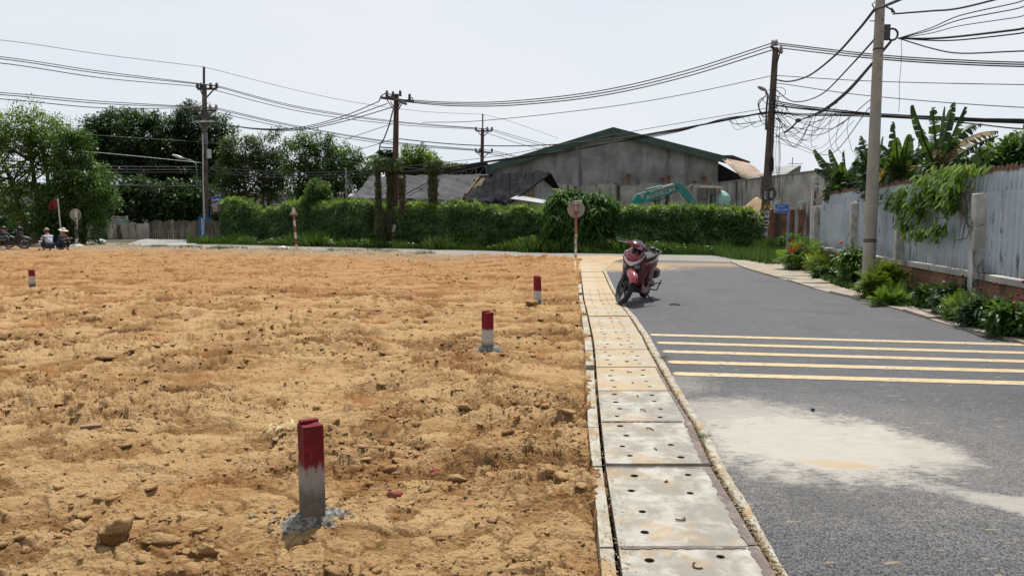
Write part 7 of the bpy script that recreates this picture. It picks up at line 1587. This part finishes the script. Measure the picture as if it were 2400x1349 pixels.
    for sg in (-1, 1):
        m = MB(); m.ell(sx(sg * .085, .662, .004) , (.04, .080, .040), M=Matrix.Rotation(sg * .35, 4, 'X') @ Matrix.Rotation(-sg * .3, 4, 'Z')); bd(m, 'headlight', glassd)
    m = MB(); m.hexa([(.48, -.12, .40), (.50, .12, .40), (.40, .12, .40), (.40, -.12, .40), (.56, -.14, .63), (.56, .14, .63), (.42, .14, .63), (.42, -.14, .63)]); bd(m, 'wheel_well', blk)
    m = MB(); m.grid(lambda u, v: sx(-.165 + .33 * u, .70 - .09 * v, .010), 14, 4, thick=.01); bd(m, 'lamp_surround', blk)
    # inner panel + floor
    m = MB(); m.loft([[Vector((x, y, z)) for (y, dx) in ((-hw, 0), (hw, 0), (hw, .03), (-hw, .03)) for x in (xx + dx,)] for (z, xx, hw) in ((.95, .40, .13), (.75, .40, .18), (.5, .34, .19), (.32, .26, .17))], sm=False); bd(m, 'inner_shield', blk)
    m = MB(); m.hexa([(.34, -.15, .20), (.34, .15, .20), (-.12, .17, .20), (-.12, -.17, .20), (.36, -.17, .29), (.36, .17, .29), (-.12, .19, .29), (-.12, -.19, .29)]); bd(m, 'floor_board', blk)
    for sg in (-1, 1):
        m = MB(); m.loft([[Vector((x, sg * (y0 + d), z)) for (d, z) in ((0, z0), (.02, z0), (.025, z1), (0, z1))] for (x, y0, z0, z1) in ((.36, .165, .24, .40), (.2, .175, .20, .30), (.0, .18, .19, .30), (-.12, .185, .22, .42), (-.25, .19, .34, .60))], sm=False); bd(m, 'lower_cowl', RD)
    # body
    secs = []
    for (x, hw, zb, zt) in ((-.02, .09, .30, .70), (-.10, .14, .30, .745), (-.25, .17, .36, .76), (-.42, .182, .44, .775), (-.6, .18, .53, .79), (-.78, .155, .62, .81), (-.92, .11, .70, .82), (-1.0, .05, .76, .81)):
        sec = []
        for k in range(14):
            a = 6.2832 * k / 14; cy, cz = math.cos(a), math.sin(a); e = .6; sec.append(Vector((x, hw * math.copysign(abs(cy) ** e, cy), (zb + zt) / 2 + (zt - zb) / 2 * math.copysign(abs(cz) ** e, cz))))
        secs.append(sec)
    m = MB(); m.loft(secs); bd(m, 'body', RD)
    for sg in (-1, 1): m = MB(); m.tube([(-.18, sg * .181, .52), (-.35, sg * .193, .57), (-.5, sg * .192, .63)], [.004, .008, .003], 6); bd(m, 'side_accent', SV)
    secs = []
    for (x, hw, zb, zt) in ((.02, .06, .70, .745), (-.06, .12, .72, .80), (-.22, .15, .745, .825), (-.42, .16, .76, .835), (-.5, .165, .77, .87), (-.7, .155, .79, .885), (-.82, .12, .80, .875), (-.86, .06, .81, .85)):
        secs.append([Vector((x, hw * math.copysign(abs(math.cos(a)) ** .55, math.cos(a)), (zb + zt) / 2 + (zt - zb) / 2 * math.copysign(abs(math.sin(a)) ** .6, math.sin(a)))) for a in [6.2832 * k / 14 for k in range(14)]])
    m = MB(); m.loft(secs); bd(m, 'seat', seatm)
    m = MB(); m.tube(catmull([(-.55, .17, .83), (-.75, .18, .87), (-.95, .13, .90), (-1.0, 0, .905), (-.95, -.13, .90), (-.75, -.18, .87), (-.55, -.17, .83)], 4), .015, 8); bd(m, 'grab_rail', alloy)
    m = MB(); m.ell((-.99, 0, .755), (.03, .09, .035)); bd(m, 'tail_light', pm('tail_lens', (.45, .02, .02), (.35, .02, .02), 3, .2) if 'tail_lens' not in bpy.data.materials else bpy.data.materials['tail_lens'])
    m = MB(); m.tube([(-.9, 0, .68), (-1.03, 0, .52), (-1.08, 0, .38)], [.05, .06, .05], 6); bd(m, 'rear_mudguard', blk)
    m = MB(); m.box((-.42, .10, .30), (.55, .12, .16), bev=.04); m.box((-.18, .02, .30), (.2, .16, .18), bev=.04); bd(m, 'engine', alloy)
    m = MB(); m.box((-.62, .17, .50), (.30, .12, .19), bev=.04); bd(m, 'air_filter', blk)
    m = MB(); m.tube([(-.25, -.12, .27), (-.4, -.17, .30), (-.55, -.19, .34)], [.02, .03, .05], 8); m.tube([(-.5, -.19, .33), (-.95, -.19, .44)], [.055, .06], 12); bd(m, 'exhaust', alloy)
    m = MB(); m.tube([(-.42, .17, .30), (-.55, .22, .32), (-.58, .30, .33), (-.58, .30, .39)], .012, 6); m.tube([(-.3, .15, .22), (-.5, .26, .20), (-.62, .28, .34)], .014, 6); bd(m, 'kick_lever', blk)
    m = MB(); m.box((-.12, .24, .33), (.07, .1, .02)); m.tube([(-.12, .17, .28), (-.12, .27, .32)], .010, 6); bd(m, 'foot_peg', blk)
    m = MB(); m.tube([(-.08, .14, .24), (-.12, .22, .10), (-.15, .285, .045)], .012, 8); m.box((-.16, .29, .04), (.08, .045, .01)); bd(m, 'side_stand', blk)
    # handlebar cover, screen, grips
    secs = []
    for (x, hw, zb, zt) in ((.60, .05, .985, 1.03), (.56, .12, .965, 1.075), (.48, .15, .96, 1.11), (.40, .14, .975, 1.11), (.34, .09, .99, 1.08)):
        secs.append([Vector((x, hw * math.cos(a), (zb + zt) / 2 + (zt - zb) / 2 * math.sin(a))) for a in [6.2832 * k / 14 for k in range(14)]])
    m = MB(); m.M = S; m.loft(secs); bd(m, 'handlebar_cover', RD)
    m = MB(); m.M = S; m.grid(lambda u, v: Vector((.640 - .15 * v - .10 * abs(2 * u - 1) ** 2, (2 * u - 1) * (.095 - .015 * v), 1.00 + .135 * v - .02 * abs(2 * u - 1) ** 2)), 10, 8, thick=.006); bd(m, 'screen', pm('smoked_screen', (.05, .055, .07), (.07, .075, .09), 3, .15, spec=.7, coat=.8) if 'smoked_screen' not in bpy.data.materials else bpy.data.materials['smoked_screen'])
    for sg in (-1, 1):
        m = MB(); m.M = S; m.loft([[Vector((.46 - k * .03 + cx, sg * (.12 + .07 * k), 1.04 - .012 * k + cz)) for (cx, cz) in ((.045 - .012 * k, 0), (0, .045 - .012 * k), (-.045 + .012 * k, 0), (0, -.045 + .012 * k))] for k in range(3)]); bd(m, 'cover_wing', RD)
        m = MB(); m.M = S; m.tube([(.41, sg * .22, 1.03), (.37, sg * .37, 1.02)], .018, 10); m.lathe([(.02, -.012), (.024, 0), (.02, .012)], (.368, sg * .378, 1.02), 10, M=Matrix.Rotation(R(90), 4, 'X')); bd(m, 'grip', blk)
        m = MB(); m.M = S; m.tube([(.44, sg * .20, 1.02), (.46, sg * .28, 1.01), (.45, sg * .385, .995)], [.009, .008, .006], 6); bd(m, 'brake_lever', SV)
    for sg in ((-1, 1) if detail else (1,)):
        m = MB(); m.tube([(-.72, sg * .03, .88), (-.76, sg * .06, .95)] if False else [(.38, sg * .16, 1.06), (.34, sg * .20, 1.09)], .008, 6); m.M = S
        m.ell((.33, sg * .21, 1.10), (.03, .05, .035)) if not detail else None
        bd(m, 'mirror_stub', blk)
    if detail:
        m = MB(); m.ell((-.78, .02, .925), (.075, .06, .045)); m.tube([(-.74, .02, .88), (-.78, .02, .93)], .01, 6); m.ell((-.6, -.06, .895), (.05, .03, .02)); bd(m, 'rear_knob', blk)
    return o
fr_, re_ = G(1464, 716), G(1507, 699); hd = Vector((fr_.x - re_.x, fr_.y - re_.y, 0)).normalized(); mid = fr_ - hd * .68
rzs = math.atan2(hd.y, hd.x)
scooter('deep red scooter with silver trim parked half on the drain covers', (mid.x, mid.y, .012), rzs, -R(7), R(38), (redp, redl, silv))
GB = 'dark motorbikes under the left tree'
q = G(22, 584); scooter('dark motorbike with a bright front rim under the left tree', (q.x, q.y, 0), R(8), -R(6), R(20), (blk, blk, alloy), GB, False)
q = G(-40, 583); scooter('dark motorbike cut by the left edge of the picture', (q.x, q.y + .8, 0), R(16), -R(6), R(10), (pm('maroon_paint', (.10, .02, .02), (.08, .02, .02), 3, .4), blk, silv), GB, False)
hc = thing('handcart', 'low handcart with bare metal handles behind the motorbikes', 'handcart', G(8, 583))
m = MB()
for (a, b) in (((-40, 556), (12, 555)), ((-40, 561), (14, 562)), ((12, 551), (20, 556)), ((20, 556), (20, 562))): m.tube([A(*a, 36.2), A(*b, 36.2)], .025, 6)
m.build('handle', steelm, hc); m = MB(); m.box(A(-30, 570, 36.2), (.9, .6, .25)); m.build('tray', woodm, hc)
m = MB(); m.lathe([(.2, -.03), (.2, .03)], A(-30, 578, 35.9), 18, M=Matrix.Rotation(R(90), 4, 'X')); m.build('wheel', rub, hc)
q = G(0, 588); m = MB(); m.beam((q.x - .6, q.y, .06), (q.x + .28, q.y, .06), .08, .09); tag(m.build('white_bar', whitep), 'white painted bar lying on the ground by the motorbikes', 'bar')

# ================================================================== PEOPLE
skin = pm('skin', (.36, .20, .13), (.32, .17, .11), 9, .6); shirt_b = pm('pale_blue_cotton', (.50, .60, .74), (.42, .52, .66), 9, .9); navy = pm('navy_cotton', (.02, .03, .07), (.03, .04, .08), 9, .9)
shirt_d = pm('dark_blue_cotton', (.03, .06, .14), (.03, .05, .11), 9, .9); hatb = pm('tan_hat', (.42, .33, .22), (.36, .28, .18), 12, .9); hatw = pm('pale_hat', (.66, .62, .52), (.58, .54, .45), 12, .9)
def skinned(name, verts, edges, radii, mt, par, root=0, sub=2):
    me = bpy.data.meshes.new(name); me.from_pydata([tuple(v) for v in verts], edges, []); o = bpy.data.objects.new(name, me); COL.objects.link(o); o.parent = par
    sk = o.modifiers.new('skin', 'SKIN'); me.skin_vertices.new() if not me.skin_vertices else None
    for i, r_ in enumerate(radii):
        d = me.skin_vertices[0].data[i]; d.radius = (r_, r_) if isinstance(r_, float) else r_; d.use_root = (i == root)
    sk.use_smooth_shade = True; ss_ = o.modifiers.new('sub', 'SUBSURF'); ss_.levels = sub; ss_.render_levels = sub
    bpy.context.view_layer.update(); dg = bpy.context.evaluated_depsgraph_get(); m2 = bpy.data.meshes.new_from_object(o.evaluated_get(dg)); o.modifiers.clear(); o.data = m2; m2.materials.clear(); m2.materials.append(mt); return o
def squatter(lb, loc, rz, shirt, hat, wide):
    o = thing('person', lb, 'person', loc, rz, 'people crouching under the left tree')
    V = [(0, 0, .30), (.03, 0, .45), (.08, 0, .62), (.12, 0, .72), (.15, 0, .80), (.18, 0, .90), (.19, 0, .985)]; Ed = [(i, i + 1) for i in range(6)]; Rd = [(.15, .13), (.14, .12), (.16, .11), (.11, .09), .055, (.085, .075), (.06, .06)]
    Rd = [(r_, r_) if isinstance(r_, float) else r_ for r_ in Rd]
    for sg in (-1, 1):
        k = len(V); V += [(.02, sg * .10, .27), (.36, sg * .15, .42), (.20, sg * .14, .08), (.22, sg * .14, .04), (.36, sg * .15, .03)]; Rd += [(.09, .09), (.065, .065), (.045, .045), (.04, .04), (.03, .035)]; Ed += [(0, k), (k, k + 1), (k + 1, k + 2), (k + 2, k + 3), (k + 3, k + 4)]
        k = len(V); V += [(.10, sg * .19, .70), (.26, sg * .22, .50), (.42, sg * .12, .56), (.47, sg * .10, .58)]; Rd += [(.055, .055), (.042, .042), (.03, .03), (.032, .02)]; Ed += [(3, k), (k, k + 1), (k + 1, k + 2), (k + 2, k + 3)]; h_ = k + 3
        for j in range(4):
            k = len(V); y0 = sg * .10 + (j - 1.5) * .018; V += [(.50, y0, .585), (.535 + .006 * (j in (1, 2)), y0, .572), (.55, y0, .55)]; Rd += [(.009, .009), (.008, .008), (.007, .007)]; Ed += [(h_, k), (k, k + 1), (k + 1, k + 2)]
        k = len(V); V += [(.48, sg * .10 - sg * .035, .59), (.51, sg * .10 - sg * .045, .575)]; Rd += [(.010, .010), (.008, .008)]; Ed += [(h_, k), (k, k + 1)]
    k = len(V); V += [(.27, 0, .885), (.285, 0, .875)]; Rd += [(.014, .014), (.012, .012)]; Ed += [(5, k), (k, k + 1)]
    skinned('body', V, Ed, Rd, skin, o)
    skinned('shirt', [(0, 0, .34), (.03, 0, .46), (.08, 0, .62), (.115, 0, .72)] + [(.09, -.17, .70), (.20, -.225, .56), (.36, -.15, .54), (.09, .17, .70), (.20, .225, .56), (.36, .15, .54)], [(0, 1), (1, 2), (2, 3), (3, 4), (4, 5), (5, 6), (3, 7), (7, 8), (8, 9)],
            [(.17, .15), (.165, .14), (.185, .135), (.12, .10), (.075, .075), (.06, .06), (.04, .04), (.075, .075), (.06, .06), (.04, .04)], shirt, o)
    skinned('trousers', [(0, 0, .28)] + [(.02, -.10, .26), (.35, -.15, .41), (.22, -.14, .12), (.02, .10, .26), (.35, .15, .41), (.22, .14, .12)], [(0, 1), (1, 2), (2, 3), (0, 4), (4, 5), (5, 6)], [(.16, .14), (.105, .105), (.085, .085), (.06, .06), (.105, .105), (.085, .085), (.06, .06)], navy, o)
    m = MB(); m.ell((.165, 0, .935), (.088, .082, .085)); m.build('hair', blk, o, world=False)
    for sg in (-1, 1):
        m = MB(); m.ell((.258, sg * .032, .915), (.008, .014, .006)); m.build('eye', blk, o, world=False)
    m = MB(); m.ell((.255, 0, .85), (.008, .022, .005)); m.build('mouth', pm('lip', (.3, .1, .08)) if 'lip' not in bpy.data.materials else bpy.data.materials['lip'], o, world=False)
    m = MB(); T = Matrix.Translation((.18, 0, .97)) @ Matrix.Rotation(R(14), 4, 'Y'); m.M = T
    if wide: m.lathe([(.21, -.03), (.20, -.015), (.10, .0), (.085, .08), (.03, .105), (.001, .108)], (0, 0, 0), 24)
    else: m.lathe([(.105, -.01), (.10, .03), (.08, .085), (.03, .11), (.001, .112)], (0, 0, 0), 20); m.prism([(.08, -.07, .0), (.21, -.055, -.01), (.22, 0, -.01), (.21, .055, -.01), (.08, .07, .0)], (0, 0, 1), .01)
    m.build('hat', hat, o, world=False); return o
q = G(120, 588); squatter('person in a pale blue shirt and tan cap crouching under the left tree', (q.x, q.y - .1, 0), R(150), shirt_b, hatb, False)
q = G(133, 587); squatter('person in dark clothes and a wide pale hat crouching beside the pale blue shirt', (q.x, q.y + .35, 0), R(-10), shirt_d, hatw, True)
q = G(142, 586); m = MB()
for x_ in (-.12, .12):
    for y_ in (-.1, .1): m.beam((q.x + x_, q.y + y_, 0), (q.x + x_ * .85, q.y + y_ * .85, .21), .035)
m.box((q.x, q.y, .225), (.26, .24, .03), bev=.008); m.beam((q.x - .12, q.y - .1, .09), (q.x + .12, q.y - .1, .09), .03); tag(m.build('stool', whitep), 'low cream plastic stool beside the flag pole', 'stool')
q = G(98, 583); m = MB(); m.box((q.x, q.y, .22), (.5, .3, .03)); m.box((q.x - .05, q.y, .32), (.16, .12, .17), bev=.02)
for x_ in (-.2, .2): m.beam((q.x + x_, q.y, 0), (q.x + x_, q.y, .21), .03)
tag(m.build('small_table', whitep), 'little low table with a white container left of the crouching people', 'table')
